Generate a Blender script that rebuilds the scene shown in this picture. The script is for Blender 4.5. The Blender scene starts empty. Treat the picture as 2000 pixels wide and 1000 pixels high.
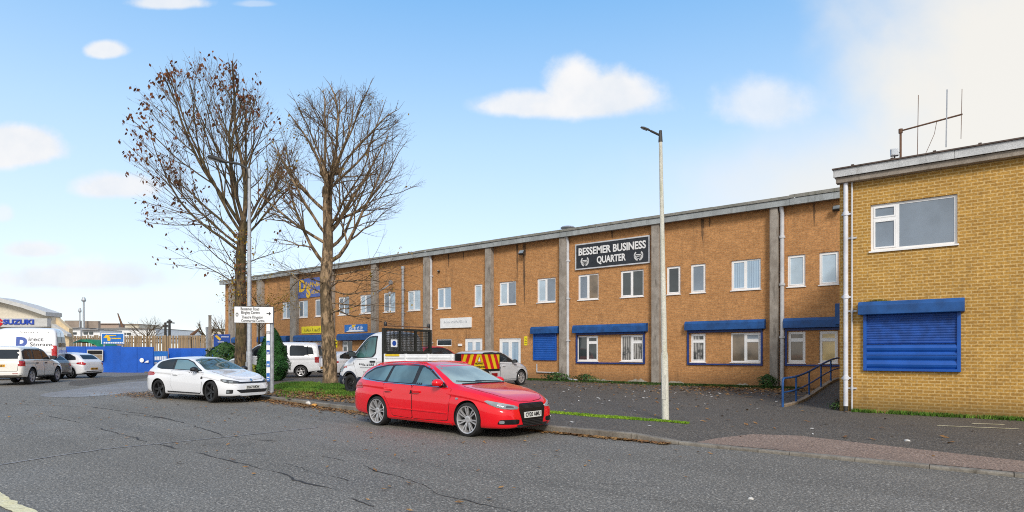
import bpy, bmesh, math, random
import numpy as np
from mathutils import Vector, Matrix, noise as mnoise
from mathutils.bvhtree import BVHTree
from mathutils.geometry import delaunay_2d_cdt
R = math.radians
random.seed(7)
scene = bpy.context.scene
col = scene.collection

# ------------------------------------------------------------------ camera
FPX, HOR = 1200.0, 690.0
TH = math.atan2(1520.0, FPX)
CT, ST = math.cos(TH), math.sin(TH)
EYE = 1.6
camd = bpy.data.cameras.new('camera')
cam = bpy.data.objects.new('camera', camd); col.objects.link(cam)
cam.location = (0, 0, EYE)
cam.rotation_euler = (R(90), 0, math.asin(CT))
camd.sensor_width = 36.0; camd.lens = 36.0 * FPX / 2000.0
camd.shift_y = (HOR - 500.0) / 2000.0
camd.clip_start = 0.1; camd.clip_end = 4000
scene.camera = cam

# ------------------------------------------------------------------ sky and sun
SUN_EL, SUN_AZ = R(34), math.atan2(-0.70, 0.72)   # direction towards the sun
sd = Vector((math.cos(SUN_EL) * math.cos(SUN_AZ), math.cos(SUN_EL) * math.sin(SUN_AZ), math.sin(SUN_EL)))
sunl = bpy.data.lights.new('sun', 'SUN'); sunl.energy = 1.2; sunl.angle = R(14); sunl.color = (1.0, 0.94, 0.85)
sun = bpy.data.objects.new('sun', sunl); col.objects.link(sun)
sun.rotation_euler = sd.to_track_quat('Z', 'Y').to_euler(); sun.location = (20, -20, 30)

world = bpy.data.worlds.new('World'); scene.world = world; world.use_nodes = True
SKY_STRENGTH = 0.15
EXPOSURE = 1.12
def build_sky():
    nt = world.node_tree; N = nt.nodes; L = nt.links; N.clear()
    def new(t, **k):
        n = N.new(t)
        for a, b in k.items(): setattr(n, a, b)
        return n
    def m(op, a, b=None, c=None, clamp=False):
        n = new('ShaderNodeMath', operation=op); n.use_clamp = clamp
        for i, v in enumerate((a, b, c)):
            if v is None: continue
            if isinstance(v, (int, float)): n.inputs[i].default_value = v
            else: L.new(v, n.inputs[i])
        return n.outputs[0]
    def ss(x, lo, hi):
        n = new('ShaderNodeMapRange', interpolation_type='SMOOTHSTEP'); L.new(x, n.inputs[0])
        n.inputs[1].default_value = lo; n.inputs[2].default_value = hi
        return n.outputs[0]
    def mix(f, a, b):
        n = new('ShaderNodeMix', data_type='RGBA')
        if isinstance(f, (int, float)): n.inputs[0].default_value = f
        else: L.new(f, n.inputs[0])
        for i, v in ((6, a), (7, b)):
            if isinstance(v, tuple): n.inputs[i].default_value = (*v, 1)
            else: L.new(v, n.inputs[i])
        return n.outputs[2]
    tc = new('ShaderNodeTexCoord'); d = tc.outputs['Generated']
    def dot(v):
        n = new('ShaderNodeVectorMath', operation='DOT_PRODUCT'); L.new(d, n.inputs[0]); n.inputs[1].default_value = v
        return n.outputs['Value']
    fwd, rgt, up = dot((-CT, ST, 0)), dot((ST, CT, 0)), dot((0, 0, 1))
    sky = new('ShaderNodeTexSky', sky_type='NISHITA'); sky.sun_disc = False
    sky.sun_elevation = SUN_EL; sky.sun_rotation = math.atan2(sd.x, sd.y)
    sky.air_density = 1.0; sky.dust_density = 0.6; sky.ozone_density = 2.0
    K = 2.0 ** -EXPOSURE / SKY_STRENGTH
    c = sky.outputs[0]
    hsv = new('ShaderNodeHueSaturation');  hsv.inputs['Saturation'].default_value = SKY_SAT; hsv.inputs['Value'].default_value = SKY_VAL
    L.new(c, hsv.inputs['Color']); c = hsv.outputs[0]
    # bright thin overcast in front of the clear sky: deeper blue overhead, milky towards the horizon
    cr = new('ShaderNodeValToRGB'); el = cr.color_ramp.elements
    for k, (pos_, q) in enumerate(((0.0, (226, 238, 248)), (.10, (222, 236, 249)), (.32, (181, 217, 247)), (.50, (124, 186, 240)), (.95, (70, 138, 215)))):
        e_ = el[k] if k < 2 else el.new(pos_); e_.position = pos_; e_.color = (*[((x / 255 + .055) / 1.055) ** 2.4 for x in q], 1)
    L.new(up, cr.inputs[0]); sc_ = new('ShaderNodeVectorMath', operation='SCALE'); L.new(cr.outputs[0], sc_.inputs[0]); sc_.inputs[3].default_value = K
    c = mix(0.78, c, sc_.outputs[0])
    # thin haze: whitens the low sky
    hz = m('POWER', m('SUBTRACT', 1.0, ss(up, -0.02, 0.52)), 1.3)
    c = mix(m('MULTIPLY', hz, HAZE_AMT), c, tuple(K * v for v in HAZE_COL))
    w = m('MAXIMUM', fwd, 0.05)
    u, v = m('DIVIDE', rgt, w), m('DIVIDE', up, w)
    comb = new('ShaderNodeCombineXYZ'); L.new(u, comb.inputs[0]); L.new(v, comb.inputs[1])
    def nz(scale, detail, rough=0.55, off=0.0):
        n = new('ShaderNodeTexNoise'); n.inputs['Scale'].default_value = scale
        n.inputs['Detail'].default_value = detail; n.inputs['Roughness'].default_value = rough
        a = new('ShaderNodeVectorMath', operation='ADD'); L.new(comb.outputs[0], a.inputs[0]); a.inputs[1].default_value = (off, off * 1.7, off)
        L.new(a.outputs[0], n.inputs['Vector']); return n.outputs['Fac']
    n1, n2, n3 = nz(8, 8, .6), nz(26, 6, .6, 3.1), nz(2.6, 6, .55, 7.7)
    nn = m('ADD', m('MULTIPLY', m('SUBTRACT', n1, 0.5), 1.0), m('MULTIPLY', m('SUBTRACT', n2, 0.5), 0.55))
    front = ss(fwd, 0.05, 0.25)
    def px(x, y): return (x - 1000) / FPX, (HOR - y) / FPX
    # cloud banks: centre (px), radii (px), edge softness, opacity, roughness of the outline
    C = [(1128, 184, 66, 68, .7, 1.0, .55), (1198, 190, 90, 58, .7, 1.0, .6), (1045, 207, 112, 32, .8, .95, .6), (1130, 210, 150, 32, .9, 1.0, .6),
         (960, 208, 30, 14, .7, .7, .5), (207, 100, 44, 20, .7, .95, .7), (330, 6, 74, 18, .8, .95, .7), (500, 8, 34, 7, 1.1, .35, .8),
         (30, 290, 98, 50, .55, 1.0, .5), (-40, 302, 110, 46, .6, 1.0, .4), (225, 368, 84, 28, .9, .95, .7), (60, 490, 64, 20, .9, .9, .8),
         (150, 545, 190, 34, 1.0, .9, .9), (1500, 208, 92, 54, 1.0, .7, .7), (5, 420, 22, 20, .9, .6, .6), (620, 620, 500, 40, 1.2, .5, .7)]
    mask = None
    for (cx, cy, rx, ry, soft, op, rg) in C:
        a, b = px(cx, cy)
        du = m('MULTIPLY', m('SUBTRACT', u, a), FPX / rx); dv = m('MULTIPLY', m('SUBTRACT', v, b), FPX / ry)
        # flat bases: below the centre the bank ends sooner
        dv = m('MULTIPLY', dv, m('ADD', 1.0, m('MULTIPLY', m('LESS_THAN', dv, 0.0), 0.45)))
        r = m('ADD', m('SQRT', m('ADD', m('MULTIPLY', du, du), m('MULTIPLY', dv, dv))), m('MULTIPLY', nn, rg * 1.5))
        k = m('MULTIPLY', m('SUBTRACT', 1.0, ss(r, 1.0 - soft * .5, 1.0 + soft * .35)), op)
        mask = k if mask is None else m('MAXIMUM', mask, k)
    mask = m('MULTIPLY', mask, front)
    grey = ss(m('ADD', m('MULTIPLY', n1, 0.7), m('MULTIPLY', n3, 0.5)), 0.42, 0.80)
    ccol = mix(m('MULTIPLY', grey, 0.75), tuple(K * q for q in (0.97, 0.965, 0.97)), tuple(K * q for q in (0.72, 0.80, 0.90)))
    # the wide cream veil over the right-hand sky
    a, b = px(2090, 150)
    du = m('MULTIPLY', m('SUBTRACT', u, a), FPX / 440); dv = m('MULTIPLY', m('SUBTRACT', v, b), FPX / 520)
    r = m('ADD', m('SQRT', m('ADD', m('MULTIPLY', du, du), m('MULTIPLY', dv, dv))), m('MULTIPLY', m('SUBTRACT', n3, 0.5), 1.1))
    veil = m('SUBTRACT', 1.0, ss(r, 0.52, 1.12))
    a, b = px(1900, 400)
    du = m('MULTIPLY', m('SUBTRACT', u, a), FPX / 760); dv = m('MULTIPLY', m('SUBTRACT', v, b), FPX / 190)
    r = m('ADD', m('SQRT', m('ADD', m('MULTIPLY', du, du), m('MULTIPLY', dv, dv))), m('MULTIPLY', m('SUBTRACT', n3, 0.5), 1.0))
    veil2 = m('SUBTRACT', 1.0, ss(r, 0.3, 1.15))
    veil = m('MULTIPLY', m('MAXIMUM', veil, m('MULTIPLY', veil2, .85)), m('MULTIPLY', front, 0.95))
    c = mix(veil, c, tuple(K * q for q in (0.93, 0.90, 0.84)))
    c = mix(mask, c, ccol)
    # white cloud added out of view behind the viewer to neutralise ambient light and reflections
    nb = new('ShaderNodeTexNoise'); nb.inputs['Scale'].default_value = 2.4; nb.inputs['Detail'].default_value = 6; L.new(d, nb.inputs['Vector'])
    back = m('MULTIPLY', m('SUBTRACT', 1.0, ss(fwd, -0.35, 0.30)), m('ADD', 0.55, m('MULTIPLY', ss(nb.outputs['Fac'], 0.40, 0.58), 0.45)))
    c = mix(back, c, tuple(K * q for q in (0.92, 0.90, 0.87)))
    bg = new('ShaderNodeBackground'); bg.inputs[1].default_value = SKY_STRENGTH
    L.new(c, bg.inputs[0]); out = new('ShaderNodeOutputWorld'); L.new(bg.outputs[0], out.inputs[0])
SKY_SAT, SKY_VAL, HAZE_AMT, HAZE_COL = 1.0, 1.0, 0.25, (0.82, 0.90, 0.985)
build_sky()

vs = scene.view_settings
scene.display_settings.display_device = 'sRGB'
vs.view_transform = 'Standard'; vs.look = 'None'; vs.exposure = EXPOSURE; vs.gamma = 1.0; vs.use_curve_mapping = False
scene.render.engine = 'CYCLES'
scene.cycles.use_denoising = False
scene.cycles.filter_width = 1.05
scene.cycles.sample_clamp_indirect = 4.0
scene.cycles.max_bounces = 6

# ------------------------------------------------------------------ calibration helpers (photo pixel -> point in the world)
def ray(px, py):
    a, b = (px - 1000) / FPX, (HOR - py) / FPX
    return Vector((a * ST - CT, a * CT + ST, b))
def atz(px, py, z=0.0):
    d = ray(px, py); return Vector((0, 0, EYE)) + d * ((z - EYE) / d.z)
def aty(px, py, y):
    d = ray(px, py); return Vector((0, 0, EYE)) + d * (y / d.y)
def atZ(px, py, Z):
    return Vector((0, 0, EYE)) + ray(px, py) * Z
def sst(x, a, b):
    t = min(1, max(0, (x - a) / (b - a))); return t * t * (3 - 2 * t)

# ------------------------------------------------------------------ heights
KERB_Y = 10.25
def kerb_y(x):
    return KERB_Y + 0.75 * sst(-x, 9, 20) 
def h_road(x, y):
    return 0.20 * sst(-x, 12, 30)
def h_fore(x, y):
    d = sst(x, -5.4, -4.2)
    kerb = 0.12 * (1 - d) + 0.035 * d
    far = 0.14 + 0.07 * sst(y, 13, 25)
    t = sst(y, kerb_y(x) - .2, kerb_y(x) + 2.6)
    base = kerb * (1 - t) + far * t
    k = sst(-x, 14, 30)
    return base * (1 - k) + 0.265 * k
def on_fore(px, py, it=8):
    z = 0.15
    for _ in range(it):
        p = atz(px, py, z); z = h_fore(p.x, p.y)
    return p
def on_road(px, py, it=8):
    z = 0.0
    for _ in range(it):
        p = atz(px, py, z); z = h_road(p.x, p.y)
    return p

# ------------------------------------------------------------------ tagging
def tag(o, label=None, cat=None, group=None, kind=None):
    if label: o['label'] = label
    if cat: o['category'] = cat
    if group: o['group'] = group
    if kind: o['kind'] = kind
    return o
def empty(name, loc, rz=0.0, label=None, cat=None, group=None):
    o = bpy.data.objects.new(name, None); col.objects.link(o)
    o.location = loc; o.rotation_euler = (0, 0, rz); o.empty_display_size = 0.3
    return tag(o, label, cat, group)
def rooted(o):
    v = Vector((0, 0, 0))
    while o is not None:
        v += Vector(o.location); o = o.parent
    return v
def copy_tree(o, parent=None):
    c = o.copy(); col.objects.link(c); c.parent = parent
    for ch in list(o.children): copy_tree(ch, c)
    return c

# ------------------------------------------------------------------ mesh builder
class MB:
    def __init__(s): s.v = []; s.f = []; s.m = []
    def add(s, vs_, fs_, mi=0):
        n = len(s.v); s.v += [tuple(p) for p in vs_]
        for f in fs_: s.f.append([n + i for i in f]); s.m.append(mi)
        return s
    def box(s, lo, hi, mi=0, M=None):
        x0, y0, z0 = lo; x1, y1, z1 = hi
        p = [Vector(q) for q in ((x0, y0, z0), (x1, y0, z0), (x1, y1, z0), (x0, y1, z0), (x0, y0, z1), (x1, y0, z1), (x1, y1, z1), (x0, y1, z1))]
        if M is not None: p = [M @ q for q in p]
        return s.add(p, [(0, 3, 2, 1), (4, 5, 6, 7), (0, 1, 5, 4), (1, 2, 6, 5), (2, 3, 7, 6), (3, 0, 4, 7)], mi)
    def bar(s, a, b, w, d, mi=0, upv=(0, 0, 1)):
        a, b = Vector(a), Vector(b); t = (b - a); L_ = t.length; t.normalize()
        u = Vector(upv); x = t.cross(u)
        if x.length < 1e-4: x = t.cross(Vector((1, 0, 0)))
        x.normalize(); y = x.cross(t)
        M = Matrix((x, t, y)).transposed().to_4x4(); M.translation = a
        return s.box((-w / 2, 0, -d / 2), (w / 2, L_, d / 2), mi, M)
    def tube(s, path, rad, n=8, mi=0, cap=True):
        path = [Vector(p) for p in path]
        if not hasattr(rad, '__len__'): rad = [rad] * len(path)
        rings = []; x = None
        for i, p in enumerate(path):
            t = path[min(i + 1, len(path) - 1)] - path[max(i - 1, 0)]
            if t.length < 1e-9: t = Vector((0, 0, 1))
            t.normalize()
            if x is None:
                x = t.cross(Vector((0.31, 0.17, 0.93)))
                if x.length < 1e-3: x = t.cross(Vector((1, 0, 0)))
            else: x = x - t * x.dot(t)
            x.normalize(); y = t.cross(x)
            rings.append([p + (x * math.cos(2 * math.pi * k / n) + y * math.sin(2 * math.pi * k / n)) * rad[i] for k in range(n)])
        vs_ = [q for r_ in rings for q in r_]; fs_ = []
        for i in range(len(path) - 1):
            for k in range(n):
                k2 = (k + 1) % n
                fs_.append((i * n + k, i * n + k2, (i + 1) * n + k2, (i + 1) * n + k))
        if cap:
            fs_.append(tuple(range(n - 1, -1, -1))); fs_.append(tuple((len(path) - 1) * n + k for k in range(n)))
        return s.add(vs_, fs_, mi)
    def lathe(s, prof, n=24, mi=0, M=None, closed=False, cap=True):
        """prof: list of (radius, height) turned round the local Z axis"""
        vs_, fs_ = [], []
        for (r_, h) in prof:
            for k in range(n):
                a = 2 * math.pi * k / n; q = Vector((r_ * math.cos(a), r_ * math.sin(a), h))
                vs_.append(M @ q if M is not None else q)
        m_ = len(prof)
        for i in range(m_ if closed else m_ - 1):
            for k in range(n):
                k2 = (k + 1) % n; j = (i + 1) % m_
                fs_.append((i * n + k, i * n + k2, j * n + k2, j * n + k))
        if not closed and cap:
            if prof[0][0] > 1e-5: fs_.append(tuple(range(n - 1, -1, -1)))
            if prof[-1][0] > 1e-5: fs_.append(tuple((m_ - 1) * n + k for k in range(n)))
        return s.add(vs_, fs_, mi)
    def prism(s, poly, fn, d0, d1, mi=0):
        """poly: 2-D outline; fn(a, b, d) -> point; swept from depth d0 to d1"""
        n = len(poly)
        vs_ = [fn(a, b, d0) for a, b in poly] + [fn(a, b, d1) for a, b in poly]
        fs_ = [tuple(range(n)), tuple(range(2 * n - 1, n - 1, -1))]
        for i in range(n):
            j = (i + 1) % n; fs_.append((j, i, n + i, n + j))
        return s.add(vs_, fs_, mi)
    def grid(s, P, mi=0):
        """P[i][j] points"""
        a, b = len(P), len(P[0]); vs_ = [q for row in P for q in row]
        return s.add(vs_, [(i * b + j, (i + 1) * b + j, (i + 1) * b + j + 1, i * b + j + 1) for i in range(a - 1) for j in range(b - 1)], mi)
    def build(s, name, mats, parent=None, smooth=None, world=True, bevel=0.0, recalc=True, origin=None):
        if not isinstance(mats, (list, tuple)): mats = [mats]
        me = bpy.data.meshes.new(name)
        V = np.array([tuple(p) for p in s.v], dtype=float).reshape(-1, 3)
        loc = (0, 0, 0)
        if parent is not None and world: V = V - np.array(rooted(parent))
        elif parent is None:
            loc = origin if origin is not None else ((V[:, 0].min() + V[:, 0].max()) / 2, (V[:, 1].min() + V[:, 1].max()) / 2, V[:, 2].min())
            V = V - np.array(loc)
        me.from_pydata(V.tolist(), [], s.f)
        me.polygons.foreach_set('material_index', s.m)
        for mt in mats: me.materials.append(mt)
        me.update(); me.validate()
        if recalc or bevel > 0:
            bm = bmesh.new(); bm.from_mesh(me)
            if recalc: bmesh.ops.recalc_face_normals(bm, faces=bm.faces)
            if bevel > 0:
                es = [e for e in bm.edges if len(e.link_faces) == 2 and e.calc_face_angle(0) > 0.6]
                bmesh.ops.bevel(bm, geom=es, offset=bevel, segments=2, profile=0.6, affect='EDGES', clamp_overlap=True)
            bm.to_mesh(me); bm.free()
        if smooth is not None:
            me.polygons.foreach_set('use_smooth', [True] * len(me.polygons)); me.set_sharp_from_angle(angle=R(smooth))
        o = bpy.data.objects.new(name, me); col.objects.link(o); o.location = loc
        if parent is not None: o.parent = parent
        return o

_txt = {}
def text_mb(txt, size, M, depth=0.01, mi=0, mb=None, bold=0.0, width=None, spacing=1.0, shear=0.0):
    """lettering as a mesh: local X along the line, Y up the letters, Z out of the face; centred on M"""
    cu = bpy.data.curves.new('lettering', 'FONT'); cu.body = txt; cu.size = size; cu.extrude = depth / 2
    cu.align_x = 'CENTER'; cu.align_y = 'CENTER'; cu.offset = bold; cu.space_character = spacing; cu.resolution_u = 3; cu.shear = shear
    ob = bpy.data.objects.new('lettering', cu); col.objects.link(ob)
    dg = bpy.context.evaluated_depsgraph_get(); me = bpy.data.meshes.new_from_object(ob.evaluated_get(dg))
    vs_ = [v.co.copy() for v in me.vertices]; fs_ = [tuple(p.vertices) for p in me.polygons]
    bpy.data.objects.remove(ob); bpy.data.curves.remove(cu); bpy.data.meshes.remove(me)
    if width and vs_:
        w = max(v.x for v in vs_) - min(v.x for v in vs_)
        for v in vs_: v.x *= width / w
    mb = mb or MB(); mb.add([M @ v for v in vs_], fs_, mi); return mb
def face_M(p, xdir, updir=(0, 0, 1)):
    x = Vector(xdir).normalized(); u = Vector(updir).normalized(); n = x.cross(u)
    M = Matrix((x, u, n)).transposed().to_4x4(); M.translation = Vector(p); return M

# ------------------------------------------------------------------ materials
def srgb(r, g, b):
    f = lambda c: (c / 255 / 12.92) if c <= 10 else ((c / 255 + .055) / 1.055) ** 2.4
    return (f(r), f(g), f(b))
class Mat:
    def __init__(s, name):
        s.m = bpy.data.materials.new(name); s.m.use_nodes = True
        s.nt = s.m.node_tree; s.N = s.nt.nodes; s.L = s.nt.links; s.b = s.N['Principled BSDF']
    def new(s, t, **k):
        n = s.N.new(t)
        for a, b in k.items(): setattr(n, a, b)
        return n
    def set(s, n, i, v):
        if isinstance(v, (int, float)): n.inputs[i].default_value = v
        elif isinstance(v, tuple): n.inputs[i].default_value = (*v, 1) if len(v) == 3 and n.inputs[i].type == 'RGBA' else v
        else: s.L.new(v, n.inputs[i])
    def math(s, op, a, b=None, c=None, clamp=False):
        n = s.new('ShaderNodeMath', operation=op); n.use_clamp = clamp
        for i, v in enumerate((a, b, c)):
            if v is not None: s.set(n, i, v)
        return n.outputs[0]
    def pos(s, scale=(1, 1, 1), obj=False):
        if obj: o = s.new('ShaderNodeTexCoord').outputs['Object']
        else: o = s.new('ShaderNodeNewGeometry').outputs['Position']
        mp = s.new('ShaderNodeMapping'); mp.inputs['Scale'].default_value = scale; s.L.new(o, mp.inputs[0]); return mp.outputs[0]
    def noise(s, vec, scale, detail=4, rough=.55, dist=0.0):
        n = s.new('ShaderNodeTexNoise'); s.L.new(vec, n.inputs['Vector'])
        n.inputs['Scale'].default_value = scale; n.inputs['Detail'].default_value = detail; n.inputs['Roughness'].default_value = rough
        n.inputs['Distortion'].default_value = dist
        return n.outputs['Fac']
    def ramp(s, f, lo, hi, a=0.0, b=1.0):
        n = s.new('ShaderNodeMapRange', interpolation_type='SMOOTHSTEP'); s.L.new(f, n.inputs[0])
        n.inputs[1].default_value = lo; n.inputs[2].default_value = hi; n.inputs[3].default_value = a; n.inputs[4].default_value = b
        return n.outputs[0]
    def mix(s, f, a, b, mode='MIX'):
        n = s.new('ShaderNodeMix', data_type='RGBA', blend_type=mode); s.set(n, 0, f); s.set(n, 6, a); s.set(n, 7, b); return n.outputs[2]
    def out(s, colr=None, rough=None, metal=None, bump=None, bstr=.3, bdist=.01, **k):
        if colr is not None: s.set(s.b, 'Base Color', colr)
        if rough is not None: s.set(s.b, 'Roughness', rough)
        if metal is not None: s.set(s.b, 'Metallic', metal)
        if bump is not None:
            n = s.new('ShaderNodeBump'); n.inputs['Strength'].default_value = bstr; n.inputs['Distance'].default_value = bdist
            s.L.new(bump, n.inputs['Height']); s.L.new(n.outputs[0], s.b.inputs['Normal'])
        for a, v in k.items(): s.set(s.b, a.replace('_', ' '), v)
        return s.m
def plain(name, c, rough=.5, metal=0.0, var=.12, scale=6.0, obj=True, coat=0.0, bump=0.0, **k):
    """one colour with slight uneven wear"""
    M = Mat(name); n = M.noise(M.pos(obj=obj), scale, 5)
    cc = M.mix(M.ramp(n, .3, .7), tuple(v * (1 - var) for v in c), tuple(min(1, v * (1 + var)) for v in c))
    return M.out(cc, M.ramp(n, .2, .8, rough * .85, min(1, rough * 1.15)), metal, bump=(n if bump else None), bstr=bump, Coat_Weight=coat, Coat_Roughness=.04, **k)
# ------------------------------------------------------------------ the materials of the place
def mk_asphalt(name, dark, light, patch, speck=.5, wet=.0, stain=.35, rough=.78, lanes=0.0):
    M = Mat(name); P = M.pos()
    big = M.noise(P, .22, 4, .6); med = M.noise(P, 1.3, 5, .6); fine = M.noise(P, 33, 5, .8); grit = M.noise(P, 95, 2, .6)
    c = M.mix(M.ramp(big, .3, .7), dark, light)
    c = M.mix(M.math('MULTIPLY', M.ramp(med, .48, .78), stain), c, patch)
    if lanes:
        ln = M.noise(M.pos((.045, .75, 1)), 1.0, 4, .55); oil = M.noise(P, .8, 3, .5)
        c = M.mix(M.math('MULTIPLY', M.ramp(ln, .44, .62), lanes), c, tuple(q * .70 for q in dark))
        c = M.mix(M.math('MULTIPLY', M.ramp(oil, .64, .78), .45), c, tuple(q * .55 for q in dark))
        c = M.mix(M.math('MULTIPLY', M.ramp(M.noise(P, .35, 3), .55, .75), .35), c, (.25, .24, .235))
    v = M.new('ShaderNodeTexVoronoi'); M.L.new(P, v.inputs['Vector']); v.inputs['Scale'].default_value = 62
    st = M.ramp(v.outputs['Color'], .62, .95)
    c = M.mix(M.math('MULTIPLY', st, speck), c, tuple(min(1, q * 2.8) for q in light))
    g = M.math('ADD', M.math('MULTIPLY', fine, .6), M.math('MULTIPLY', grit, .4))
    c = M.mix(M.ramp(g, .36, .66), tuple(q * .30 for q in dark), c, 'MIX')
    c = M.mix(1.0, c, M.mix(M.ramp(fine, .3, .7), (.70, .70, .70), (1.2, 1.2, 1.2)), 'MULTIPLY')
    rg = M.math('SUBTRACT', rough, M.math('MULTIPLY', M.ramp(big, .45, .65), wet))
    return M.out(c, rg, bump=g, bstr=.55, bdist=.012, Specular_IOR_Level=.4)
M_road = mk_asphalt('road_asphalt', (.250, .228, .192), (.318, .292, .250), (.37, .33, .275), speck=.75, wet=.10, lanes=.55)
M_fore = mk_asphalt('forecourt_tarmac', (.130, .113, .092), (.182, .160, .134), (.235, .19, .145), speck=.8, stain=.6, rough=.85)
M_cross = mk_asphalt('crossing_concrete', (.37, .255, .195), (.46, .335, .265), (.27, .215, .175), speck=.2, stain=.6, rough=.85)
M_apron = mk_asphalt('apron_concrete', (.36, .345, .34), (.46, .44, .43), (.25, .215, .19), speck=.2, stain=.8, wet=.25, rough=.7)
def mk_conc(name, a, b, stain, sc=2.0, str_=.6, obj=False):
    M = Mat(name); P = M.pos(obj=obj); n = M.noise(P, sc, 6, .62); n2 = M.noise(M.pos((1, 1, .22), obj=obj), 5.5, 5, .6); f = M.noise(P, 38, 4, .7)
    c = M.mix(M.ramp(n, .3, .7), a, b); c = M.mix(M.math('MULTIPLY', M.ramp(n2, .5, .75), str_), c, stain)
    c = M.mix(1.0, c, M.mix(M.ramp(f, .3, .7), (.75, .75, .75), (1.15, 1.15, 1.15)), 'MULTIPLY')
    return M.out(c, .88, bump=f, bstr=.4, bdist=.008)
M_pier = mk_conc('pier_concrete', (.27, .235, .20), (.40, .36, .315), (.10, .082, .066), 2.4, .75)
M_kerb = mk_conc('kerb_stone', (.17, .15, .125), (.27, .245, .205), (.075, .06, .04), 2.0, .8)
M_plinth = mk_conc('plinth_render', (.30, .22, .15), (.38, .29, .20), (.12, .10, .06), 3.0, .6)
def mk_brick(name, c1, c2, mortar, dirt, bw=.225, bh=.075, msize=.011, dirt_amt=.5, moss=0.0, mort_amt=1.0, damp=0.0):
    M = Mat(name); g = M.new('ShaderNodeNewGeometry'); sp = M.new('ShaderNodeSeparateXYZ'); M.L.new(g.outputs['Position'], sp.inputs[0])
    cb = M.new('ShaderNodeCombineXYZ'); M.L.new(M.math('ADD', sp.outputs[0], sp.outputs[1]), cb.inputs[0]); M.L.new(sp.outputs[2], cb.inputs[1])
    br = M.new('ShaderNodeTexBrick'); M.L.new(cb.outputs[0], br.inputs['Vector'])
    br.inputs['Color1'].default_value = (*c1, 1); br.inputs['Color2'].default_value = (*c2, 1); br.inputs['Mortar'].default_value = (*mortar, 1)
    br.inputs['Scale'].default_value = 1.0; br.inputs['Brick Width'].default_value = bw; br.inputs['Row Height'].default_value = bh
    br.inputs['Mortar Size'].default_value = msize; br.inputs['Mortar Smooth'].default_value = .25; br.inputs['Bias'].default_value = 0.0
    P = M.pos(); big = M.noise(P, .55, 5, .6); med = M.noise(P, 3.2, 5, .65); fine = M.noise(P, 20, 4, .75)
    st = M.noise(M.pos((1, 1, .10)), 2.6, 5, .62)
    c = br.outputs['Color']
    c = M.mix(1.0, c, M.mix(M.ramp(med, .28, .72), (.90, .89, .88), (1.08, 1.08, 1.08)), 'MULTIPLY')
    c = M.mix(1.0, c, M.mix(M.ramp(fine, .3, .7), (.70, .69, .68), (1.25, 1.25, 1.25)), 'MULTIPLY')
    c = M.mix(M.math('MULTIPLY', M.math('MULTIPLY', M.ramp(st, .53, .76), M.ramp(big, .42, .62)), dirt_amt), c, dirt)
    lo = M.math('MULTIPLY', M.ramp(M.math('ADD', sp.outputs[2], M.math('MULTIPLY', med, -.9)), .45, -.35), .55)
    c = M.mix(lo, c, dirt)
    if moss: c = M.mix(M.math('MULTIPLY', M.ramp(M.math('ADD', sp.outputs[2], M.math('MULTIPLY', big, -.7)), .25, -.25), moss), c, (.05, .06, .02))
    return M.out(c, .9, bump=br.outputs['Fac'], bstr=-.35, bdist=.006)
M_brick = mk_brick('orange_brick', (.56, .276, .102), (.45, .210, .074), (.46, .26, .12), (.13, .075, .04), dirt_amt=.62)
M_brick2 = mk_brick('yellow_stock_brick', (.50, .278, .056), (.41, .218, .042), (.60, .41, .17), (.17, .10, .035), msize=.013, dirt_amt=.5, moss=.35)
M_fascia = mk_conc('grey_metal_fascia', (.30, .325, .335), (.42, .45, .46), (.16, .165, .15), 1.2, .5)
M_roof = mk_conc('mossy_roof_sheet', (.20, .20, .18), (.30, .29, .26), (.11, .12, .07), 1.5, .7)
M_fascia2 = mk_conc('white_timber_fascia', (.52, .53, .54), (.66, .67, .68), (.30, .29, .27), 2.2, .6)
M_soffit = mk_conc('weathered_soffit', (.26, .22, .18), (.36, .31, .26), (.15, .12, .09), 2.4, .6)
M_roofedge = plain('rusty_roof_edge', (.10, .072, .06), .8, var=.4)
M_white = plain('white_upvc', (.88, .88, .885), .35, var=.05, scale=2)
M_pipe = plain('pale_grey_pipe', (.56, .57, .60), .45, var=.14, scale=3)
M_pipew = plain('white_pipe', (.70, .71, .76), .4, var=.10, scale=3)
M_blue = plain('blue_paint', (.008, .072, .25), .5, var=.25, scale=3)
M_blue2 = plain('bright_blue_shutter', (.008, .088, .40), .42, var=.12, scale=2)
M_navy = plain('navy_frame', (.012, .040, .20), .5, var=.2)
def mk_glass(name, c, rough=.04, var=.25, spec=.8):
    M = Mat(name); n = M.noise(M.pos(), 1.1, 3); cc = M.mix(M.ramp(n, .35, .65), tuple(q * (1 - var) for q in c), tuple(q * (1 + var) for q in c))
    n2 = M.noise(M.pos(), .9, 2)
    return M.out(cc, rough, bump=n2, bstr=.05, bdist=.05, Specular_IOR_Level=spec, IOR=1.55)
M_gdark = mk_glass('dark_window_glass', (.030, .040, .042), .03, .4, .9)
M_gblue = mk_glass('pale_blind_sky_glass', (.46, .58, .68), .08, .12, .8)  # pale blind, its colour lifted to stand in for reflected sky
M_ggrey = mk_glass('grey_sky_glass', (.20, .245, .30), .12, .12, .7)  # grey base colour raised in place of sky reflected in the panes
M_gbrown = mk_glass('room_behind_glass', (.15, .11, .07), .05, .5, .9)
M_gyellow = mk_glass('lit_room_behind_glass', (.80, .58, .22), .08, .3, .8)
M_blind = plain('vertical_blind', (.50, .60, .70), .7, var=.1)
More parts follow.
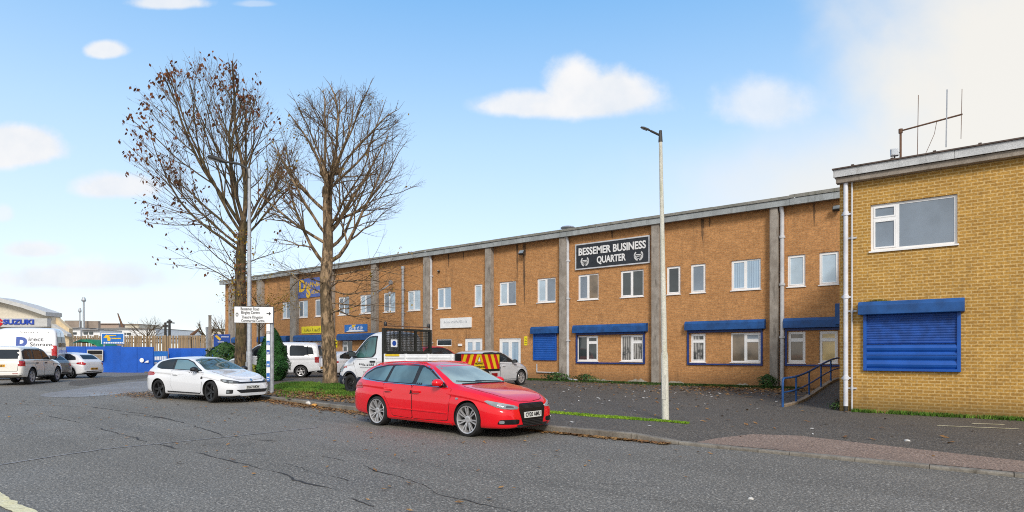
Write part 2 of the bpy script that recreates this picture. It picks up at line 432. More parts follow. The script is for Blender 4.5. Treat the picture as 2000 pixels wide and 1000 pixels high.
def mk_net():
    M = Mat('net_curtain'); g = M.new('ShaderNodeNewGeometry'); sp = M.new('ShaderNodeSeparateXYZ'); M.L.new(g.outputs['Position'], sp.inputs[0]); n = M.noise(M.pos((1, 1, .25)), 2.2, 4)
    w = M.math('SINE', M.math('ADD', M.math('MULTIPLY', sp.outputs[0], 52), M.math('MULTIPLY', n, 14)))
    c = M.mix(M.ramp(w, -1, 1), (.13, .125, .12), (.42, .41, .39)); c = M.mix(M.ramp(M.noise(M.pos((1, 1, .6)), 3.2, 3), .5, .62), c, (.05, .052, .05)); return M.out(c, .06, Specular_IOR_Level=.7)
M_net = mk_net()
M_black = plain('black_plastic', (.014, .014, .016), .45, var=.2)
M_rubber = plain('tyre_rubber', (.016, .016, .017), .8, var=.25, scale=12)
M_under = plain('underbody', (.008, .008, .008), .9, var=.1)
def mk_paint(name, c, dirt=.12, flake=.0, spec=.5):
    M = Mat(name); P = M.pos(obj=True); n = M.noise(P, 2.2, 5, .6); sp = M.new('ShaderNodeSeparateXYZ'); M.L.new(P, sp.inputs[0])
    low = M.math('MULTIPLY', M.ramp(M.math('ADD', sp.outputs[2], M.math('MULTIPLY', n, .25)), .50, .25), dirt * 2.0)
    cc = M.mix(M.math('MULTIPLY', M.ramp(n, .4, .9), dirt * .6), c, tuple(q * .72 + .02 for q in c))
    cc = M.mix(low, cc, (.11, .095, .08))
    return M.out(cc, M.ramp(n, .3, .8, .22, .34), flake, Coat_Weight=1.0, Coat_Roughness=.03, Specular_IOR_Level=spec)
M_red = mk_paint('red_car_paint', (.78, .003, .012), .03, spec=.2)
M_red2 = mk_paint('red_hatch_paint', (.55, .01, .012), .1)
M_wht = mk_paint('white_car_paint', (.78, .79, .82), .10)
M_cream = mk_paint('warm_white_car_paint', (.80, .77, .71), .14)
M_silver = mk_paint('silver_car_paint', (.66, .67, .70), .08, .15)
M_dgrey = mk_paint('grey_car_paint', (.17, .18, .19), .12, .4)
M_cgl = mk_glass('car_side_glass', (.095, .175, .205), .03, .35, .9)  # tint lightened in the base colour to imitate reflected sky
M_cgl_d = mk_glass('car_dark_glass', (.018, .023, .028), .03, .4, .35)
M_wscr = mk_glass('windscreen_glass', (.30, .37, .34), .02, .3, 1.0)  # pale green base colour stands in for sky mirrored in the screen
M_chrome = plain('bright_trim', (.62, .63, .65), .18, 1.0, .05)
M_alloy = plain('alloy_rim', (.56, .55, .56), .32, .55, .12, 14)
M_alloyd = plain('dark_alloy_rim', (.020, .020, .022), .35, .3, .2, 14)
M_lamp = mk_glass('lamp_lens', (.26, .29, .31), .05, .35, .9)
M_lampd = mk_glass('lamp_dark', (.06, .065, .07), .05, .3, .9)
M_tail = mk_glass('tail_lens', (.42, .012, .015), .08, .3, .8)
M_amber = plain('amber_plate', (.72, .36, .03), .5, var=.08)
M_plate = plain('white_plate', (.74, .74, .70), .45, var=.05)
M_ink = plain('black_lettering', (.015, .015, .018), .5, var=.1)
M_wink = plain('white_lettering', (.82, .82, .82), .5, var=.05)
M_gink = plain('grey_lettering', (.24, .25, .27), .6, var=.1)
M_bink = plain('blue_lettering', (.015, .07, .36), .5, var=.1)
M_yink = plain('yellow_lettering', (.84, .52, .02), .5, var=.1)
M_yellow = plain('yellow_board', (.86, .72, .01), .5, var=.06)
M_redb = plain('red_board', (.55, .012, .012), .45, var=.1)
M_yelb = plain('yellow_reflective', (.80, .55, .012), .4, var=.1)
M_sblk = plain('black_sign_board', (.022, .026, .034), .45, var=.2, scale=2)
M_sblue = plain('blue_sign_board', (.02, .16, .52), .5, var=.12)
M_spurp = plain('slate_blue_board', (.09, .14, .42), .5, var=.15)
M_board = plain('white_sign_board', (.86, .87, .88), .45, var=.06)
M_galv = plain('galvanised_steel', (.40, .42, .45), .5, .35, .18, 9)
M_post = mk_conc('white_painted_post', (.56, .55, .47), (.70, .69, .61), (.36, .36, .20), 1.6, .55)
M_dsteel = plain('dark_steel', (.05, .048, .046), .55, .3, .2, 9)
M_mesh = plain('black_mesh', (.018, .018, .014), .6, var=.2)
M_rust = plain('rusty_steel', (.16, .085, .05), .75, .2, .3, 9)
M_green = plain('green_tarpaulin', (.012, .19, .09), .6, var=.15)
M_hoard = plain('blue_hoarding_paint', (.008, .10, .52), .55, var=.12, scale=1.2)
def mk_wood():
    M = Mat('weathered_timber'); n = M.noise(M.pos((1, 1, .06), obj=True), 14, 5, .6); n2 = M.noise(M.pos(obj=True), .6, 3)
    c = M.mix(M.ramp(n, .3, .7), (.20, .135, .075), (.42, .30, .18)); c = M.mix(M.math('MULTIPLY', M.ramp(n2, .4, .7), .5), c, (.30, .24, .17))
    return M.out(c, .85, bump=n, bstr=.3)
M_wood = mk_wood()
def mk_bark(name, dark, light, moss):
    M = Mat(name); P = M.pos((1, 1, .35), obj=True); n = M.noise(P, 7, 6, .7); n2 = M.noise(M.pos(obj=True), 1.4, 4, .6); f = M.noise(P, 30, 4, .7)
    c = M.mix(M.ramp(n, .40, .60), dark, light); c = M.mix(M.math('MULTIPLY', M.ramp(n2, .46, .60), .75), c, moss)
    return M.out(c, .9, bump=M.math('ADD', n, M.math('MULTIPLY', f, .4)), bstr=.8, bdist=.05)
M_bark = mk_bark('bark', (.030, .020, .012), (.17, .115, .060), (.075, .060, .022))
M_bark2 = mk_bark('flaking_bark', (.055, .038, .022), (.40, .275, .16), (.10, .070, .035))
M_twig = plain('twig_bark', (.125, .080, .042), .85, var=.4, scale=2)
def mk_leaf(name, a, b, sc=1.5):
    M = Mat(name); n = M.noise(M.pos(obj=True), sc, 3); f = M.noise(M.pos(obj=True), sc * 9, 2)
    c = M.mix(M.ramp(n, .35, .65), a, b); c = M.mix(1.0, c, M.mix(M.ramp(f, .3, .7), (.6, .6, .6), (1.35, 1.35, 1.35)), 'MULTIPLY')
    return M.out(c, .65, Specular_IOR_Level=.25)
M_lbrown = mk_leaf('dead_leaf', (.13, .045, .020), (.22, .085, .035))
M_lyel = mk_leaf('yellow_leaf', (.36, .22, .02), (.24, .17, .02))
M_conif = mk_leaf('conifer_green', (.012, .060, .014), (.035, .125, .024), 2.2)
M_shrub = mk_leaf('shrub_green', (.022, .060, .016), (.05, .12, .025), 2.0)
M_shruby = mk_leaf('yellow_green_leaf', (.20, .24, .02), (.32, .30, .03), 2.0)
M_grass = mk_leaf('grass_blade', (.045, .13, .014), (.12, .21, .024), .7)
M_lime = mk_leaf('lime_grass_blade', (.14, .29, .014), (.23, .38, .025), 1.5)
M_moss = mk_leaf('moss_green', (.022, .055, .010), (.055, .095, .018), 1.8)
M_soil = mk_conc('leaf_strewn_soil', (.12, .085, .055), (.19, .135, .08), (.06, .05, .03), 3.0, .6)
M_fall = mk_leaf('fallen_leaf', (.34, .19, .065), (.20, .095, .035), 2.5)
M_litter = plain('pale_litter', (.62, .60, .56), .7, var=.1)
M_line = mk_conc('worn_line_paint', (.74, .66, .38), (.80, .74, .50), (.30, .27, .22), 9.0, .7)
M_crack = plain('road_crack_tar', (.045, .042, .041), .9, var=.3)
M_crackl = plain('road_seam', (.25, .245, .245), .9, var=.3)
M_ldist = plain('cream_cladding', (.66, .60, .49), .7, var=.06)
M_lgrey = plain('pale_grey_cladding', (.56, .56, .55), .7, var=.08)
M_mgrey = plain('mid_grey_cladding', (.30, .28, .26), .7, var=.12)
M_skin = plain('skin', (.55, .33, .22), .6, var=.05)

M_debris = mk_conc('wet_leaf_debris', (.10, .068, .042), (.17, .115, .065), (.055, .045, .03), 4.0, .6)
M_dirt = mk_conc('dark_mossy_dirt', (.055, .044, .028), (.088, .072, .046), (.026, .036, .012), 2.2, .85)
M_gloss = plain('gloss_black', (.005, .005, .006), .3, var=.1)
# ------------------------------------------------------------------ ground, kerb, paving
D1, D2 = 26.07, 17.10                       # the two street fronts
def fx(px, y=D1): return aty(px, HOR, y).x
def fz(px, py, y=D1): return aty(px, py, y).z

def sheet(name, poly, hfun, off, step, mat, kind='structure'):
    """flat sheet draped over a height function"""
    vs_ = [Vector((a, b)) for a, b in poly]; n = len(vs_)
    vv, ee = [], []
    for i in range(n):
        a, b = vs_[i], vs_[(i + 1) % n]; k = max(1, int((b - a).length / step))
        for j in range(k): vv.append(a.lerp(b, j / k))
    m_ = len(vv); loop = list(range(m_))
    x0, x1 = min(v.x for v in vs_), max(v.x for v in vs_); y0, y1 = min(v.y for v in vs_), max(v.y for v in vs_)
    def inside(p):
        c = False
        for i in range(n):
            a, b = vs_[i], vs_[i - 1]
            if (a.y > p.y) != (b.y > p.y) and p.x < (b.x - a.x) * (p.y - a.y) / (b.y - a.y) + a.x: c = not c
        return c
    x = x0 + step * .5
    while x < x1:
        y = y0 + step * .5
        while y < y1:
            p = Vector((x + random.uniform(-.1, .1) * step, y + random.uniform(-.1, .1) * step))
            if inside(p): vv.append(p)
            y += step
        x += step
    r = delaunay_2d_cdt(vv, [], [loop], 1, 1e-5)
    mb = MB(); mb.add([(v.x, v.y, hfun(v.x, v.y) + off) for v in r[0]], [tuple(f) for f in r[2]])
    o = mb.build(name, mat, recalc=False)
    for p in o.data.polygons: pass
    bm = bmesh.new(); bm.from_mesh(o.data); bm.normal_update()
    bmesh.ops.reverse_faces(bm, faces=[f for f in bm.faces if f.normal.z < 0]); bm.to_mesh(o.data); bm.free()
    o.data.polygons.foreach_set('use_smooth', [True] * len(o.data.polygons))
    return tag(o, kind=kind)
def smooth_poly(pts, it=2):
    for _ in range(it):
        q = []
        for i in range(len(pts)):
            a, b = pts[i], pts[(i + 1) % len(pts)]
            q += [(a[0] * .75 + b[0] * .25, a[1] * .75 + b[1] * .25), (a[0] * .25 + b[0] * .75, a[1] * .25 + b[1] * .75)]
        pts = q
    return pts

xs = [-1800, -800, -350, -180, -110] + [-80 + i for i in range(0, 116)] + [60, 120, 300, 900]
ys = [-900, -300, -100, -40] + [-16 + i for i in range(0, 86)] + [100, 180, 400, 1000, 2000]
mb = MB(); mb.grid([[Vector((x, y, h_road(x, y))) for y in ys] for x in xs])
tag(mb.build('road', M_road, smooth=60), kind='structure')

def xl(t): return -26.4 - 42 * sst(t, .10, .85)
rows = []
for i in range(60):
    s = i / 59; row = []
    for j in range(33):
        t = (j / 32) ** 1.6; x = xl(t) + s * (15 - xl(t)); y = kerb_y(x) + .11 + t * (26.2 - kerb_y(x))
        row.append(Vector((x, y, h_fore(x, y) + .006)))
    rows.append(row)
mb = MB(); mb.grid(rows)
mb.grid([rows[0], [p - Vector((0, 0, .3)) for p in rows[0]]])
tag(mb.build('forecourt', M_fore, smooth=60, recalc=False), kind='structure')

# kerb stones
mb = MB()
def kerb_run(pts, gap=.010, L_=.91, w=.125):
    # pts: dense polyline
    acc = 0; start = 0; seglen = [0]
    for a, b in zip(pts, pts[1:]): seglen.append(seglen[-1] + (Vector(b) - Vector(a)).length)
    def at(d):
        d = min(max(d, 0), seglen[-1])
        for i in range(1, len(pts)):
            if seglen[i] >= d:
                t = (d - seglen[i - 1]) / max(1e-6, seglen[i] - seglen[i - 1]); return Vector(pts[i - 1]).lerp(Vector(pts[i]), t)
        return Vector(pts[-1])
    d = 0
    while d < seglen[-1] - .2:
        a, b = at(d + gap / 2), at(min(d + L_ - gap / 2, seglen[-1])); t = (b - a).normalized(); nrm = Vector((-t.y, t.x, 0)).normalized()
        j = random.uniform(-.006, .006)
        def P(q, k, dz): return Vector((q.x, q.y, 0)) + nrm * k + Vector((0, 0, q.z + dz + j))
        e = .022
        prof = [(0, -.35), (.0, -e), (.008, -.006), (e, 0), (w, 0), (w, -.35)]
        ra = [P(a, k, dz) for k, dz in prof]; rb = [P(b, k, dz) for k, dz in prof]; n = len(prof)
        mb.add(ra + rb, [tuple(range(n)), tuple(range(2 * n - 1, n - 1, -1))] + [(i, (i + 1) % n, n + (i + 1) % n, n + i) for i in range(n)])
        d += L_
line = []
x = -26.4
while x < 15: line.append((x, kerb_y(x), h_fore(x, kerb_y(x)) + .012)); x += .3
side = []
for j in range(24, 0, -1):
    t = (j / 32) ** 1.6; xx = xl(t); yy = kerb_y(xx) + t * (26.2 - kerb_y(xx)); side.append((xx, yy, h_fore(xx, yy) + .012))
kerb_run(side + line)
tag(mb.build('kerb', M_kerb), kind='structure')

# crossing with its red-brown concrete
cp = [on_fore(*q) for q in ((1352, 866), (1400, 857), (1470, 849), (1560, 852), (1680, 866), (1840, 884), (2000, 902))]
poly = [(cp[0].x, kerb_y(cp[0].x) + .14)] + [(p.x, p.y) for p in cp] + [(6, cp[-1].y - .2), (14.5, cp[-1].y - .2), (14.5, KERB_Y + .14), (6, KERB_Y + .14), (0, KERB_Y + .14), (-2, KERB_Y + .14)]
sheet('vehicle_crossing', poly, h_fore, .012, .35, M_cross)
poly = [on_road(*q) for q in ((60, 772), (150, 760), (225, 749), (302, 742), (318, 752), (300, 763), (215, 772), (120, 778))]
sheet('concrete_apron', smooth_poly([(p.x, p.y) for p in poly]), h_road, .005, .8, M_apron)
poly = [on_road(*q) for q in ((140, 742), (300, 731), (302, 737), (225, 745), (130, 757))]
sheet('patched_concrete', smooth_poly([(p.x, p.y) for p in poly], 1), h_road, .004, .9, M_fore)

# grass verge round the trees and its soil
vp = [on_fore(*q) for q in ((528, 758), (560, 748), (640, 749), (700, 754), (760, 764), (700, 779), (620, 779), (545, 781))]
verge = smooth_poly([(p.x, p.y) for p in vp], 1)
sheet('verge_soil', verge, h_fore, .012, .7, M_soil)
def inpoly(poly, x, y):
    c = False
    for i in range(len(poly)):
        a, b = poly[i], poly[i - 1]
        if (a[1] > y) != (b[1] > y) and x < (b[0] - a[0]) * (y - a[1]) / (b[1] - a[1]) + a[0]: c = not c
    return c
def blades(name, pts, h, w, mat, hfun=h_fore, off=.01):
    mb = MB()
    for (x, y) in pts:
        a = random.uniform(0, 6.28); hh = h * random.uniform(.5, 1.25); ww = w * random.uniform(.7, 1.3); z = hfun(x, y) + off
        dx, dy = math.cos(a) * ww, math.sin(a) * ww; lx, ly = random.gauss(0, .35) * hh, random.gauss(0, .35) * hh
        mb.add([(x - dx, y - dy, z), (x + dx, y + dy, z), (x + dx * .7 + lx * .4, y + dy * .7 + ly * .4, z + hh * .6), (x - dx * .7 + lx * .4, y - dy * .7 + ly * .4, z + hh * .6), (x + lx, y + ly, z + hh)],
               [(0, 1, 2, 3), (3, 2, 4)])
    return tag(mb.build(name, mat, recalc=False), kind='stuff')
pts = []
x0, x1 = min(p[0] for p in verge), max(p[0] for p in verge); y0, y1 = min(p[1] for p in verge), max(p[1] for p in verge)
while len(pts) < 15000:
    x, y = random.uniform(x0, x1), random.uniform(y0, y1)
    if not inpoly(verge, x, y): continue
    if random.random() > .06 + sst((y - y0) / (y1 - y0) + .25 * mnoise.noise(Vector((x * .7, y * .7, 3))), .22, .55): continue
    if mnoise.noise(Vector((x * .9, y * .9, 0))) < -.28 and random.random() < .8: continue
    pts.append((x, y))
blades('verge_grass', pts, .10, .012, M_grass)
# lime strip of moss and grass between forecourt and footway
a, b = on_fore(1020, 802), on_fore(1345, 828)
pts = []
for _ in range(7000):
    t = random.random() ** .9; x = -13.5 + t * (b.x + 13.5); k = (x - a.x) / (b.x - a.x); y = a.y + (b.y - a.y) * k
    wd = .24 * (1 - .5 * sst(k, .55, 1.0)) * (.75 + .5 * mnoise.noise(Vector((x * 2.1, 3, 0))))
    pts.append((x, y + random.uniform(-wd, wd) + .07 * mnoise.noise(Vector((x * 1.3, 9, 0)))))
blades('lime_grass_strip', pts, .035, .012, M_lime)
# moss and weeds along the foot of both buildings
pts = []
xa, xb = fx(1015), fx(1525)
for _ in range(13000):
    x = random.uniform(xa - 2, xb + .8); k = mnoise.noise(Vector((x * .8, 5, 1)))
    pts.append((x, D1 - .08 - abs(random.gauss(0, .42 + .28 * k))))
blades('wall_foot_moss', pts, .07, .022, M_moss)
pts = []
for _ in range(7000):
    x = random.uniform(-2.8, 9); k = mnoise.noise(Vector((x * 1.6, 2, 1)))
    if k < -.25 and random.random() < .8: continue
    pts.append((x, D2 - .03 - abs(random.gauss(0, .09 + .06 * max(0, k)))))
blades('wall_foot_grass', pts, .085, .009, M_grass)

def leaves(name, pts, s, mat, hfun, off=.012):
    mb = MB()
    for (x, y) in pts:
        a = random.uniform(0, 6.28); k = s * random.uniform(.6, 1.4); z = hfun(x, y) + off
        u = Vector((math.cos(a), math.sin(a), random.uniform(-.25, .35))) * k; v = Vector((-math.sin(a), math.cos(a), random.uniform(-.3, .3))) * k * .6
        c = Vector((x, y, z + k * .25)); mb.add([c - u, c + v * .8 - u * .1, c + u, c - v * .9], [(0, 1, 2, 3)])
    return tag(mb.build(name, mat, recalc=False), kind='stuff')
pts = []
# sodden leaves in the gutter and a dirty strip along the foot of the long wall
def ribbon(name, x0, x1, ya, yb, hf, off, mat, seed, kmin=.12):
    A_, B_ = [], []; n = int((x1 - x0) / .22)
    for i in range(n + 1):
        x = x0 + (x1 - x0) * i / n; k = .5 + mnoise.noise(Vector((x * .9, seed, 0))) + .5 * mnoise.noise(Vector((x * 3.1, seed, 2))); e = min(1, 4 * i / n, 4 * (n - i) / n); a, b = ya(x), yb(x); k = min(1.25, max(kmin, k)) * e
        if b > a: lo = b - (b - a) * k; row = [lo + (b - lo) * j / 6 for j in range(7)]
        A_.append([Vector((x, y, hf(x, y) + off)) for y in row])
    mb = MB(); mb.grid(A_); return tag(mb.build(name, mat, smooth=60, recalc=False), kind='structure')
ribbon('gutter_debris', -26.2, -10.2, lambda x: kerb_y(x) - .75, lambda x: kerb_y(x) - .004, h_road, .006, M_debris, 3)
ribbon('gutter_dirt', -8.2, -4.3, lambda x: kerb_y(x) - .28, lambda x: kerb_y(x) - .004, h_road, .006, M_debris, 5)
ribbon('wall_foot_dirt', fx(1000), -4.6, lambda x: D1 - 1.7 - 1.6 * sst(x, -11, -6), lambda x: D1 - .004, h_fore, .012, M_dirt, 8, .45)
for _ in range(6500):
    x = random.uniform(-25.5, -10.4) if random.random() < .8 else random.uniform(-9, -4.5); y = kerb_y(x) - abs(random.gauss(0, .30 if x < -10.4 else .09)) - .03
    if x > -16 and random.random() < .35: continue
    pts.append((x, y))
c = on_road(285, 772)
for _ in range(700): pts.append((c.x + random.gauss(0, .9), c.y + random.gauss(0, .45)))
for _ in range(260): pts.append((random.uniform(-24, -3), random.uniform(4, 10)))
leaves('kerb_leaves', pts, .042, M_fall, h_road)
pts = []
for _ in range(2200):
    x, y = random.uniform(-27, -14), random.uniform(11.2, 14.5)
    if inpoly(verge, x, y) or y < 12.6 and random.random() < .25: pts.append((x, y))
for _ in range(1500): pts.append((random.uniform(-25, -13), 11.2 + abs(random.gauss(0, .9))))
for _ in range(3200):
    x, y = random.uniform(-24, -14), 12.2 + abs(random.gauss(0, .8))
    if inpoly(verge, x, y): pts.append((x, y))
for _ in range(1100): pts.append((random.uniform(-16, -4), D1 - abs(random.gauss(0, 3.2)) - .1))
for _ in range(160): pts.append((random.uniform(-14, 4), random.uniform(11, 17)))
for _ in range(1500): pts.append((random.uniform(-9.5, -4.5), D1 - abs(random.gauss(0, 2.2)) - .1))
leaves('forecourt_leaves', pts, .06, M_fall, h_fore)

pts = []
for _ in range(150): q = on_fore(random.uniform(1080, 1520), 752 + abs(random.gauss(0, 22))); pts.append((q.x, min(q.y, D1 - .2)))
for _ in range(50): pts.append((random.uniform(-24, 3), random.uniform(10.8, 13.5)))
leaves('pale_scraps', pts, .045, M_litter, h_fore)
# cracks, seams and paint on the carriageway
def strip(mb, px_pts, w, hf=h_road, off=.005, jit=.05, solid=False):
    P = [on_road(*q) if hf is h_road else on_fore(*q) for q in px_pts]; path = []
    for a, b in zip(P, P[1:]):
        k = max(2, int((b - a).length / .07))
        for i in range(k): path.append(a.lerp(b, i / k))
    path.append(P[-1]); L_, R_ = [], []
    for i, p in enumerate(path):
        t = (path[min(i + 1, len(path) - 1)] - path[max(0, i - 1)]).normalized(); n = Vector((-t.y, t.x, 0))
        ww = w * .55 * max(.02, .55 + 1.5 * mnoise.noise(Vector((p.x * 1.3, p.y * 1.3, 4))) + .6 * mnoise.noise(Vector((p.x * 9, p.y * 9, 4))))
        if solid: ww = w * (1 + .25 * mnoise.noise(Vector((p.x * 5, p.y * 5, 1))))
        q = p + n * (jit * mnoise.noise(Vector((p.x * 1.9, p.y * 1.9, 0))) * 1.2 + jit * .7 * mnoise.noise(Vector((p.x * 6.1, p.y * 6.1, 3))))
        for lst, sg in ((L_, 1), (R_, -1)):
            r_ = q + n * sg * ww; lst.append(Vector((r_.x, r_.y, hf(r_.x, r_.y) + off)))
    mb.grid([L_, R_])
mb = MB()
for pts_, w in (([(40, 790), (180, 795), (290, 810), (370, 828), (440, 853), (540, 862)], .035), ([(95, 812), (180, 832), (300, 866), (400, 889), (480, 908), (560, 930), (650, 958), (730, 990)], .030),
                ([(440, 853), (500, 858), (560, 872)], .02), ([(440, 882), (560, 890), (640, 893), (700, 907), (800, 938), (870, 968), (1010, 1000)], .018),
                ([(560, 905), (600, 918), (680, 940)], .012), ([(230, 808), (330, 818), (400, 838)], .02), ([(1000, 925), (1180, 945), (1420, 955)], .006)):
    strip(mb, pts_, w)
tag(mb.build('road_cracks', M_crack, recalc=False), kind='structure')
mb = MB()
strip(mb, [(-20, 912), (100, 892), (200, 878), (300, 868), (400, 858), (500, 848), (620, 835)], .03, jit=.02, off=.007, solid=True)
tag(mb.build('road_seam', M_crackl, recalc=False), kind='structure')
mb = MB(); strip(mb, [(-60, 945), (-10, 968), (16, 982), (52, 1003), (130, 1050)], .075, jit=.03, off=.008, solid=True)
tag(mb.build('road_line', M_line, recalc=False), kind='structure')
mb = MB(); strip(mb, [(1830, 832), (1900, 835), (1990, 839)], .03, hf=h_fore, off=.014, solid=True); strip(mb, [(1900, 829), (1960, 830)], .04, hf=h_fore, off=.014, solid=True)
tag(mb.build('footway_line', M_line, recalc=False), kind='structure')
# ------------------------------------------------------------------ the two brick buildings
def wall_holes(mb, x0, x1, z0, z1, y, holes, depth, mi=0):
    """front wall facing -y with rectangular openings and their reveals"""
    X = sorted({x0, x1, *[h[0] for h in holes], *[h[1] for h in holes]}); Z = sorted({z0, z1, *[h[2] for h in holes], *[h[3] for h in holes]})
    idx = {}; vs_ = []
    def v(x, z):
        if (x, z) not in idx: idx[(x, z)] = len(vs_); vs_.append((x, y, z))
        return idx[(x, z)]
    fs_ = []
    for xa, xb in zip(X, X[1:]):
        for za, zb in zip(Z, Z[1:]):
            cx, cz = (xa + xb) / 2, (za + zb) / 2
            if any(h[0] < cx < h[1] and h[2] < cz < h[3] for h in holes): continue
            fs_.append((v(xa, za), v(xb, za), v(xb, zb), v(xa, zb)))
    mb.add(vs_, fs_, mi)
    for (a, b, c, d) in holes:
        p = [(a, c), (b, c), (b, d), (a, d)]
        mb.add([(x, y, z) for x, z in p] + [(x, y + depth, z) for x, z in p], [(i, 4 + i, 4 + (i + 1) % 4, (i + 1) % 4) for i in range(4)] + [(4, 5, 6, 7)], mi)
def make_window(parent, x0, x1, z0, z1, y, style, glass, name='window', fr=.065, sill=True, fmat=None):
    """upvc window in an opening: frame part, each pane a sub-part"""
    f = MB(); yf, yb = y + .05, y + .105; e = .003
    def fb(a, b, c, d, pr=0.0): f.box((a, yf - pr, c), (b, yb, d))
    fb(x0 + e, x0 + fr, z0 + e, z1 - e); fb(x1 - fr, x1 - e, z0 + e, z1 - e); fb(x0 + fr, x1 - fr, z1 - fr, z1 - e); fb(x0 + fr, x1 - fr, z0 + e, z0 + fr)
    ix0, ix1, iz0, iz1 = x0 + fr, x1 - fr, z0 + fr, z1 - fr
    lights = []
    if style in ('d', 'dl', 'ld'):
        mx = (x0 + x1) / 2 - (.02 if style == 'dl' else 0); fb(mx - .04, mx + .04, iz0, iz1, .004)
        halves = [(ix0, mx - .04), (mx + .04, ix1)]
    elif style == 'big':
        mx = x0 + (x1 - x0) * .325; fb(mx - .035, mx + .035, iz0, iz1, .004); halves = [(ix0, mx - .035), (mx + .035, ix1)]
    else: halves = [(ix0, ix1)]
    for k, (a, b) in enumerate(halves):
        top = (style == 'dl' and k == 1) or (style == 'ld' and k == 0) or style == 'sl' or (style == 'big' and k == 0)
        if top:
            tz = iz1 - (iz1 - iz0) * (.30 if style == 'big' else .24); fb(a, b, tz - .03, tz + .03, .006); lights += [(a, b, iz0, tz - .03, 1), (a, b, tz + .03, iz1, 1)]
        else: lights.append((a, b, iz0, iz1, k == 0 and style in ('d',) or style == 's'))
    s_ = .038
    for (a, b, c, d, sash) in lights:
        if sash:
            f.box((a + .002, yf - .012, c + .002), (a + s_, yb - .01, d - .002)); f.box((b - s_, yf - .012, c + .002), (b - .002, yb - .01, d - .002))
            f.box((a + s_, yf - .012, d - s_), (b - s_, yb - .01, d - .002)); f.box((a + s_, yf - .012, c + .002), (b - s_, yb - .01, c + s_))
    if sill: f.box((x0 - .03, y - .045, z0 - .035), (x1 + .03, y + .049, z0 - .001))
    w = f.build(name, fmat or M_white, parent)
    for i, (a, b, c, d, sash) in enumerate(lights):
        k = s_ if sash else 0; g = MB(); g.box((a + k, yb - .045, c + k), (b - k, yb - .02, d - k))
        gm = glass[i % len(glass)] if isinstance(glass, (list, tuple)) else glass
        g.build('pane', gm, w)
    return w

def mk_blindglass():
    M = Mat('glass_over_vertical_blind'); g = M.new('ShaderNodeNewGeometry'); sp = M.new('ShaderNodeSeparateXYZ'); M.L.new(g.outputs['Position'], sp.inputs[0])
    w = M.math('FRACT', M.math('MULTIPLY', sp.outputs[0], 10.5)); n = M.noise(M.pos(), 1.2, 3)
    c = M.mix(M.ramp(w, .0, .35), (.17, .26, .38), (.40, .54, .68)); c = M.mix(M.math('MULTIPLY', M.ramp(n, .4, .7), .35), c, (.30, .36, .42))
    return M.out(c, .08, Specular_IOR_Level=.8)
M_gvert = mk_blindglass()

main_b = empty('brick_building', ((fx(440) + 12) / 2, D1, 0.2), 0, 'long two storey orange brick building with concrete piers and blue shutter boxes', 'building')
XL, XR = fx(440), 12.0
ZT, ZB = 5.50, 4.24                         # upper window head and sill
UP = [(1600, 1638, 's', M_gblue), (1538, 1573, 's', M_gblue), (1428, 1486, 'd', M_gvert), (1349, 1378, 's', M_ggrey), (1302, 1329, 's', M_gdark),
      (1212, 1257, 'd', M_gdark), (1129, 1169, 'd', [M_ggrey, M_gbrown]), (1049, 1085, 'd', [M_gblue, M_ggrey]), (975, 1008, 'd', [M_gblue, M_ggrey]), (926, 942, 's', M_gblue),
      (854, 881, 'd', M_gvert), (796, 821, 'd', M_gblue), (749, 772, 'd', [M_ggrey, M_gblue]), (703, 725, 'd', [M_gblue, M_ggrey]), (661, 682, 'd', M_ggrey),
      (615, 629, 's', M_ggrey), (583, 601, 'd', [M_ggrey, M_gblue]), (551, 567, 'd', [M_gblue, M_ggrey]), (512, 526, 'd', M_ggrey)]
LOW = [(1600, 1636, 'sl', M_gyellow), (1539, 1573, 'sl', M_gbrown), (1427, 1486, 'dl', [M_gbrown, M_gbrown, M_ggrey]), (1349, 1378, 'sl', M_net),
       (1212, 1257, 'dl', M_net), (1127, 1168, 'dl', M_gdark), (668, 688, 'ld', M_gdark), (584, 606, 'ld', M_gdark), (520, 545, 'ld', M_gdark)]
DOORS = [(975, 1017, 2.42), (908, 942, 2.45), (610, 628, 2.45)]
holes = []
for a, b, st_, g in UP: holes.append((fx(a), fx(b), ZB, ZT))
lowz = (1.22, 2.46)
for a, b, st_, g in LOW: holes.append((fx(a), fx(b), *lowz))
for a, b, z in DOORS: holes.append((fx(a), fx(b), .02, z))
small = (fx(852), fx(882), 2.02, 2.44); holes.append(small)
sh = (fx(1043), fx(1087), 1.25, 2.62)
w = MB(); wall_holes(w, XL, XR, -.2, 7.50, D1, holes, .13)
w.add([(XL, D1, -.2), (XL, D1 + 22, -.2), (XL, D1 + 22, 7.5), (XL, D1, 7.5)], [(0, 1, 2, 3)])
w.add([(XL, D1 + 22, -.2), (XR, D1 + 22, -.2), (XR, D1 + 22, 7.5), (XL, D1 + 22, 7.5)], [(0, 1, 2, 3)])
w.add([(XR, D1, -.2), (XR, D1 + 22, -.2), (XR, D1 + 22, 7.5), (XR, D1, 7.5)], [(0, 1, 2, 3)])
w.build('wall', M_brick, main_b, recalc=False)
random.seed(11)
for a, b, st_, g in UP: make_window(main_b, fx(a), fx(b), ZB, ZT, D1, st_, g)
for a, b, st_, g in LOW: make_window(main_b, fx(a), fx(b), *lowz, D1, st_, g)
make_window(main_b, *small, D1, 'p', M_gdark, sill=False)
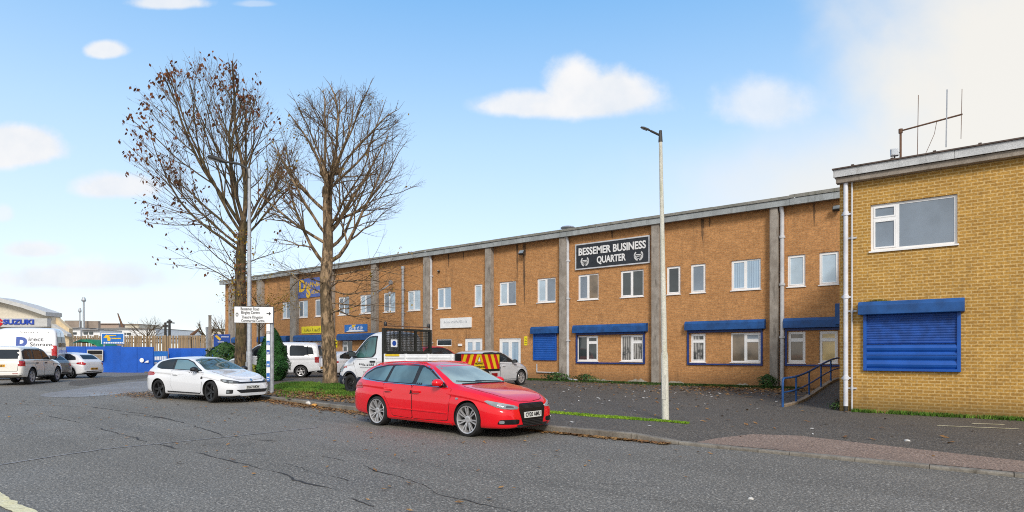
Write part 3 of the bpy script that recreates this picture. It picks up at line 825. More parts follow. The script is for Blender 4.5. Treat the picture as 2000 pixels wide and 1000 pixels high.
for a, b, z in DOORS:
    x0, x1 = fx(a), fx(b); f = MB(); y0, y1 = D1 + .03, D1 + .09
    f.box((x0 + .003, y0, .2), (x0 + .07, y1, z - .003)); f.box((x1 - .07, y0, .2), (x1 - .003, y1, z - .003)); f.box((x0 + .07, y0, z - .08), (x1 - .07, y1, z - .003))
    m_ = (x0 + x1) / 2
    for p, q in ((x0 + .075, m_ - .005), (m_ + .005, x1 - .075)):
        f.box((p, y0 + .012, .22), (p + .11, y1 - .005, z - .085)); f.box((q - .11, y0 + .012, .22), (q, y1 - .005, z - .085))
        f.box((p + .11, y0 + .012, z - .22), (q - .11, y1 - .005, z - .085)); f.box((p + .11, y0 + .012, .22), (q - .11, y1 - .005, 1.05))
    d = f.build('door', M_white, main_b)
    for p, q in ((x0 + .075, m_ - .005), (m_ + .005, x1 - .075)):
        g = MB(); g.box((p + .11, y0 + .03, 1.05), (q - .11, y0 + .045, z - .22)); g.build('pane', M_gvert, d)
    h = MB(); h.box((m_ - .05, y0 - .03, 1.1), (m_ - .02, y0 + .012, 1.25)); h.build('handle', M_galv, d)
# concrete piers, gutter downpipes
PIERS = [(1503, 1521), (1272, 1289), (1092, 1106), (947, 960), (826, 839), (724, 735), (639, 650), (566, 579), (501, 512), (446, 456)]
for a, b in PIERS:
    x0, x1 = fx(a, D1 - .28), fx(b, D1 - .28); x1 -= .14 * (x1 - x0); p = MB(); p.box((x0, D1 - .28, 0.0), (x1, D1 - .002, 7.46)); p.build('pier', M_pier, main_b, bevel=.012)
def downpipe(px, y, ztop, zbot, r, mat, parent, kick=True, brk=(2.2, 4.3, 6.2)):
    x = fx(px, y); p = MB(); path = [(x, y, ztop)]
    if kick: path = [(x, y - .12, ztop + .1), (x, y - .10, ztop), (x, y, ztop - .22)]
    path += [(x, y, ztop - 1.0), (x, y, zbot)]
    p.tube(path, r, 10)
    for z in brk:
        if zbot < z < ztop: p.tube([(x, y, z), (x, y, z + .09)], r * 1.35, 10); p.box((x - .1, y + r * .6, z + .02), (x + .1, y + r * 1.3, z + .06))
    return p.build('downpipe', mat, parent, smooth=40)
downpipe(1527.5, D1 - .10, 7.42, .22, .085, M_pipe, main_b)
downpipe(1109, D1 - .10, 7.42, .5, .075, M_pipe, main_b)
downpipe(842, D1 - .10, 7.42, .22, .075, M_pipe, main_b)
downpipe(461, D1 - .10, 7.42, .22, .085, M_pipe, main_b)
x = fx(1109, D1 - .1); p = MB(); p.tube([(x, D1 - .1, .5), (x + .05, D1 - .16, .38), (x + .35, D1 - .45, .30), (x + .8, D1 - .5, .27)], .06, 8); p.tube([(x - 1.95, D1 - .06, .62), (x - .1, D1 - .06, .60), (x, D1 - .1, .52)], .03, 6); p.tube([(x - 1.95, D1 - .06, .62), (x - 1.95, D1 - .06, 1.05)], .03, 6)
p.build('waste_pipe', M_pipe, main_b, smooth=40)
xf = fx(787, D1 - .2); p = MB(); p.tube([(xf, D1 - .2, .9), (xf, D1 - .2, 6.9)], .085, 10); p.tube([(xf, D1 - .2, 6.86), (xf, D1 - .2, 7.02)], .12, 10)
for z in (2.4, 4.1, 5.6): p.tube([(xf, D1 - .2, z), (xf, D1 - .2, z + .06)], .11, 10); p.bar((xf, D1 - .12, z), (xf, D1 - .002, z), .04, .04)
p.build('flue', M_galv, main_b, smooth=40)
# fascia, roof edge, roof
p = MB(); xs_ = [XL - .3 + i * 3.05 for i in range(int((XR - XL) / 3.05) + 2)]
for a, b in zip(xs_, xs_[1:]): j = random.uniform(-.008, .008); p.box((a + .004, D1 - .36 + j, 7.43), (b - .004, D1 - .30 + j, 7.68))
p.box((XL - .3, D1 - .30, 7.47), (XR, D1 + .0, 7.52))
p.build('fascia', M_fascia, main_b)
p = MB(); n = int((XR - XL) / .35)
for a, b in zip(xs_, xs_[1:]):
    j = random.uniform(-.02, .02)
    p.add([(a, D1 - .40, 7.685 + j * .3), (b, D1 - .40, 7.685 + j * .3), (b, D1 - .40, 7.80 + j), (a, D1 - .40, 7.80 + j), (b, D1 + 11, 8.75), (a, D1 + 11, 8.75)], [(0, 1, 2, 3), (3, 2, 4, 5)])
p.add([(XL - .3, D1 + 11, 8.75), (XR, D1 + 11, 8.75), (XR, D1 + 22.4, 7.7), (XL - .3, D1 + 22.4, 7.7)], [(0, 1, 2, 3)])
rf = p.build('roof', M_roof, main_b, recalc=False)
c = aty(1109, 445, D1 + 1.6); p = MB()
p.lathe([(.11, -.6), (.11, .18), (.17, .20), (.17, .25), (.34, .27), (.40, .31), (.34, .37), (.12, .42), (0, .43)], 20, M=Matrix.Translation((c.x, c.y, 8.0)))
p.build('roof_vent', M_galv, rf, smooth=40)
# rain streaks where the gutter leaks
M_streak = mk_conc('rain_streak', (.11, .065, .035), (.24, .125, .055), (.05, .035, .02), 6.0, .6)
for px_, z1_, L_, w_ in ((1372, 7.44, .95, .07), (1024, 7.44, 3.4, .10), (1010, 7.44, 2.2, .05), (1386, 7.44, .4, .04), (876, 7.44, .8, .05), (1196, 7.44, .35, .06), (1590, 7.44, .9, .05), (905, 7.44, .5, .04)):
    x = fx(px_); A_, B_ = [], []
    for i in range(9):
        t = i / 8; ww = w_ * (1 - t) ** .6 * random.uniform(.7, 1.2) + .006; xo = x + random.uniform(-.012, .012); A_.append(Vector((xo - ww, D1 - .004, z1_ - L_ * t))); B_.append(Vector((xo + ww, D1 - .004, z1_ - L_ * t)))
    p = MB(); p.grid([A_, B_]); p.build('rain_streak', M_streak, main_b, recalc=False)
# pale plinth patches where the render has come away
M_patch = mk_conc('pale_plinth', (.36, .31, .25), (.46, .42, .36), (.18, .14, .09), 5.0, .7)
for xa_, xb_, h_ in ((fx(1118), fx(1215), .10), (fx(1222), fx(1268), .16), (fx(1300), fx(1340), .12), (fx(1430), fx(1472), .09)):
    n_ = 14; A_ = [Vector((xa_ + (xb_ - xa_) * i / n_, D1 - .0045, .12)) for i in range(n_ + 1)]
    B_ = [Vector((q.x, q.y, .24 + h_ * min(1, 3 * i / n_, 3 * (n_ - i) / n_) * (.7 + .6 * random.random()))) for i, q in enumerate(A_)]; p = MB(); p.grid([A_, B_]); p.build('plinth_patch', M_patch, main_b, recalc=False)
# shutter boxes with guide frames
def shutter_box(parent, x0, x1, z0, z1, y, d=.24, mat=None, name='shutter_box'):
    s_ = MB(); prof = [(0, z0), (-d, z0), (-d, z0 + (z1 - z0) * .72), (-d * .70, z1), (0, z1)]
    vs_ = [(x0, y - .002 + a, z) for a, z in prof] + [(x1, y - .002 + a, z) for a, z in prof]; n = len(prof)
    s_.add(vs_, [tuple(range(n)), tuple(range(2 * n - 1, n - 1, -1))] + [(i, (i + 1) % n, n + (i + 1) % n, n + i) for i in range(n)])
    return s_.build(name, mat or M_blue, parent, bevel=.012)
def shutter_frame(parent, x0, x1, z0, z1, y, w_=.07):
    s_ = MB(); s_.box((x0, y - .075, z0), (x0 + w_, y - .002, z1)); s_.box((x1 - w_, y - .075, z0), (x1, y - .002, z1)); s_.box((x0 + w_, y - .07, z0), (x1 - w_, y - .002, z0 + .06)); s_.box((x0 + w_, y - .07, z1 - .10), (x1 - w_, y - .002, z1))
    return s_.build('shutter_frame', M_navy, parent)
for (a, b, fa, fb_) in ((1530, 1650, 1534, 1650), (1337, 1493, 1343, 1490), (1118, 1262, 1126, 1260)):
    shutter_box(main_b, fx(a, D1 - .2), fx(b, D1 - .2), 2.60, 2.99, D1); shutter_frame(main_b, fx(fa), fx(fb_), 1.10, 2.598, D1)
for (a, b) in ((661, 738), (576, 632), (505, 562), (455, 470)): shutter_box(main_b, fx(a, D1 - .2), fx(b, D1 - .2), 2.48, 2.93, D1, .38)
xx = fx(1631, D1 - .3); p = MB(); p.box((xx, D1 - .34, 2.7), (xx + .28, D1 - .26, 3.48)); p.build('shutter_bracket', M_blue, main_b, bevel=.01)
shutter_box(main_b, fx(1036, D1 - .2), fx(1089, D1 - .2), 2.62, 2.98, D1)
def curtain(parent, x0, x1, z0, z1, y, pitch, dep, mat, ribs=()):
    s_ = MB(); P = []; z = z0
    while z < z1 - 1e-4:
        zz = min(z + pitch, z1)
        for k in range(5): t = k / 4; P.append((z + (zz - z) * t * .98, dep * math.sin(math.pi * t)))
        z = zz
    s_.grid([[Vector((x0, y - .03 - d, z)) for z, d in P], [Vector((x1, y - .03 - d, z)) for z, d in P]])
    for rz, rh, rd in ribs: s_.box((x0, y - .03 - rd, rz), (x1, y - .02, rz + rh))
    return s_.build('shutter', mat, parent)
curtain(main_b, sh[0] + .05, sh[1] - .05, 1.3, 2.63, D1, .095, .012, M_blue2)
p = MB(); p.box((sh[0] - .02, D1 - .07, 1.24), (sh[0] + .05, D1 - .002, 2.618)); p.box((sh[1] - .05, D1 - .07, 1.24), (sh[1] + .02, D1 - .002, 2.618)); p.box((sh[0] + .05, D1 - .075, 1.24), (sh[1] - .05, D1 - .002, 1.30)); p.build('shutter_frame', M_blue2, main_b)
# lamps and little boxes on the wall
def wall_lamp(parent, px, py, mat=M_dsteel, s=1.0):
    q = aty(px, py, D1 - .1); p = MB(); p.bar((q.x, D1 - .002, q.z), (q.x, D1 - .22 * s, q.z + .02), .04, .04)
    M = Matrix.Translation((q.x + .02, D1 - .26 * s, q.z)) @ Matrix.Rotation(R(-35), 4, 'X'); p.box((-.17 * s, -.06, -.13 * s), (.17 * s, .06, .13 * s), 0, M)
    o = p.build('flood_light', mat, parent, bevel=.015); g = MB(); g.box((-.14 * s, -.068, -.10 * s), (.14 * s, -.058, .10 * s), 0, M); g.build('lens', M_lamp, o); return o
wall_lamp(main_b, 1022, 494); wall_lamp(main_b, 1634, 408, s=.8); wall_lamp(main_b, 856, 530, s=.35)
p = MB(); q = aty(752, 563, D1 - .3); p.bar((q.x - .5, D1 - .5, q.z - .25), (q.x + .7, D1 - .35, q.z + .25), .06, .06); p.bar((q.x + .5, D1 - .002, q.z - .3), (q.x + .5, D1 - .4, q.z - .3), .07, .07); p.lathe([(0, -.15), (.13, -.1), (.16, .05), (.06, .15), (0, .16)], 12, M=Matrix.Translation((q.x + .7, D1 - .42, q.z + .3))); p.lathe([(0, -.1), (.1, -.06), (.1, .06), (0, .1)], 12, M=Matrix.Translation((q.x + .62, D1 - .42, q.z - .35)))
p.build('camera_bracket', M_galv, main_b, smooth=40)
p = MB(); q = aty(865, 0, D1); p.box((fx(896), D1 - .08, 2.02), (fx(903), D1 - .002, 2.15)); p.build('meter_box', M_white, main_b, bevel=.01)
# weathered strip under the wall: low render plinth left of the ramp
# ---- signs on the long front (each is a thing)
def board(name, x0, x1, z0, z1, y, mat, label, cat='sign', th=.05, frame=None, fw=.05, group=None):
    root = empty(name, ((x0 + x1) / 2, y, z0), 0, label, cat, group)
    b = MB(); b.box((x0, y - th, z0), (x1, y - .003, z1)); b.build('panel', mat, root)
    if frame:
        f = MB(); e = th + .015
        f.box((x0 - fw, y - e, z0 - fw), (x1 + fw, y - .003, z0)); f.box((x0 - fw, y - e, z1), (x1 + fw, y - .003, z1 + fw)); f.box((x0 - fw, y - e, z0), (x0, y - .003, z1)); f.box((x1, y - e, z0), (x1 + fw, y - .003, z1)); f.build('frame', frame, root)
    return root
def scribble(mb, x0, x1, z, h, y, w=.02):
    """lettering too worn or far to read: a row of short uneven strokes facing -y"""
    rr = random.Random(int(abs(x0) * 97 + z * 13)); x = x0
    while x < x1:
        if rr.random() < .14: x += h * .35; continue
        k = rr.choice((0, 1, 2, 3)); hh = h * rr.uniform(.62, 1.0); wd = h * rr.uniform(.32, .55)
        def st(a, b): mb.bar((x + a[0] * wd, y, z + a[1] * hh), (x + b[0] * wd, y, z + b[1] * hh), w, .006, 0, (0, 1, 0))
        if k == 0: st((0, 0), (0, 1)); st((0, 1), (1, .6)); st((1, .6), (0, .4))
        elif k == 1: st((0, 0), (.5, 1)); st((.5, 1), (1, 0)); st((.2, .4), (.8, .4))
        elif k == 2: st((0, 0), (0, 1)); st((0, .5), (1, .5)); st((1, 0), (1, .7))
        else: st((1, .9), (0, .7)); st((0, .7), (1, .25)); st((1, .25), (0, 0))
        x += wd + h * .16
x0, x1 = fx(1127), fx(1268); z0, z1 = 5.80, 6.96
s = board('building_sign', x0, x1, z0, z1, D1, M_sblk, 'large black framed sign reading Bessemer Business Quarter with two wreath emblems', th=.07, frame=M_pipe, fw=.06)
cx = (x0 + x1) / 2; yf = D1 - .076; t = MB()
text_mb('BESSEMER BUSINESS', .50, face_M((cx, yf, z0 + .80), (1, 0, 0)), .02, mb=t, bold=.012, width=(x1 - x0) * .93)
text_mb('QUARTER', .46, face_M((cx, yf, z0 + .32), (1, 0, 0)), .02, mb=t, bold=.012, width=(x1 - x0) * .40)
t.build('lettering', M_wink, s, recalc=False)
for ex in (x0 + .50, x1 - .50):
    e = MB(); ez = z0 + .34
    for k in range(9):
        for sg in (1, -1):
            a = R(-90) + sg * R(12 + k * 14); r_ = .20; c_ = Vector((ex + r_ * math.cos(a), yf - .004, ez + r_ * math.sin(a) * 1.08)); ta = Vector((-math.sin(a), 0, math.cos(a))) * sg; na = Vector((math.cos(a), 0, math.sin(a)))
            for si in (1, -1):
                tip = c_ + ta * .055 + na * si * .04; e.add([c_, c_ + ta * .045 + na * si * .004, tip, c_ + ta * .012 + na * si * .03], [(0, 1, 2, 3)])
    e.box((ex - .13, yf - .008, ez + .02), (ex + .13, yf, ez + .055)); e.box((ex - .10, yf - .008, ez - .05), (ex + .10, yf, ez - .02)); e.tube([(ex + .15 * math.cos(R(a)), yf - .004, ez + .15 * math.sin(R(a))) for a in range(180, 361, 20)], .012, 5)
    e.build('wreath_emblem', M_wink, s, recalc=False)
x0, x1 = fx(862), fx(922); s = board('shop_sign', x0, x1, 3.08, 3.66, D1, M_board, 'long white sign board with faint worn lettering over the small window', th=.09)
t = MB(); scribble(t, x0 + .3, x1 - .35, 3.36, .17, D1 - .093); t.build('lettering', plain('faded_lettering', (.50, .53, .57), .6), s, recalc=False)
x0, x1 = fx(590), fx(634); s = board('shop_sign', x0, x1, 3.06, 3.56, D1, M_yellow, 'bright yellow shop sign above the blue shutter box behind the right tree')
t = MB(); scribble(t, x0 + .35, x1 - .2, 3.16, .28, D1 - .053); t.build('lettering', M_ink, s, recalc=False)
x0, x1 = fx(674), fx(718); s = board('shop_sign', x0, x1, 3.05, 3.55, D1, M_sblue, 'blue and white painted shop sign above a shutter box left of the truck')
t = MB(); scribble(t, x0 + .5, x1 - .5, 3.2, .26, D1 - .053, .035); t.add([(x0 + .15, D1 - .053, 3.07), (x1 - .2, D1 - .053, 3.07), (x1 - .5, D1 - .053, 3.16), (x0 + .6, D1 - .053, 3.19)], [(0, 1, 2, 3)]); t.build('lettering', M_board, s, recalc=False)
t = MB(); t.add([(x0 + .9, D1 - .056, 3.28), (x0 + 1.25, D1 - .056, 3.5), (x0 + 1.3, D1 - .056, 3.53), (x0 + .8, D1 - .056, 3.53)], [(0, 1, 2, 3)]); t.build('swoosh', M_yink, s, recalc=False)
x0, x1 = fx(583), fx(634); s = board('shop_sign', x0, x1, 5.68, 7.08, D1, M_spurp, 'slate blue sign with big yellow lettering high on the wall behind the right tree')
t = MB(); text_mb('D', 1.15, face_M((x0 + .55, D1 - .055, 6.52), (1, 0, 0)), .01, mb=t, bold=.05); scribble(t, x0 + 1.05, x1 - .3, 6.42, .42, D1 - .053, .06); text_mb('S', 1.1, face_M((x0 + 1.35, D1 - .057, 6.05), (1, 0, 0)), .01, mb=t, bold=.06); scribble(t, x0 + 1.75, x1 - .5, 5.92, .36, D1 - .053, .05); t.build('lettering', M_yink, s, recalc=False)
q0, q1 = fx(1024), fx(1030); s = board('notice', q0, q1, 2.02, 2.50, D1, M_yellow, 'small yellow notice beside the closed blue shutter', 'notice', .01)
t = MB(); t.tube([((q0 + q1) / 2 + .05 * math.cos(R(a)), D1 - .013, 2.35 + .05 * math.sin(R(a))) for a in range(0, 361, 30)], .008, 4); t.box((q0 + .03, D1 - .013, 2.20), (q1 - .03, D1 - .010, 2.23)); t.box((q0 + .03, D1 - .013, 2.12), (q1 - .03, D1 - .010, 2.15)); t.build('symbol', M_ink, s)
q0, q1 = fx(653), fx(659); s = board('notice', q0, q1, 2.0, 2.6, D1, M_yellow, 'yellow notice by the shutter box between the tree trunk and the truck', 'notice', .01)
t = MB(); t.box((q0 + .04, D1 - .013, 2.4), (q1 - .04, D1 - .010, 2.45)); t.box((q0 + .04, D1 - .013, 2.2), (q1 - .04, D1 - .010, 2.25)); t.build('symbol', M_ink, s)

# ---- the nearer brick building on the right
bx0, bx1 = fx(1640, D2), 12.0
rb = empty('brick_building', ((bx0 + bx1) / 2, D2, .13), 0, 'yellow brick building end at the right with one closed blue roller shutter', 'building')
wx0, wx1 = fx(1700, D2), fx(1870, D2); wz0, wz1 = 4.07, 5.20
ww = MB(); wall_holes(ww, bx0, bx1, -.2, 5.96, D2, [(wx0, wx1, wz0, wz1)], .13)
ww.add([(bx0, D2, -.2), (bx0, D1 - .36, -.2), (bx0, D1 - .36, 5.96), (bx0, D2, 5.96)], [(0, 1, 2, 3)])
ww.add([(bx1, D2, -.2), (bx1, D1 - .36, -.2), (bx1, D1 - .36, 5.96), (bx1, D2, 5.96)], [(0, 1, 2, 3)])
ww.build('wall', M_brick2, rb, recalc=False)
make_window(rb, wx0, wx1, wz0, wz1, D2, 'big', [M_ggrey, M_ggrey, M_ggrey], fr=.06)
p = MB(); xs_ = [bx0 - .10 + i * 2.44 for i in range(8)]
for a, b in zip(xs_, xs_[1:]): p.box((a + .003, D2 - .26, 5.94), (min(b, bx1) - .003, D2 - .22, 6.12))
p.box((bx0 - .10, D2 - .215, 5.96), (bx0 - .06, D1 - .45, 6.12)); p.build('fascia', M_fascia2, rb)
p = MB(); p.box((bx0 - .05, D2 - .20, 5.80), (bx1, D2 - .003, 5.935)); p.build('soffit_board', M_soffit, rb, bevel=.01)
p = MB(); p.box((bx0 - .12, D2 - .30, 6.125), (bx1 + .1, D1 - .45, 6.155))
x = bx0 + .3
while x < bx1: p.box((x, D2 - .305, 6.155), (x + .06, D1 - .5, 6.182)); x += .82
p.build('roof', M_roofedge, rb)
bz0, bz1 = 2.53, 2.84
shutter_box(rb, fx(1676, D2 - .2), fx(1884, D2 - .2), bz0, bz1, D2, .26, M_blue)
s0, s1 = fx(1687, D2), fx(1877, D2)
curtain(rb, s0 + .07, s1 - .07, 1.83, 2.54, D2, .058, .009, plain('perforated_slat_blue', (.009, .066, .31), .5, var=.25, scale=5))
sh2 = curtain(rb, s0 + .07, s1 - .07, 1.24, 1.828, D2, .195, .045, M_blue2, ribs=((1.56, .035, .055), (1.80, .022, .02)))
p = MB(); p.box((s0, D2 - .08, 1.18), (s0 + .07, D2 - .002, 2.528)); p.box((s1 - .07, D2 - .08, 1.18), (s1, D2 - .002, 2.528)); p.box((s0 + .07, D2 - .085, 1.18), (s1 - .07, D2 - .002, 1.238)); p.build('shutter_frame', M_blue2, rb, bevel=.006)
downpipe(1652, D2 - .09, 5.95, .30, .052, M_pipew, rb, kick=False, brk=(.95, 2.95, 5.0))
p = MB(); xq = fx(1652, D2 - .09); p.tube([(xq, D2 - .09, .30), (xq, D2 - .09, .1)], .05, 10); p.build('drain_shoe', M_dsteel, rb, smooth=40)
downpipe(1664, D2 - .05, 5.9, .14, .022, M_pipe, rb, kick=False, brk=(.7, 2.6, 4.4))
p = MB(); xq = fx(1664, D2 - .05); p.box((xq - .12, D2 - .16, .10), (xq + .14, D2 - .01, .17)); p.build('drain_slab', M_kerb, rb)
# moss tuft on the shutter box
mb = MB()
for _ in range(500):
    x = random.gauss(fx(1715, D2), .16); y = D2 - random.uniform(.01, .16); z = bz1 - .02; a = random.uniform(0, 6.28); h = random.uniform(.03, .10) * math.exp(-((x - fx(1715, D2)) / .3) ** 2)
    mb.add([(x - .01 * math.cos(a), y - .01 * math.sin(a), z), (x + .01 * math.cos(a), y + .01 * math.sin(a), z), (x + random.gauss(0, .03), y, z + h)], [(0, 1, 2)])
tag(mb.build('moss_tuft', mk_leaf('dry_moss', (.10, .10, .02), (.17, .14, .03)), recalc=False), kind='stuff')
# aerials and flood light on its roof
yA = D2 + .35
def A(px, py): return aty(px, py, yA)
an = empty('rooftop_aerial', (A(1760, 300).x, yA, 6.155), 0, 'rusty roof bracket carrying three thin whip aerials on the yellow brick building', 'aerial')
p = MB(); c0 = A(1759, 256); p.tube([(c0.x, yA, 6.12), (c0.x, yA, c0.z)], .026, 8); c1 = A(1880, 223); p.tube([(c0.x - .04, yA, c0.z), (c1.x, yA, c1.z)], .020, 8); p.lathe([(.045, -.05), (.045, .05)], 8, M=Matrix.Translation((c0.x, yA, c0.z))); p.build('bracket', M_rust, an, smooth=40)
for (px_, t_, b_, r_, m_) in ((1792, 187, 306, .007, M_rust), (1848, 176, 288, .013, M_galv), (1877, 175, 272, .006, M_rust)):
    a, b = A(px_, t_), A(px_, b_); p = MB(); p.tube([(a.x + .02, yA - .03, a.z), (b.x, yA - .03, b.z)], r_, 6); p.build('whip_aerial', m_, an, smooth=40)
p = MB(); a = A(1830, 235); b = A(1800, 305); p.tube([(a.x, yA, a.z), (a.x - .05, yA + .02, a.z - .3), (b.x + .1, yA + .02, b.z + .1), (b.x, yA, 6.16), (b.x - .5, yA, 6.17)], .006, 5); p.build('cable', M_rust, an)
fl = empty('flood_light', (A(1748, 300).x, yA, 6.155), 0, 'small grey flood light on the roof edge beside the aerial bracket', 'flood light')
q = A(1748, 300); M = Matrix.Translation((q.x, yA - .1, q.z)) @ Matrix.Rotation(R(20), 4, 'Z') @ Matrix.Rotation(R(-12), 4, 'X'); p = MB(); p.box((-.085, -.04, -.09), (.085, .04, .09), 0, M); p.build('housing', M_galv, fl, bevel=.012)
p = MB(); p.box((-.068, -.048, -.07), (.068, -.038, .07), 0, M); p.build('lens', M_ggrey, fl); p = MB(); p.bar((q.x, yA - .06, 6.12), (q.x, yA - .06, q.z - .03), .03, .03); p.bar((q.x, yA - .08, q.z), (c0.x, yA, q.z), .02, .02); p.build('bracket', M_dsteel, fl)

# ---- access ramp and its blue handrail
def rmp(y): return .17 + .50 * sst(y, 18.2, 24.8)
rx = -4.42
p = MB(); ysr = [17.4 + i * .5 for i in range(17)]
P0 = [Vector((rx - .14, y, rmp(y) + .05)) for y in ysr]; P1 = [Vector((rx, y, rmp(y) + .05)) for y in ysr]
p.grid([P0, P1]); p.grid([P1, [q + Vector((0, 0, -.9)) for q in P1]]); p.grid([[q + Vector((0, 0, -.9)) for q in P0], P0]); p.add([P0[0], P1[0], P1[0] - Vector((0, 0, .9)), P0[0] - Vector((0, 0, .9))], [(0, 1, 2, 3)])
tag(p.build('ramp_kerb', M_plinth), kind='structure')
p = MB(); p.grid([[Vector((rx - .001, y, rmp(y) - .02)) for y in ysr], [Vector((bx0 + .02, y, rmp(y) - .02)) for y in ysr]]); tag(p.build('ramp', M_fore, smooth=60), kind='structure')
hr = empty('handrail', (rx - .07, 17.4, .2), 0, 'blue tubular handrail climbing the side of the access ramp', 'handrail')
hx = rx - .07; p = MB(); yy = [17.35, 17.40, 17.55] + [17.8 + i * .55 for i in range(14)]
def rail(y): return rmp(y) + .76
p.tube([(hx, 17.35, .1), (hx, 17.35, rail(17.4) - .12), (hx, 17.38, rail(17.4) - .03), (hx, 17.48, rail(17.5))] + [(hx, y, rail(y)) for y in yy[3:]], .030, 10); p.build('top_rail', M_blue, hr, smooth=50)
p = MB(); p.tube([(hx, y, rail(y) - .38) for y in yy[1:]], .022, 8); p.build('lower_rail', M_blue, hr, smooth=50)
for y in (18.75, 20.3, 21.9, 23.4): p = MB(); p.tube([(hx, y, rmp(y) - .02), (hx, y, rail(y))], .028, 8); p.build('post', M_blue, hr, smooth=50)
# ------------------------------------------------------------------ vehicles: lofted bodies, projected panels, lathed wheels
def pchip(tb):
    tb = sorted(tb); X = [a for a, b in tb]; Y = [b for a, b in tb]; n = len(X)
    h = [X[i + 1] - X[i] for i in range(n - 1)]; d = [(Y[i + 1] - Y[i]) / h[i] for i in range(n - 1)]; m = [0] * n
    m[0], m[-1] = d[0], d[-1]
    for i in range(1, n - 1):
        if d[i - 1] * d[i] > 0:
            w1, w2 = 2 * h[i] + h[i - 1], h[i] + 2 * h[i - 1]; m[i] = (w1 + w2) / (w1 / d[i - 1] + w2 / d[i])
    def f(x):
        if x <= X[0]: return Y[0]
        if x >= X[-1]: return Y[-1]
        i = max(k for k in range(n - 1) if X[k] <= x); t = (x - X[i]) / h[i]
        return (2 * t ** 3 - 3 * t * t + 1) * Y[i] + (t ** 3 - 2 * t * t + t) * h[i] * m[i] + (-2 * t ** 3 + 3 * t * t) * Y[i + 1] + (t ** 3 - t * t) * h[i] * m[i + 1]
    return f
class Car:
    def __init__(c, root, sp):
        c.root = root; c.sp = sp
        T, B, W, L, Z = (pchip(sp[k]) for k in ('top', 'belt', 'w', 'wl', 'zb'))
        x0, x1 = sp['top'][0][0], sp['top'][-1][0]
        if x0 > x1: x0, x1 = x1, x0
        c.xr, c.xf, c.wm = x0, x1, max(b for a, b in sp['w'])
        n = sp.get('n', 70); xs = []
        for i in range(n):
            t = i / (n - 1); e = .5 - .5 * math.cos(math.pi * t); xs.append(x0 + (x1 - x0) * (.45 * t + .55 * e))
        tum = sp.get('tum', .42); cr = sp.get('crown', .94); fl = sp.get('shoulder', .025)
        rings = []
        for x in xs:
            zt, zb, zl, w, wl = T(x), B(x), Z(x), W(x), L(x); zb = min(zb, zt - .012); h = zt - zb; s = zb - zl
            g = min(1, h / .25)
            w7 = max(.05, w - fl * g - tum * .82 * h - (1 - g) * .10); w8 = w7 * (.74 - .10 * (1 - g))
            half = [(0, zl), (wl * .80, zl), (wl - .05, zl + .015), (wl - .012, zl + .12 * s), (wl, zl + .42 * s), (wl - .006, zl + .68 * s), (w + .6 * (wl - w) - .012, zl + .80 * s), (w + .6 * (wl - w) + .004, zl + .86 * s), (w, zb),
                    (w - fl * g - tum * .10 * h, zb + .10 * h), (w7, zb + .84 * h), (w8, zb + cr * h + (1 - cr) * .5 * h), (0, zt)]
            ring = half + [(-y, z) for y, z in half[-2:0:-1]]
            for _ in range(2):
                q = []
                for i in range(len(ring)):
                    a, b = ring[i], ring[(i + 1) % len(ring)]
                    k = .2
                    q += [(a[0] * (1 - k) + b[0] * k, a[1] * (1 - k) + b[1] * k), (a[0] * k + b[0] * (1 - k), a[1] * k + b[1] * (1 - k))]
                ring = q
            rings.append([Vector((x, y, z)) for y, z in ring])
        m = MB(); k = len(rings[0]); vs_ = [q for r_ in rings for q in r_]; fs_ = []
        for i in range(n - 1):
            for j in range(k): j2 = (j + 1) % k; fs_.append((i * k + j, i * k + j2, (i + 1) * k + j2, (i + 1) * k + j))
        fs_.append(tuple(range(k - 1, -1, -1))); fs_.append(tuple((n - 1) * k + j for j in range(k))); m.add(vs_, fs_)
        body = m.build('body', [sp['paint'], M_under], root, world=False)
        # wheel openings
        cut = MB(); ra = sp['arch']
        for ax in sp['axles']:
            for sg in (1, -1):
                y0 = sp['cut_in'] * sg; M = Matrix.Translation((ax, 0, sp['r'] + sp.get('arch_up', .01))) @ Matrix.Rotation(R(90), 4, 'X')
                cut.lathe([(ra, -min(y0, sg * 1.6)), (ra, -max(y0, sg * 1.6))], 40, M=M)
        co = cut.build('cutter', M_under, None, origin=(0, 0, 0))
        md = body.modifiers.new('arches', 'BOOLEAN'); md.object = co; md.operation = 'DIFFERENCE'; md.solver = 'EXACT'
        mw = body.matrix_world; bpy.context.view_layer.update(); co.matrix_world = body.matrix_world
        bpy.context.view_layer.update()
        dg = bpy.context.evaluated_depsgraph_get(); me = bpy.data.meshes.new_from_object(body.evaluated_get(dg))
        body.modifiers.clear(); old = body.data; body.data = me; bpy.data.meshes.remove(old); cm = co.data; bpy.data.objects.remove(co); bpy.data.meshes.remove(cm)
        me.materials.clear(); me.materials.append(sp['paint']); me.materials.append(M_under)
        for p in me.polygons:
            q = p.center; u = 0
            for ax in sp['axles']:
                d = math.hypot(q.x - ax, q.z - sp['r'] - sp.get('arch_up', .01))
                if d < ra - .004 and abs(q.y) < sp['cut_in'] + .02: u = 1
                elif abs(d - ra) < .01 and abs(p.normal.y) < .35: u = 1
            if p.normal.z < -.85 and q.z < .36: u = 1
            p.material_index = u
        me.polygons.foreach_set('use_smooth', [True] * len(me.polygons)); me.set_sharp_from_angle(angle=R(34))
        c.body = body
        bm = bmesh.new(); bm.from_mesh(me); c.bvh = BVHTree.FromBMesh(bm); bm.free()
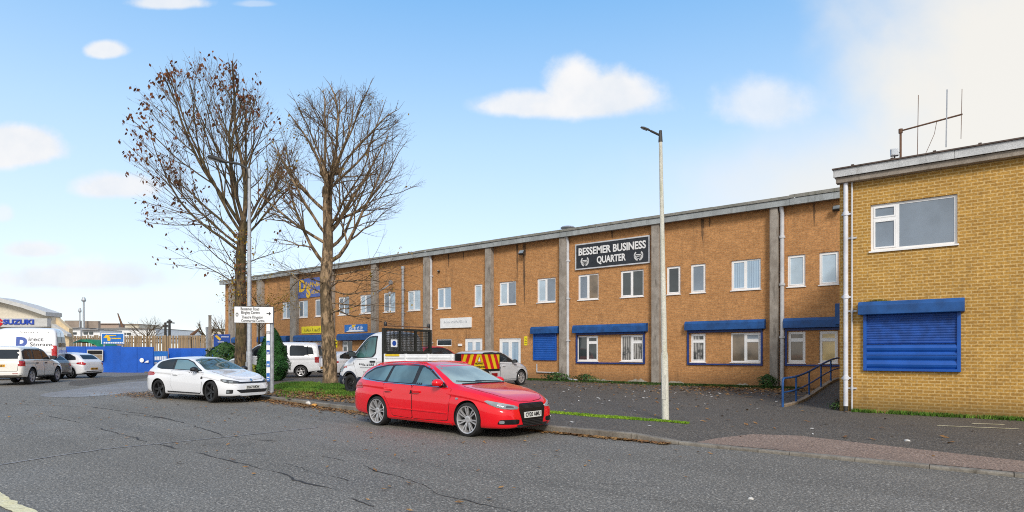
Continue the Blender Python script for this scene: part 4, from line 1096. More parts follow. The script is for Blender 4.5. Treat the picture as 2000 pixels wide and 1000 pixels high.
    def cast(c, mode, a, b, s=1):
        if mode == 'side': o, d = Vector((a, s * 3, b)), Vector((0, -s, 0))
        elif mode == 'front': o, d = Vector((5, a, b)), Vector((-1, 0, 0))
        elif mode == 'rear': o, d = Vector((-5, a, b)), Vector((1, 0, 0))
        elif mode == 'top': o, d = Vector((a, b, 5)), Vector((0, 0, -1))
        elif mode == 'corner': d = Vector((-1, -s, 0)).normalized(); u = Vector((1, -s, 0)).normalized(); o = Vector((c.xf - .30, s * .79 * c.wm, b)) + u * a - d * 2
        elif mode == 'rcorner': d = Vector((1, -s, 0)).normalized(); u = Vector((-1, -s, 0)).normalized(); o = Vector((c.xr + .22, s * .80 * c.wm, b)) + u * a - d * 2
        h = c.bvh.ray_cast(o, d)
        if h[0] is None:
            h = c.bvh.find_nearest(o + d * {'side': 2.15, 'front': 2.8, 'rear': 2.8, 'top': 4.0}.get(mode, 2.0)); return h[0], d
        return h[0], d
    def patch(c, name, mode, poly, mat, off=.006, s=1, step=.06, parent=None, rnd=0, mats=None):
        pts = [Vector(p) for p in (smooth_corners(poly, rnd) if rnd else poly)]
        vv = []; n = len(pts)
        for i in range(n):
            a, b = pts[i], pts[(i + 1) % n]; k = max(1, int((b - a).length / step))
            for j in range(k): vv.append(a.lerp(b, j / k))
        m_ = len(vv)
        x0, x1 = min(v.x for v in pts), max(v.x for v in pts); y0, y1 = min(v.y for v in pts), max(v.y for v in pts)
        poly2 = [(v.x, v.y) for v in pts]; x = x0 + step / 2
        while x < x1:
            y = y0 + step / 2
            while y < y1:
                if inpoly(poly2, x, y): vv.append(Vector((x, y)))
                y += step
            x += step
        r = delaunay_2d_cdt(vv, [], [list(range(m_))], 1, 1e-5)
        top, low = [], []
        for v in r[0]:
            p, d = c.cast(mode, v.x, v.y, s); top.append(p - d * off); low.append(p + d * .004)
        fs_ = [tuple(f) for f in r[2]]; ed = {}
        for f in fs_:
            for i in range(len(f)): e = (f[i], f[(i + 1) % len(f)]); ed[e] = ed.get(e, 0) + 1
        bd = [e for e in ed if (e[1], e[0]) not in ed]; N = len(top); sk = [(b, a, a + N, b + N) for a, b in bd]
        m = MB(); m.add(top + low, fs_ + sk)
        return m.build(name, mat, parent or c.root, smooth=35, world=False)
    def pair(c, name, mode, poly, mat, **k):
        return [c.patch(name, mode, poly, mat, s=sg, **k) for sg in (1, -1)]
def smooth_corners(poly, r):
    out = []; n = len(poly)
    for i in range(n):
        p, a, b = Vector(poly[i]), Vector(poly[i - 1]), Vector(poly[(i + 1) % n]); u, w = a - p, b - p; k = min(r, u.length * .45, w.length * .45)
        u.normalize(); w.normalize(); s0, s1 = p + u * k, p + w * k
        for t in (0, .33, .67, 1): out.append((s0 * (1 - t) ** 2 + p * 2 * t * (1 - t) + s1 * t * t)[:])
    return [(a[0], a[1]) for a in out]
def inset(poly, d):
    n = len(poly); A = sum(poly[i - 1][0] * poly[i][1] - poly[i][0] * poly[i - 1][1] for i in range(n)); sg = 1 if A > 0 else -1; out = []
    for i in range(n):
        p, a, b = Vector(poly[i]), Vector(poly[i - 1]), Vector(poly[(i + 1) % n]); u = (p - a).normalized(); w = (b - p).normalized()
        n1, n2 = Vector((-u.y, u.x)) * sg, Vector((-w.y, w.x)) * sg; m = (n1 + n2); m = m / max(.3, m.length_squared / 2) / 1.0
        out.append(tuple(p + m * d))
    return out

_wheels = {}
def wheel_mesh(r, w, rim_r, style, mat_rim):
    """tyre, rim; turned round local Y, outer face towards -Y"""
    key = (r, w, rim_r, style, mat_rim.name)
    if key in _wheels: return _wheels[key]
    Mx = Matrix.Rotation(R(90), 4, 'X')      # lathe axis Z -> -Y (height h lands at y = -h)
    t = MB(); h = w / 2
    prof = [(rim_r - .005, -h * .86), (rim_r + .012, -h * .96), (r - .045, -h), (r - .012, -h * .90), (r, -h * .66), (r, -.012), (r - .008, -.006), (r - .008, .006), (r, .012), (r, h * .66), (r - .012, h * .90), (r - .045, h), (rim_r + .012, h * .96), (rim_r - .005, h * .86)]
    t.lathe(prof, 40, M=Mx, closed=True)
    m = MB(); o = h * .80
    m.lathe([(rim_r, h * .90), (rim_r - .004, h * .95), (rim_r - .022, h * .90), (rim_r - .03, h * .55), (rim_r - .05, -h * .8), (rim_r, -h * .84)], 40, M=Mx, cap=False)
    # dark barrel and disc
    m.lathe([(rim_r - .024, h * .55), (rim_r - .03, -h * .1), (.06, -h * .1), (0, -h * .1)], 32, 1, Mx, cap=False); m.lathe([(rim_r * .62, h * .02), (rim_r * .60, h * .08), (.05, h * .08), (0, h * .08)], 32, 2, Mx)
    def spoke(a, wi, wo, lean=0.0, r0=.05, z0=.62, z1=.86):
        c_, s_ = math.cos(a), math.sin(a); rad = Vector((c_, 0, s_)); tan = Vector((-s_, 0, c_)); ro = rim_r - .014
        P = []
        for rr, ww, zz, ln in ((r0, wi, z0, 0), ((r0 + ro) * .5, (wi + wo) / 2, (z0 + z1) / 2 + .06, lean * .5), (ro, wo, z1, lean)):
            for dy in (zz, zz - .28):
                for sg in (1, -1): P.append(rad * rr + tan * (sg * ww / 2 + ln) + Vector((0, -h * dy, 0)))
        F = []
        for i in (0, 4): F += [(i, i + 1, i + 5, i + 4), (i + 2, i + 6, i + 7, i + 3), (i, i + 4, i + 6, i + 2), (i + 1, i + 3, i + 7, i + 5)]
        m.add(P, F)
    if style == 'double7':
        for k in range(7):
            a = 2 * math.pi * k / 7 + .2
            for sg in (1, -1): spoke(a + sg * .10, .020, .024, sg * .012)
    elif style == 'five':
        for k in range(5): spoke(2 * math.pi * k / 5 + .3, .075, .060)
    elif style == 'fivetwin':
        for k in range(5):
            for sg in (1, -1): spoke(2 * math.pi * k / 5 + .3 + sg * .16, .035, .045, sg * .02)
    elif style == 'steel':
        m.lathe([(rim_r - .026, h * .5), (rim_r * .75, h * .62), (rim_r * .45, h * .35), (.08, h * .55), (0, h * .6)], 32, 0, Mx)
        for k in range(8):
            a = 2 * math.pi * k / 8; m.lathe([(.028, h * .56), (.0, h * .565)], 8, 1, Mx @ Matrix.Translation((rim_r * .68 * math.cos(a), rim_r * .68 * math.sin(a), .012)))
    m.lathe([(.075, h * .30), (.072, h * .66), (.05, h * .72), (.035, h * .70), (0, h * .69)], 20, M=Mx)
    _wheels[key] = (t, m); return _wheels[key]
def add_wheels(c, axles, track, r, w, rim_r, style, mat_rim, steer=0.0):
    first = None
    t, m = wheel_mesh(r, w, rim_r, style, mat_rim)
    for ax in axles:
        for sg in (-1, 1):
            if first is None:
                e = empty('wheel', (ax, sg * track, r)); e.parent = c.root
                ty = t.build('tyre', M_rubber, e, smooth=40, world=False); ri = m.build('rim', [mat_rim, M_under, M_dsteel], e, smooth=30, world=False); first = e
            else:
                e = first.copy(); col.objects.link(e); e.parent = c.root
                for ch in first.children: k = ch.copy(); col.objects.link(k); k.parent = e
            e.location = (ax, sg * track, r); e.rotation_euler = (0, random.uniform(0, 1.2), (0 if sg < 0 else math.pi) + (steer if ax == max(axles) else 0))
def mirror_part(c, x, y, z, mat, k=1.0, base=M_black):
    for sg in (1, -1):
        m = MB(); bm = bmesh.new(); bmesh.ops.create_icosphere(bm, subdivisions=3, radius=1)
        V = []
        for v in bm.verts:
            q = v.co.copy(); q.x = (max(q.x, -.45)) * .115 * k; q.y *= .125 * k; q.z = (max(q.z, -.75)) * .085 * k; V.append(q + Vector((x, sg * (y + .12 * k), z)))
        m.add(V, [tuple(v.index for v in f.verts) for f in bm.faces]); bm.free()
        m2 = m.build('door_mirror', mat, c.root, smooth=40, world=False)
        a = MB(); a.bar((x - .005, sg * (y - .05), z - .07 * k), (x, sg * (y + .10), z - .05 * k), .07 * k, .035 * k); a.build('mirror_arm', base, m2, world=False)
        g = MB(); g.box((x - .058 * k, sg * (y + .12 * k) - .09 * k, z - .05 * k), (x - .053 * k, sg * (y + .12 * k) + .09 * k, z + .055 * k)); g.build('mirror_glass', M_lampd, m2, world=False)
def plate(c, mode, txt, y, z, mat, w=.52, h=.112, tilt=0):
    p, d = c.cast(mode, y, z); p2, _ = c.cast(mode, y + .24, z); p3, _ = c.cast(mode, y - .24, z)
    sgn = 1 if mode == 'front' else -1; xx = max(sgn * p.x, sgn * p2.x, sgn * p3.x) * sgn
    b = MB(); b.box((xx - .006, y - w / 2, z - h / 2), (xx + .006, y + w / 2, z + h / 2)) if True else None
    off = sgn * .012
    for i, v in enumerate(b.v): b.v[i] = (v[0] + off, v[1], v[2])
    o = b.build('number_plate', mat, c.root, world=False)
    M = face_M((xx + off + sgn * .009, y, z), (0, sgn, 0)); t = text_mb(txt, h * .98, M, .003, bold=.003, width=w * .86); t.build('lettering', M_ink, o, recalc=False, world=False)
def thingcar(name, label, cat, p, heading, group=None):
    return empty(name, p, heading, label, cat, group)
def lerp2(poly, k): return poly
HATCH = dict(
    top=[(-1.98, .55), (-1.97, .80), (-1.90, .96), (-1.72, 1.12), (-1.45, 1.33), (-1.2, 1.41), (-.6, 1.455), (-.1, 1.45), (.3, 1.37), (1.0, 1.02), (1.15, .97), (1.6, .87), (1.88, .74), (2.02, .60), (2.05, .45)],
    belt=[(-1.98, .53), (-1.95, .78), (-1.80, .93), (-1.3, .97), (-.4, .93), (.6, .90), (1.15, .87), (1.6, .78), (1.9, .66), (2.02, .55), (2.05, .43)],
    w=[(-1.98, .58), (-1.92, .70), (-1.6, .78), (-1.0, .81), (.5, .81), (1.2, .79), (1.7, .70), (1.95, .54), (2.05, .40)],
    wl=[(-1.98, .70), (-1.9, .78), (-1.5, .85), (-.8, .84), (.5, .84), (1.2, .855), (1.65, .80), (1.95, .66), (2.05, .50)],
    zb=[(-1.98, .32), (-1.8, .24), (-1.2, .19), (1.2, .18), (1.9, .2), (2.05, .24)], axles=(1.25, -1.22), r=.305, arch=.35, cut_in=.56, tum=.40)
def scaled(sp, kx, ky, kz, **ov):
    o = dict(sp)
    for k in ('top', 'belt', 'zb'): o[k] = [(x * kx, z * kz) for x, z in sp[k]]
    for k in ('w', 'wl'): o[k] = [(x * kx, y * ky) for x, y in sp[k]]
    o['axles'] = tuple(a * kx for a in sp['axles']); o['cut_in'] = sp['cut_in'] * ky; o.update(ov); return o
def hatch(name, label, p, heading, paint, kx=1, ky=1, kz=1, cat='car', group=None, rim=None, plate_r=None, plate_f=None, glass=None, style='fivetwin', doors=2, roofpaint=None, mirror=None, r=None):
    root = thingcar(name, label, cat, p, heading, group); sp = scaled(HATCH, kx, ky, kz, paint=paint)
    if r: sp['r'] = r; sp['arch'] = r + .05
    c = Car(root, sp); g = glass or M_cgl_d
    S = lambda P: [(a * kx, b * kz) for a, b in P]; Y = lambda P: [(a * ky, b * kz) for a, b in P]
    dlo = S([(.86, .965), (.22, 1.335), (-.2, 1.385), (-1.05, 1.355), (-1.42, 1.20), (-1.50, 1.03), (-.9, 1.0)])
    for sg in (1, -1):
        c.patch('window_surround', 'side', dlo, M_black, .004, sg, rnd=.05)
        c.patch('side_window', 'side', S([(.72, .985), (.20, 1.305), (-.16, 1.35), (-.18, .99)]), g, .008, sg, rnd=.03)
        c.patch('side_window', 'side', S([(-.25, .995), (-.23, 1.35), (-1.00, 1.325), (-1.05, 1.02)]), g, .008, sg, rnd=.03)
        c.patch('side_window', 'side', S([(-1.11, 1.025), (-1.07, 1.315), (-1.36, 1.18), (-1.42, 1.045)]), g, .008, sg, rnd=.03)
        for dl in ([(.92, .86), (.90, .30), (-.20, .28), (-.21, .92)], [(-.24, .92), (-.23, .28), (-.72, .30), (-.86, .60), (-1.08, .80), (-1.10, .94)]):
            P = S(dl); d = c.patch('door', 'side', P, paint, .0055, sg, rnd=.05, step=.1); c.patch('door_seal', 'side', inset(P, -.012), M_under, .0025, sg, rnd=.05, step=.1, parent=d)
            hx_ = (P[0][0] * .2 + P[-1][0] * .8) if dl[0][0] > 0 else P[-1][0] + .22; c.patch('handle', 'side', [(hx_ - .09, .80 * kz), (hx_ + .09, .80 * kz), (hx_ + .09, .84 * kz), (hx_ - .09, .84 * kz)], paint, .035, sg, rnd=.015, parent=d)
    c.patch('windscreen', 'front', Y([(-.66, 1.0), (.66, 1.0), (.54, 1.36), (.3, 1.385), (-.3, 1.385), (-.54, 1.36)]), M_wscr, .006, rnd=.05)
    c.patch('rear_window', 'rear', Y([(-.56, 1.06), (.56, 1.06), (.46, 1.32), (-.46, 1.32)]), g, .006, rnd=.06)
    for sg in (1, -1):
        c.patch('headlight', 'corner', [(a * ky, b * kz) for a, b in ((-.16, .66), (.20, .60), (.26, .66), (.10, .76), (-.22, .80))], M_lamp, .006, sg, rnd=.03, step=.04)
        c.patch('tail_light', 'rcorner', [(a * ky, b * kz) for a, b in ((-.24, .80), (.16, .74), (.20, .84), (.02, .92), (-.24, .88))], M_tail, .008, sg, rnd=.03, step=.04)
    c.patch('grille', 'front', Y([(-.42, .36), (.42, .36), (.5, .46), (-.5, .46)]), M_black, .006, rnd=.02); c.patch('upper_grille', 'front', Y([(-.34, .60), (.34, .60), (.40, .66), (-.40, .66)]), M_black, .006, rnd=.02)
    c.patch('bumper_insert', 'rear', Y([(-.60, .28), (.60, .28), (.56, .40), (-.56, .40)]), M_black, .006, rnd=.04)
    if plate_r: plate(c, 'rear', plate_r, 0, .53 * kz, M_amber)
    if plate_f: plate(c, 'front', plate_f, 0, .50 * kz, M_plate)
    mirror_part(c, .66 * kx, .80 * ky, 1.0 * kz, mirror or paint)
    add_wheels(c, sp['axles'], .73 * ky, sp['r'], .20, sp['r'] * .69, style, rim or M_alloy)
    return c
def head2(pf, pr):
    return math.atan2(pf.y - pr.y, pf.x - pr.x)
def place2(front_px, rear_px, hfun, lat):
    """ground point and heading of a car whose right-hand wheels touch the ground at two photo points; lat: half track"""
    f = (on_road if hfun is h_road else on_fore)(*front_px); r_ = (on_road if hfun is h_road else on_fore)(*rear_px)
    a = head2(f, r_); mid = (f + r_) / 2; n = Vector((-math.sin(a), math.cos(a), 0)); q = mid + n * lat
    return Vector((q.x, q.y, hfun(q.x, q.y))), a

def place3(front_px, rear_x, base, axf, lat):
    """ground point and heading from the outer face of the right front wheel and the photo column of the rear one"""
    f = on_road(*front_px); best = None
    for k in range(-600, 601):
        a = R(k * .05); r_ = f - Vector((math.cos(a), math.sin(a), 0)) * base; X, Z = r_.x * ST + r_.y * CT, -r_.x * CT + r_.y * ST; e = abs(1000 + FPX * X / Z - rear_x)
        if best is None or e < best[0]: best = (e, a)
    a = best[1]; q = f - Vector((math.cos(a), math.sin(a), 0)) * axf + Vector((-math.sin(a), math.cos(a), 0)) * lat
    return Vector((q.x, q.y, h_road(q.x, q.y))), a

# ---- red estate car in the foreground
AUD = dict(paint=M_red,
    top=[(-2.42, .45), (-2.415, .70), (-2.38, .93), (-2.28, 1.05), (-2.05, 1.27), (-1.85, 1.35), (-1.4, 1.405), (-.7, 1.435), (-.2, 1.425), (.15, 1.36), (.55, 1.19), (.98, 1.00), (1.10, .965), (1.5, .905), (1.9, .815), (2.15, .725), (2.26, .64), (2.30, .50), (2.305, .36)],
    belt=[(-2.42, .43), (-2.41, .68), (-2.36, .88), (-2.2, .985), (-1.9, 1.0), (-1.2, .97), (-.3, .94), (.6, .915), (1.1, .885), (1.5, .835), (1.9, .75), (2.15, .665), (2.26, .59), (2.305, .34)],
    w=[(-2.42, .60), (-2.38, .70), (-2.2, .775), (-1.8, .83), (-1.2, .855), (-.2, .86), (.6, .855), (1.2, .84), (1.7, .80), (2.0, .72), (2.2, .58), (2.305, .44)],
    wl=[(-2.42, .72), (-2.36, .80), (-2.15, .87), (-1.6, .912), (-1.0, .900), (0, .895), (.7, .895), (1.35, .912), (1.8, .89), (2.08, .80), (2.22, .68), (2.305, .50)],
    zb=[(-2.42, .36), (-2.3, .27), (-1.9, .22), (-.9, .165), (.9, .165), (1.9, .17), (2.2, .18), (2.305, .20)],
    axles=(1.404, -1.404), r=.325, arch=.362, cut_in=.60, tum=.44, n=100)
p, hd = place3((911, 853), 735, 2.808, 1.404, .905)
root = thingcar('estate_car', 'glossy red estate car with silver multi-spoke wheels parked at the kerb', 'car', p, hd)
c = Car(root, AUD)
dlo = [(.80, .925), (.52, 1.085), (.14, 1.285), (-.14, 1.352), (-.65, 1.372), (-1.25, 1.355), (-1.70, 1.285), (-2.02, 1.14), (-2.10, 1.03), (-1.2, .975)]
for sg in (1, -1):
    s_ = c.patch('window_trim', 'side', inset(dlo, -.020), M_chrome, .003, sg, rnd=.05)
    c.patch('window_surround', 'side', dlo, M_black, .005, sg, rnd=.05)
    c.patch('side_window', 'side', [(.70, .955), (.46, 1.085), (.12, 1.255), (-.10, 1.312), (-.15, .965)], M_cgl, .009, sg, rnd=.03)
    c.patch('side_window', 'side', [(-.27, .97), (-.235, 1.325), (-.65, 1.338), (-1.02, 1.325), (-1.10, .985)], M_cgl, .009, sg, rnd=.03)
    c.patch('side_window', 'side', [(-1.20, .992), (-1.10, 1.325), (-1.30, 1.312), (-1.68, 1.245), (-1.94, 1.125), (-2.02, 1.035)], M_cgl, .009, sg, rnd=.03)
    for dl, hx_ in (([(.93, .90), (.90, .55), (.86, .27), (-.20, .245), (-.22, .93)], -.08), ([(-.245, .93), (-.225, .245), (-.86, .27), (-.98, .50), (-1.14, .68), (-1.19, .95)], -1.02)):
        d = c.patch('door', 'side', dl, M_red, .0055, sg, rnd=.05, step=.09); c.patch('door_seal', 'side', inset(dl, -.011), M_under, .0022, sg, rnd=.05, step=.09, parent=d)
        c.patch('handle', 'side', [(hx_ - .11, .775), (hx_ + .11, .785), (hx_ + .11, .825), (hx_ - .11, .815)], M_red, .042, sg, rnd=.02, step=.03, parent=d)
        c.patch('handle_shade', 'side', [(hx_ - .09, .745), (hx_ + .10, .755), (hx_ + .10, .775), (hx_ - .09, .77)], M_under, .0085, sg, rnd=.01, step=.03, parent=d)  # black patch laid on the door as shade below the handle
    c.patch('side_moulding', 'side', [(.84, .405), (.84, .425), (-.93, .445), (-.93, .425)], M_red, .020, sg, step=.09)
    c.patch('sill', 'side', [(.98, .18), (.98, .225), (-.99, .235), (-.99, .19)], M_red, .030, sg, step=.09)
    c.patch('side_repeater', 'side', [(1.08, .70), (1.15, .70), (1.15, .735), (1.08, .735)], M_lamp, .012, sg, rnd=.012, step=.03)
    hl = c.patch('headlight', 'corner', [(-.02, .585), (.10, .560), (.38, .545), (.40, .585), (.30, .625), (.10, .665), (-.20, .715), (-.26, .70), (-.16, .635)], M_lamp, .010, sg, rnd=.02, step=.03)
    c.patch('projector', 'corner', [(-.02, .62), (.06, .605), (.08, .65), (0, .67)], M_chrome, .016, sg, rnd=.025, step=.02, parent=hl); c.patch('reflector', 'corner', [(.14, .585), (.30, .57), (.30, .60), (.16, .625)], M_lampd, .014, sg, rnd=.015, step=.02, parent=hl)
    fg = c.patch('fog_grille', 'corner', [(-.02, .275), (.40, .265), (.42, .345), (.36, .36), (.03, .36)], M_gloss, .006, sg, rnd=.03, step=.03)
    c.patch('fog_lamp', 'corner', [(.02, .29), (.12, .29), (.12, .345), (.02, .345)], M_lamp, .014, sg, rnd=.03, step=.02, parent=fg)
    c.patch('tail_light', 'rcorner', [(-.30, .82), (.20, .80), (.24, .90), (.10, .96), (-.26, .93)], M_tail, .010, sg, rnd=.03, step=.04)
    m = MB(); m.tube([c.cast('top', x, sg * .56)[0] + Vector((0, 0, dz)) for x, dz in ((0, -.01), (-.12, .022), (-.5, .026), (-.9, .026), (-1.3, .026), (-1.7, .022), (-1.85, -.01))], .013, 8); m.build('roof_rail', M_red, root, smooth=50, world=False)
c.patch('windscreen', 'front', [(-.74, .985), (0, 1.0), (.74, .985), (.68, 1.12), (.57, 1.33), (.30, 1.372), (-.30, 1.372), (-.57, 1.33), (-.68, 1.12)], M_wscr, .006, rnd=.04, step=.05)
m = MB(); P = [];
for y in (-.62, -.3, 0, .3, .62):
    q, _ = c.cast('front', y, .985 + .012 * (1 - abs(y))); P.append(q + Vector((.03, 0, -.006)))
m.tube(P, .018, 6); wp = m.build('cowl', M_black, root, smooth=50, world=False)
m = MB(); q0, _ = c.cast('front', .55, 1.0); q1, _ = c.cast('front', -.15, 1.03); m.tube([q0 + Vector((.02, 0, .01)), q1 + Vector((.02, 0, .012))], .009, 6); q0, _ = c.cast('front', -.05, 1.0); q1, _ = c.cast('front', -.66, 1.035); m.tube([q0 + Vector((.02, 0, .01)), q1 + Vector((.02, 0, .012))], .009, 6); m.build('wiper', M_black, wp, world=False)
c.patch('rear_window', 'rear', [(-.58, 1.06), (.58, 1.06), (.50, 1.28), (-.50, 1.28)], M_cgl_d, .006, rnd=.06)
hood = [(1.12, -.70), (1.12, .70), (1.6, .70), (2.0, .58), (2.20, .38), (2.235, .0), (2.20, -.38), (2.0, -.58), (1.6, -.70)]
c.patch('bonnet_gap', 'top', inset(hood, -.012) if False else inset(hood, -.010), M_under, .0016, rnd=.08, step=.08); c.patch('bonnet', 'top', hood, M_red, .0055, rnd=.08, step=.07)
gr = c.patch('grille', 'front', [(-.28, .205), (.28, .205), (.325, .32), (.385, .52), (.37, .625), (.33, .65), (-.33, .65), (-.37, .625), (-.385, .52), (-.325, .32)], M_gloss, .010, rnd=.03, step=.05)
m = MB()
for z in (.23, .26, .29, .32, .56, .58, .60, .62):
    q, _ = c.cast('front', 0, z); q2, _ = c.cast('front', .30, z); m.tube([(q2.x + .014, -.31, z), (q.x + .016, 0, z), (q2.x + .014, .31, z)], .004, 5)
m.build('grille_bars', M_dsteel, gr, world=False)
plate(c, 'front', 'CV20 AMU', 0, .425, M_plate)
for i, o in enumerate(()): pass
c.patch('lower_lip', 'front', [(-.50, .205), (.50, .205), (.46, .25), (-.46, .25)], M_black, .006, rnd=.02)
mirror_part(c, .60, .80, 1.005, M_red)
add_wheels(c, AUD['axles'], .795, .325, .235, .270, 'double7', M_alloy)

# ---- white coupe
SCI = dict(paint=M_wht,
    top=[(-2.11, .45), (-2.105, .75), (-2.05, .93), (-1.93, 1.04), (-1.70, 1.20), (-1.45, 1.32), (-1.0, 1.385), (-.5, 1.404), (-.1, 1.385), (.25, 1.28), (.95, .99), (1.08, .955), (1.45, .885), (1.8, .785), (2.02, .68), (2.11, .58), (2.14, .42), (2.145, .34)],
    belt=[(-2.11, .43), (-2.10, .73), (-2.0, .92), (-1.75, 1.0), (-1.4, 1.01), (-.6, .965), (.3, .92), (1.05, .875), (1.45, .81), (1.8, .715), (2.02, .62), (2.11, .54), (2.145, .32)],
    w=[(-2.11, .58), (-2.05, .70), (-1.8, .79), (-1.3, .835), (-.5, .83), (.4, .83), (1.1, .82), (1.6, .77), (1.9, .66), (2.06, .52), (2.145, .42)],
    wl=[(-2.11, .70), (-2.03, .80), (-1.7, .895), (-1.29, .915), (-.8, .885), (.2, .875), (.8, .885), (1.29, .905), (1.65, .875), (1.93, .76), (2.07, .62), (2.145, .48)],
    zb=[(-2.11, .34), (-1.9, .25), (-1.2, .18), (1.2, .17), (1.9, .17), (2.145, .19)], axles=(1.29, -1.288), r=.325, arch=.362, cut_in=.58, tum=.46, n=80)
p, hd = place3((410, 787), 309, 2.578, 1.29, .885)
root = thingcar('coupe', 'white three door coupe with black wheels parked beside the kerb left of the direction sign', 'car', p, hd)
c = Car(root, SCI)
dlo = [(.80, .945), (.55, 1.06), (.20, 1.235), (-.12, 1.318), (-.55, 1.335), (-1.0, 1.315), (-1.38, 1.235), (-1.52, 1.13), (-1.50, 1.05), (-1.2, 1.0), (-.5, .985)]
for sg in (1, -1):
    c.patch('window_surround', 'side', dlo, M_black, .005, sg, rnd=.06)
    c.patch('side_window', 'side', [(.70, .975), (.50, 1.065), (.18, 1.215), (-.12, 1.29), (-.62, 1.305), (-.58, 1.005)], M_cgl, .009, sg, rnd=.03)
    c.patch('side_window', 'side', [(-.68, 1.01), (-.71, 1.30), (-1.0, 1.285), (-1.33, 1.21), (-1.44, 1.12), (-1.42, 1.06), (-1.15, 1.025)], M_cgl_d, .009, sg, rnd=.03)
    dl = [(.90, .90), (.88, .55), (.84, .27), (-.50, .26), (-.66, .50), (-.66, .965)]
    d = c.patch('door', 'side', dl, M_wht, .0055, sg, rnd=.06, step=.1); c.patch('door_seal', 'side', inset(dl, -.010), M_under, .0022, sg, rnd=.06, step=.1, parent=d)
    c.patch('handle', 'side', [(-.55, .80), (-.33, .80), (-.33, .835), (-.55, .835)], M_wht, .04, sg, rnd=.015, step=.03, parent=d)
    c.patch('side_moulding', 'side', [(.80, .245), (.80, .275), (-.80, .30), (-.80, .265)], M_black, .020, sg, step=.09)
    hl = c.patch('headlight', 'corner', [(.02, .585), (.36, .575), (.40, .60), (.26, .655), (-.02, .70), (-.22, .715), (-.24, .685), (-.12, .615)], M_lampd, .010, sg, rnd=.03, step=.03)
    c.patch('lamp_lens', 'corner', [(.02, .61), (.14, .605), (.14, .65), (.02, .665)], M_lamp, .016, sg, rnd=.025, step=.02, parent=hl); c.patch('indicator', 'corner', [(-.14, .64), (-.04, .63), (-.05, .68), (-.17, .69)], M_lamp, .016, sg, rnd=.015, step=.02, parent=hl)
    fg = c.patch('fog_grille', 'corner', [(-.06, .27), (.14, .27), (.16, .39), (-.04, .395)], M_black, .006, sg, rnd=.03, step=.03); c.patch('fog_lamp', 'corner', [(-.04, .29), (.05, .29), (.05, .37), (-.04, .37)], M_lamp, .012, sg, rnd=.03, step=.02, parent=fg)
    c.patch('tail_light', 'rcorner', [(-.42, .80), (.10, .76), (.14, .86), (.0, .93), (-.42, .90)], M_tail, .010, sg, rnd=.03, step=.04)
c.patch('windscreen', 'front', [(-.72, .985), (0, 1.0), (.72, .985), (.65, 1.12), (.56, 1.30), (.30, 1.345), (-.30, 1.345), (-.56, 1.30), (-.65, 1.12)], mk_glass('dark_windscreen', (.05, .085, .085), .02, .6, 1.0), .006, rnd=.04, step=.05)
c.patch('rear_window', 'rear', [(-.55, 1.08), (.55, 1.08), (.48, 1.29), (-.48, 1.29)], M_cgl_d, .006, rnd=.06)
c.patch('grille', 'front', [(-.50, .575), (.50, .575), (.56, .625), (-.56, .625)], M_black, .010, rnd=.015, step=.05)
q, _ = c.cast('front', 0, .66); m = MB(); m.lathe([(.055, 0), (.055, .012), (.045, .018), (0, .018)], 20, M=Matrix.Translation(q) @ Matrix.Rotation(R(60), 4, 'Y')); m.build('badge', M_chrome, root, smooth=40, world=False)
c.patch('lower_grille', 'front', [(-.46, .285), (.46, .285), (.58, .385), (-.58, .385)], M_black, .008, rnd=.03, step=.05)
plate(c, 'front', 'DL67 NKW', 0, .45, M_plate)
c.patch('wing_gap', 'top', inset([(1.10, -.70), (1.10, .70), (1.7, .66), (1.98, .48), (2.05, 0), (1.98, -.48), (1.7, -.66)], -.010), M_under, .0016, rnd=.08, step=.08); c.patch('bonnet', 'top', [(1.10, -.70), (1.10, .70), (1.7, .66), (1.98, .48), (2.05, 0), (1.98, -.48), (1.7, -.66)], M_wht, .0055, rnd=.08, step=.07)
mirror_part(c, .58, .80, 1.0, M_black)
add_wheels(c, SCI['axles'], .775, .325, .225, .255, 'five', M_alloyd, steer=R(-8))

def turn_to(p, px, L_):
    """heading that carries a point L_ metres further to the photo column px (the turn away from the camera)"""
    best = None
    for k in range(0, 1800):
        a = R(k * .1); q = p + Vector((math.cos(a), math.sin(a), 0)) * L_; X, Z = q.x * ST + q.y * CT, -q.x * CT + q.y * ST; e = abs(1000 + FPX * X / Z - px)
        if Z > -p.x * CT + p.y * ST and (best is None or e < best[0]): best = (e, a)
    return best[1]
# ---- white four by four on the left, seen from behind
SUV = dict(paint=M_cream,
    top=[(-2.20, .50), (-2.19, .90), (-2.14, 1.05), (-2.02, 1.40), (-1.92, 1.66), (-1.75, 1.715), (-1.0, 1.745), (-.2, 1.735), (.2, 1.66), (.75, 1.30), (.95, 1.17), (1.2, 1.12), (1.8, 1.04), (2.1, .92), (2.22, .75), (2.25, .5)],
    belt=[(-2.20, .48), (-2.18, .88), (-2.1, 1.03), (-1.8, 1.10), (-.5, 1.07), (.8, 1.04), (1.2, 1.02), (1.8, .94), (2.1, .82), (2.25, .48)],
    w=[(-2.20, .72), (-2.15, .80), (-1.9, .87), (-1.2, .895), (.8, .89), (1.5, .86), (2.0, .74), (2.25, .60)], wl=[(-2.20, .80), (-2.12, .88), (-1.8, .935), (-1.33, .95), (0, .93), (1.33, .95), (1.85, .90), (2.1, .78), (2.25, .66)],
    zb=[(-2.20, .42), (-2.0, .34), (-1.2, .30), (1.2, .28), (2.25, .34)], axles=(1.33, -1.33), r=.37, arch=.43, cut_in=.60, tum=.24, n=70, crown=.95)
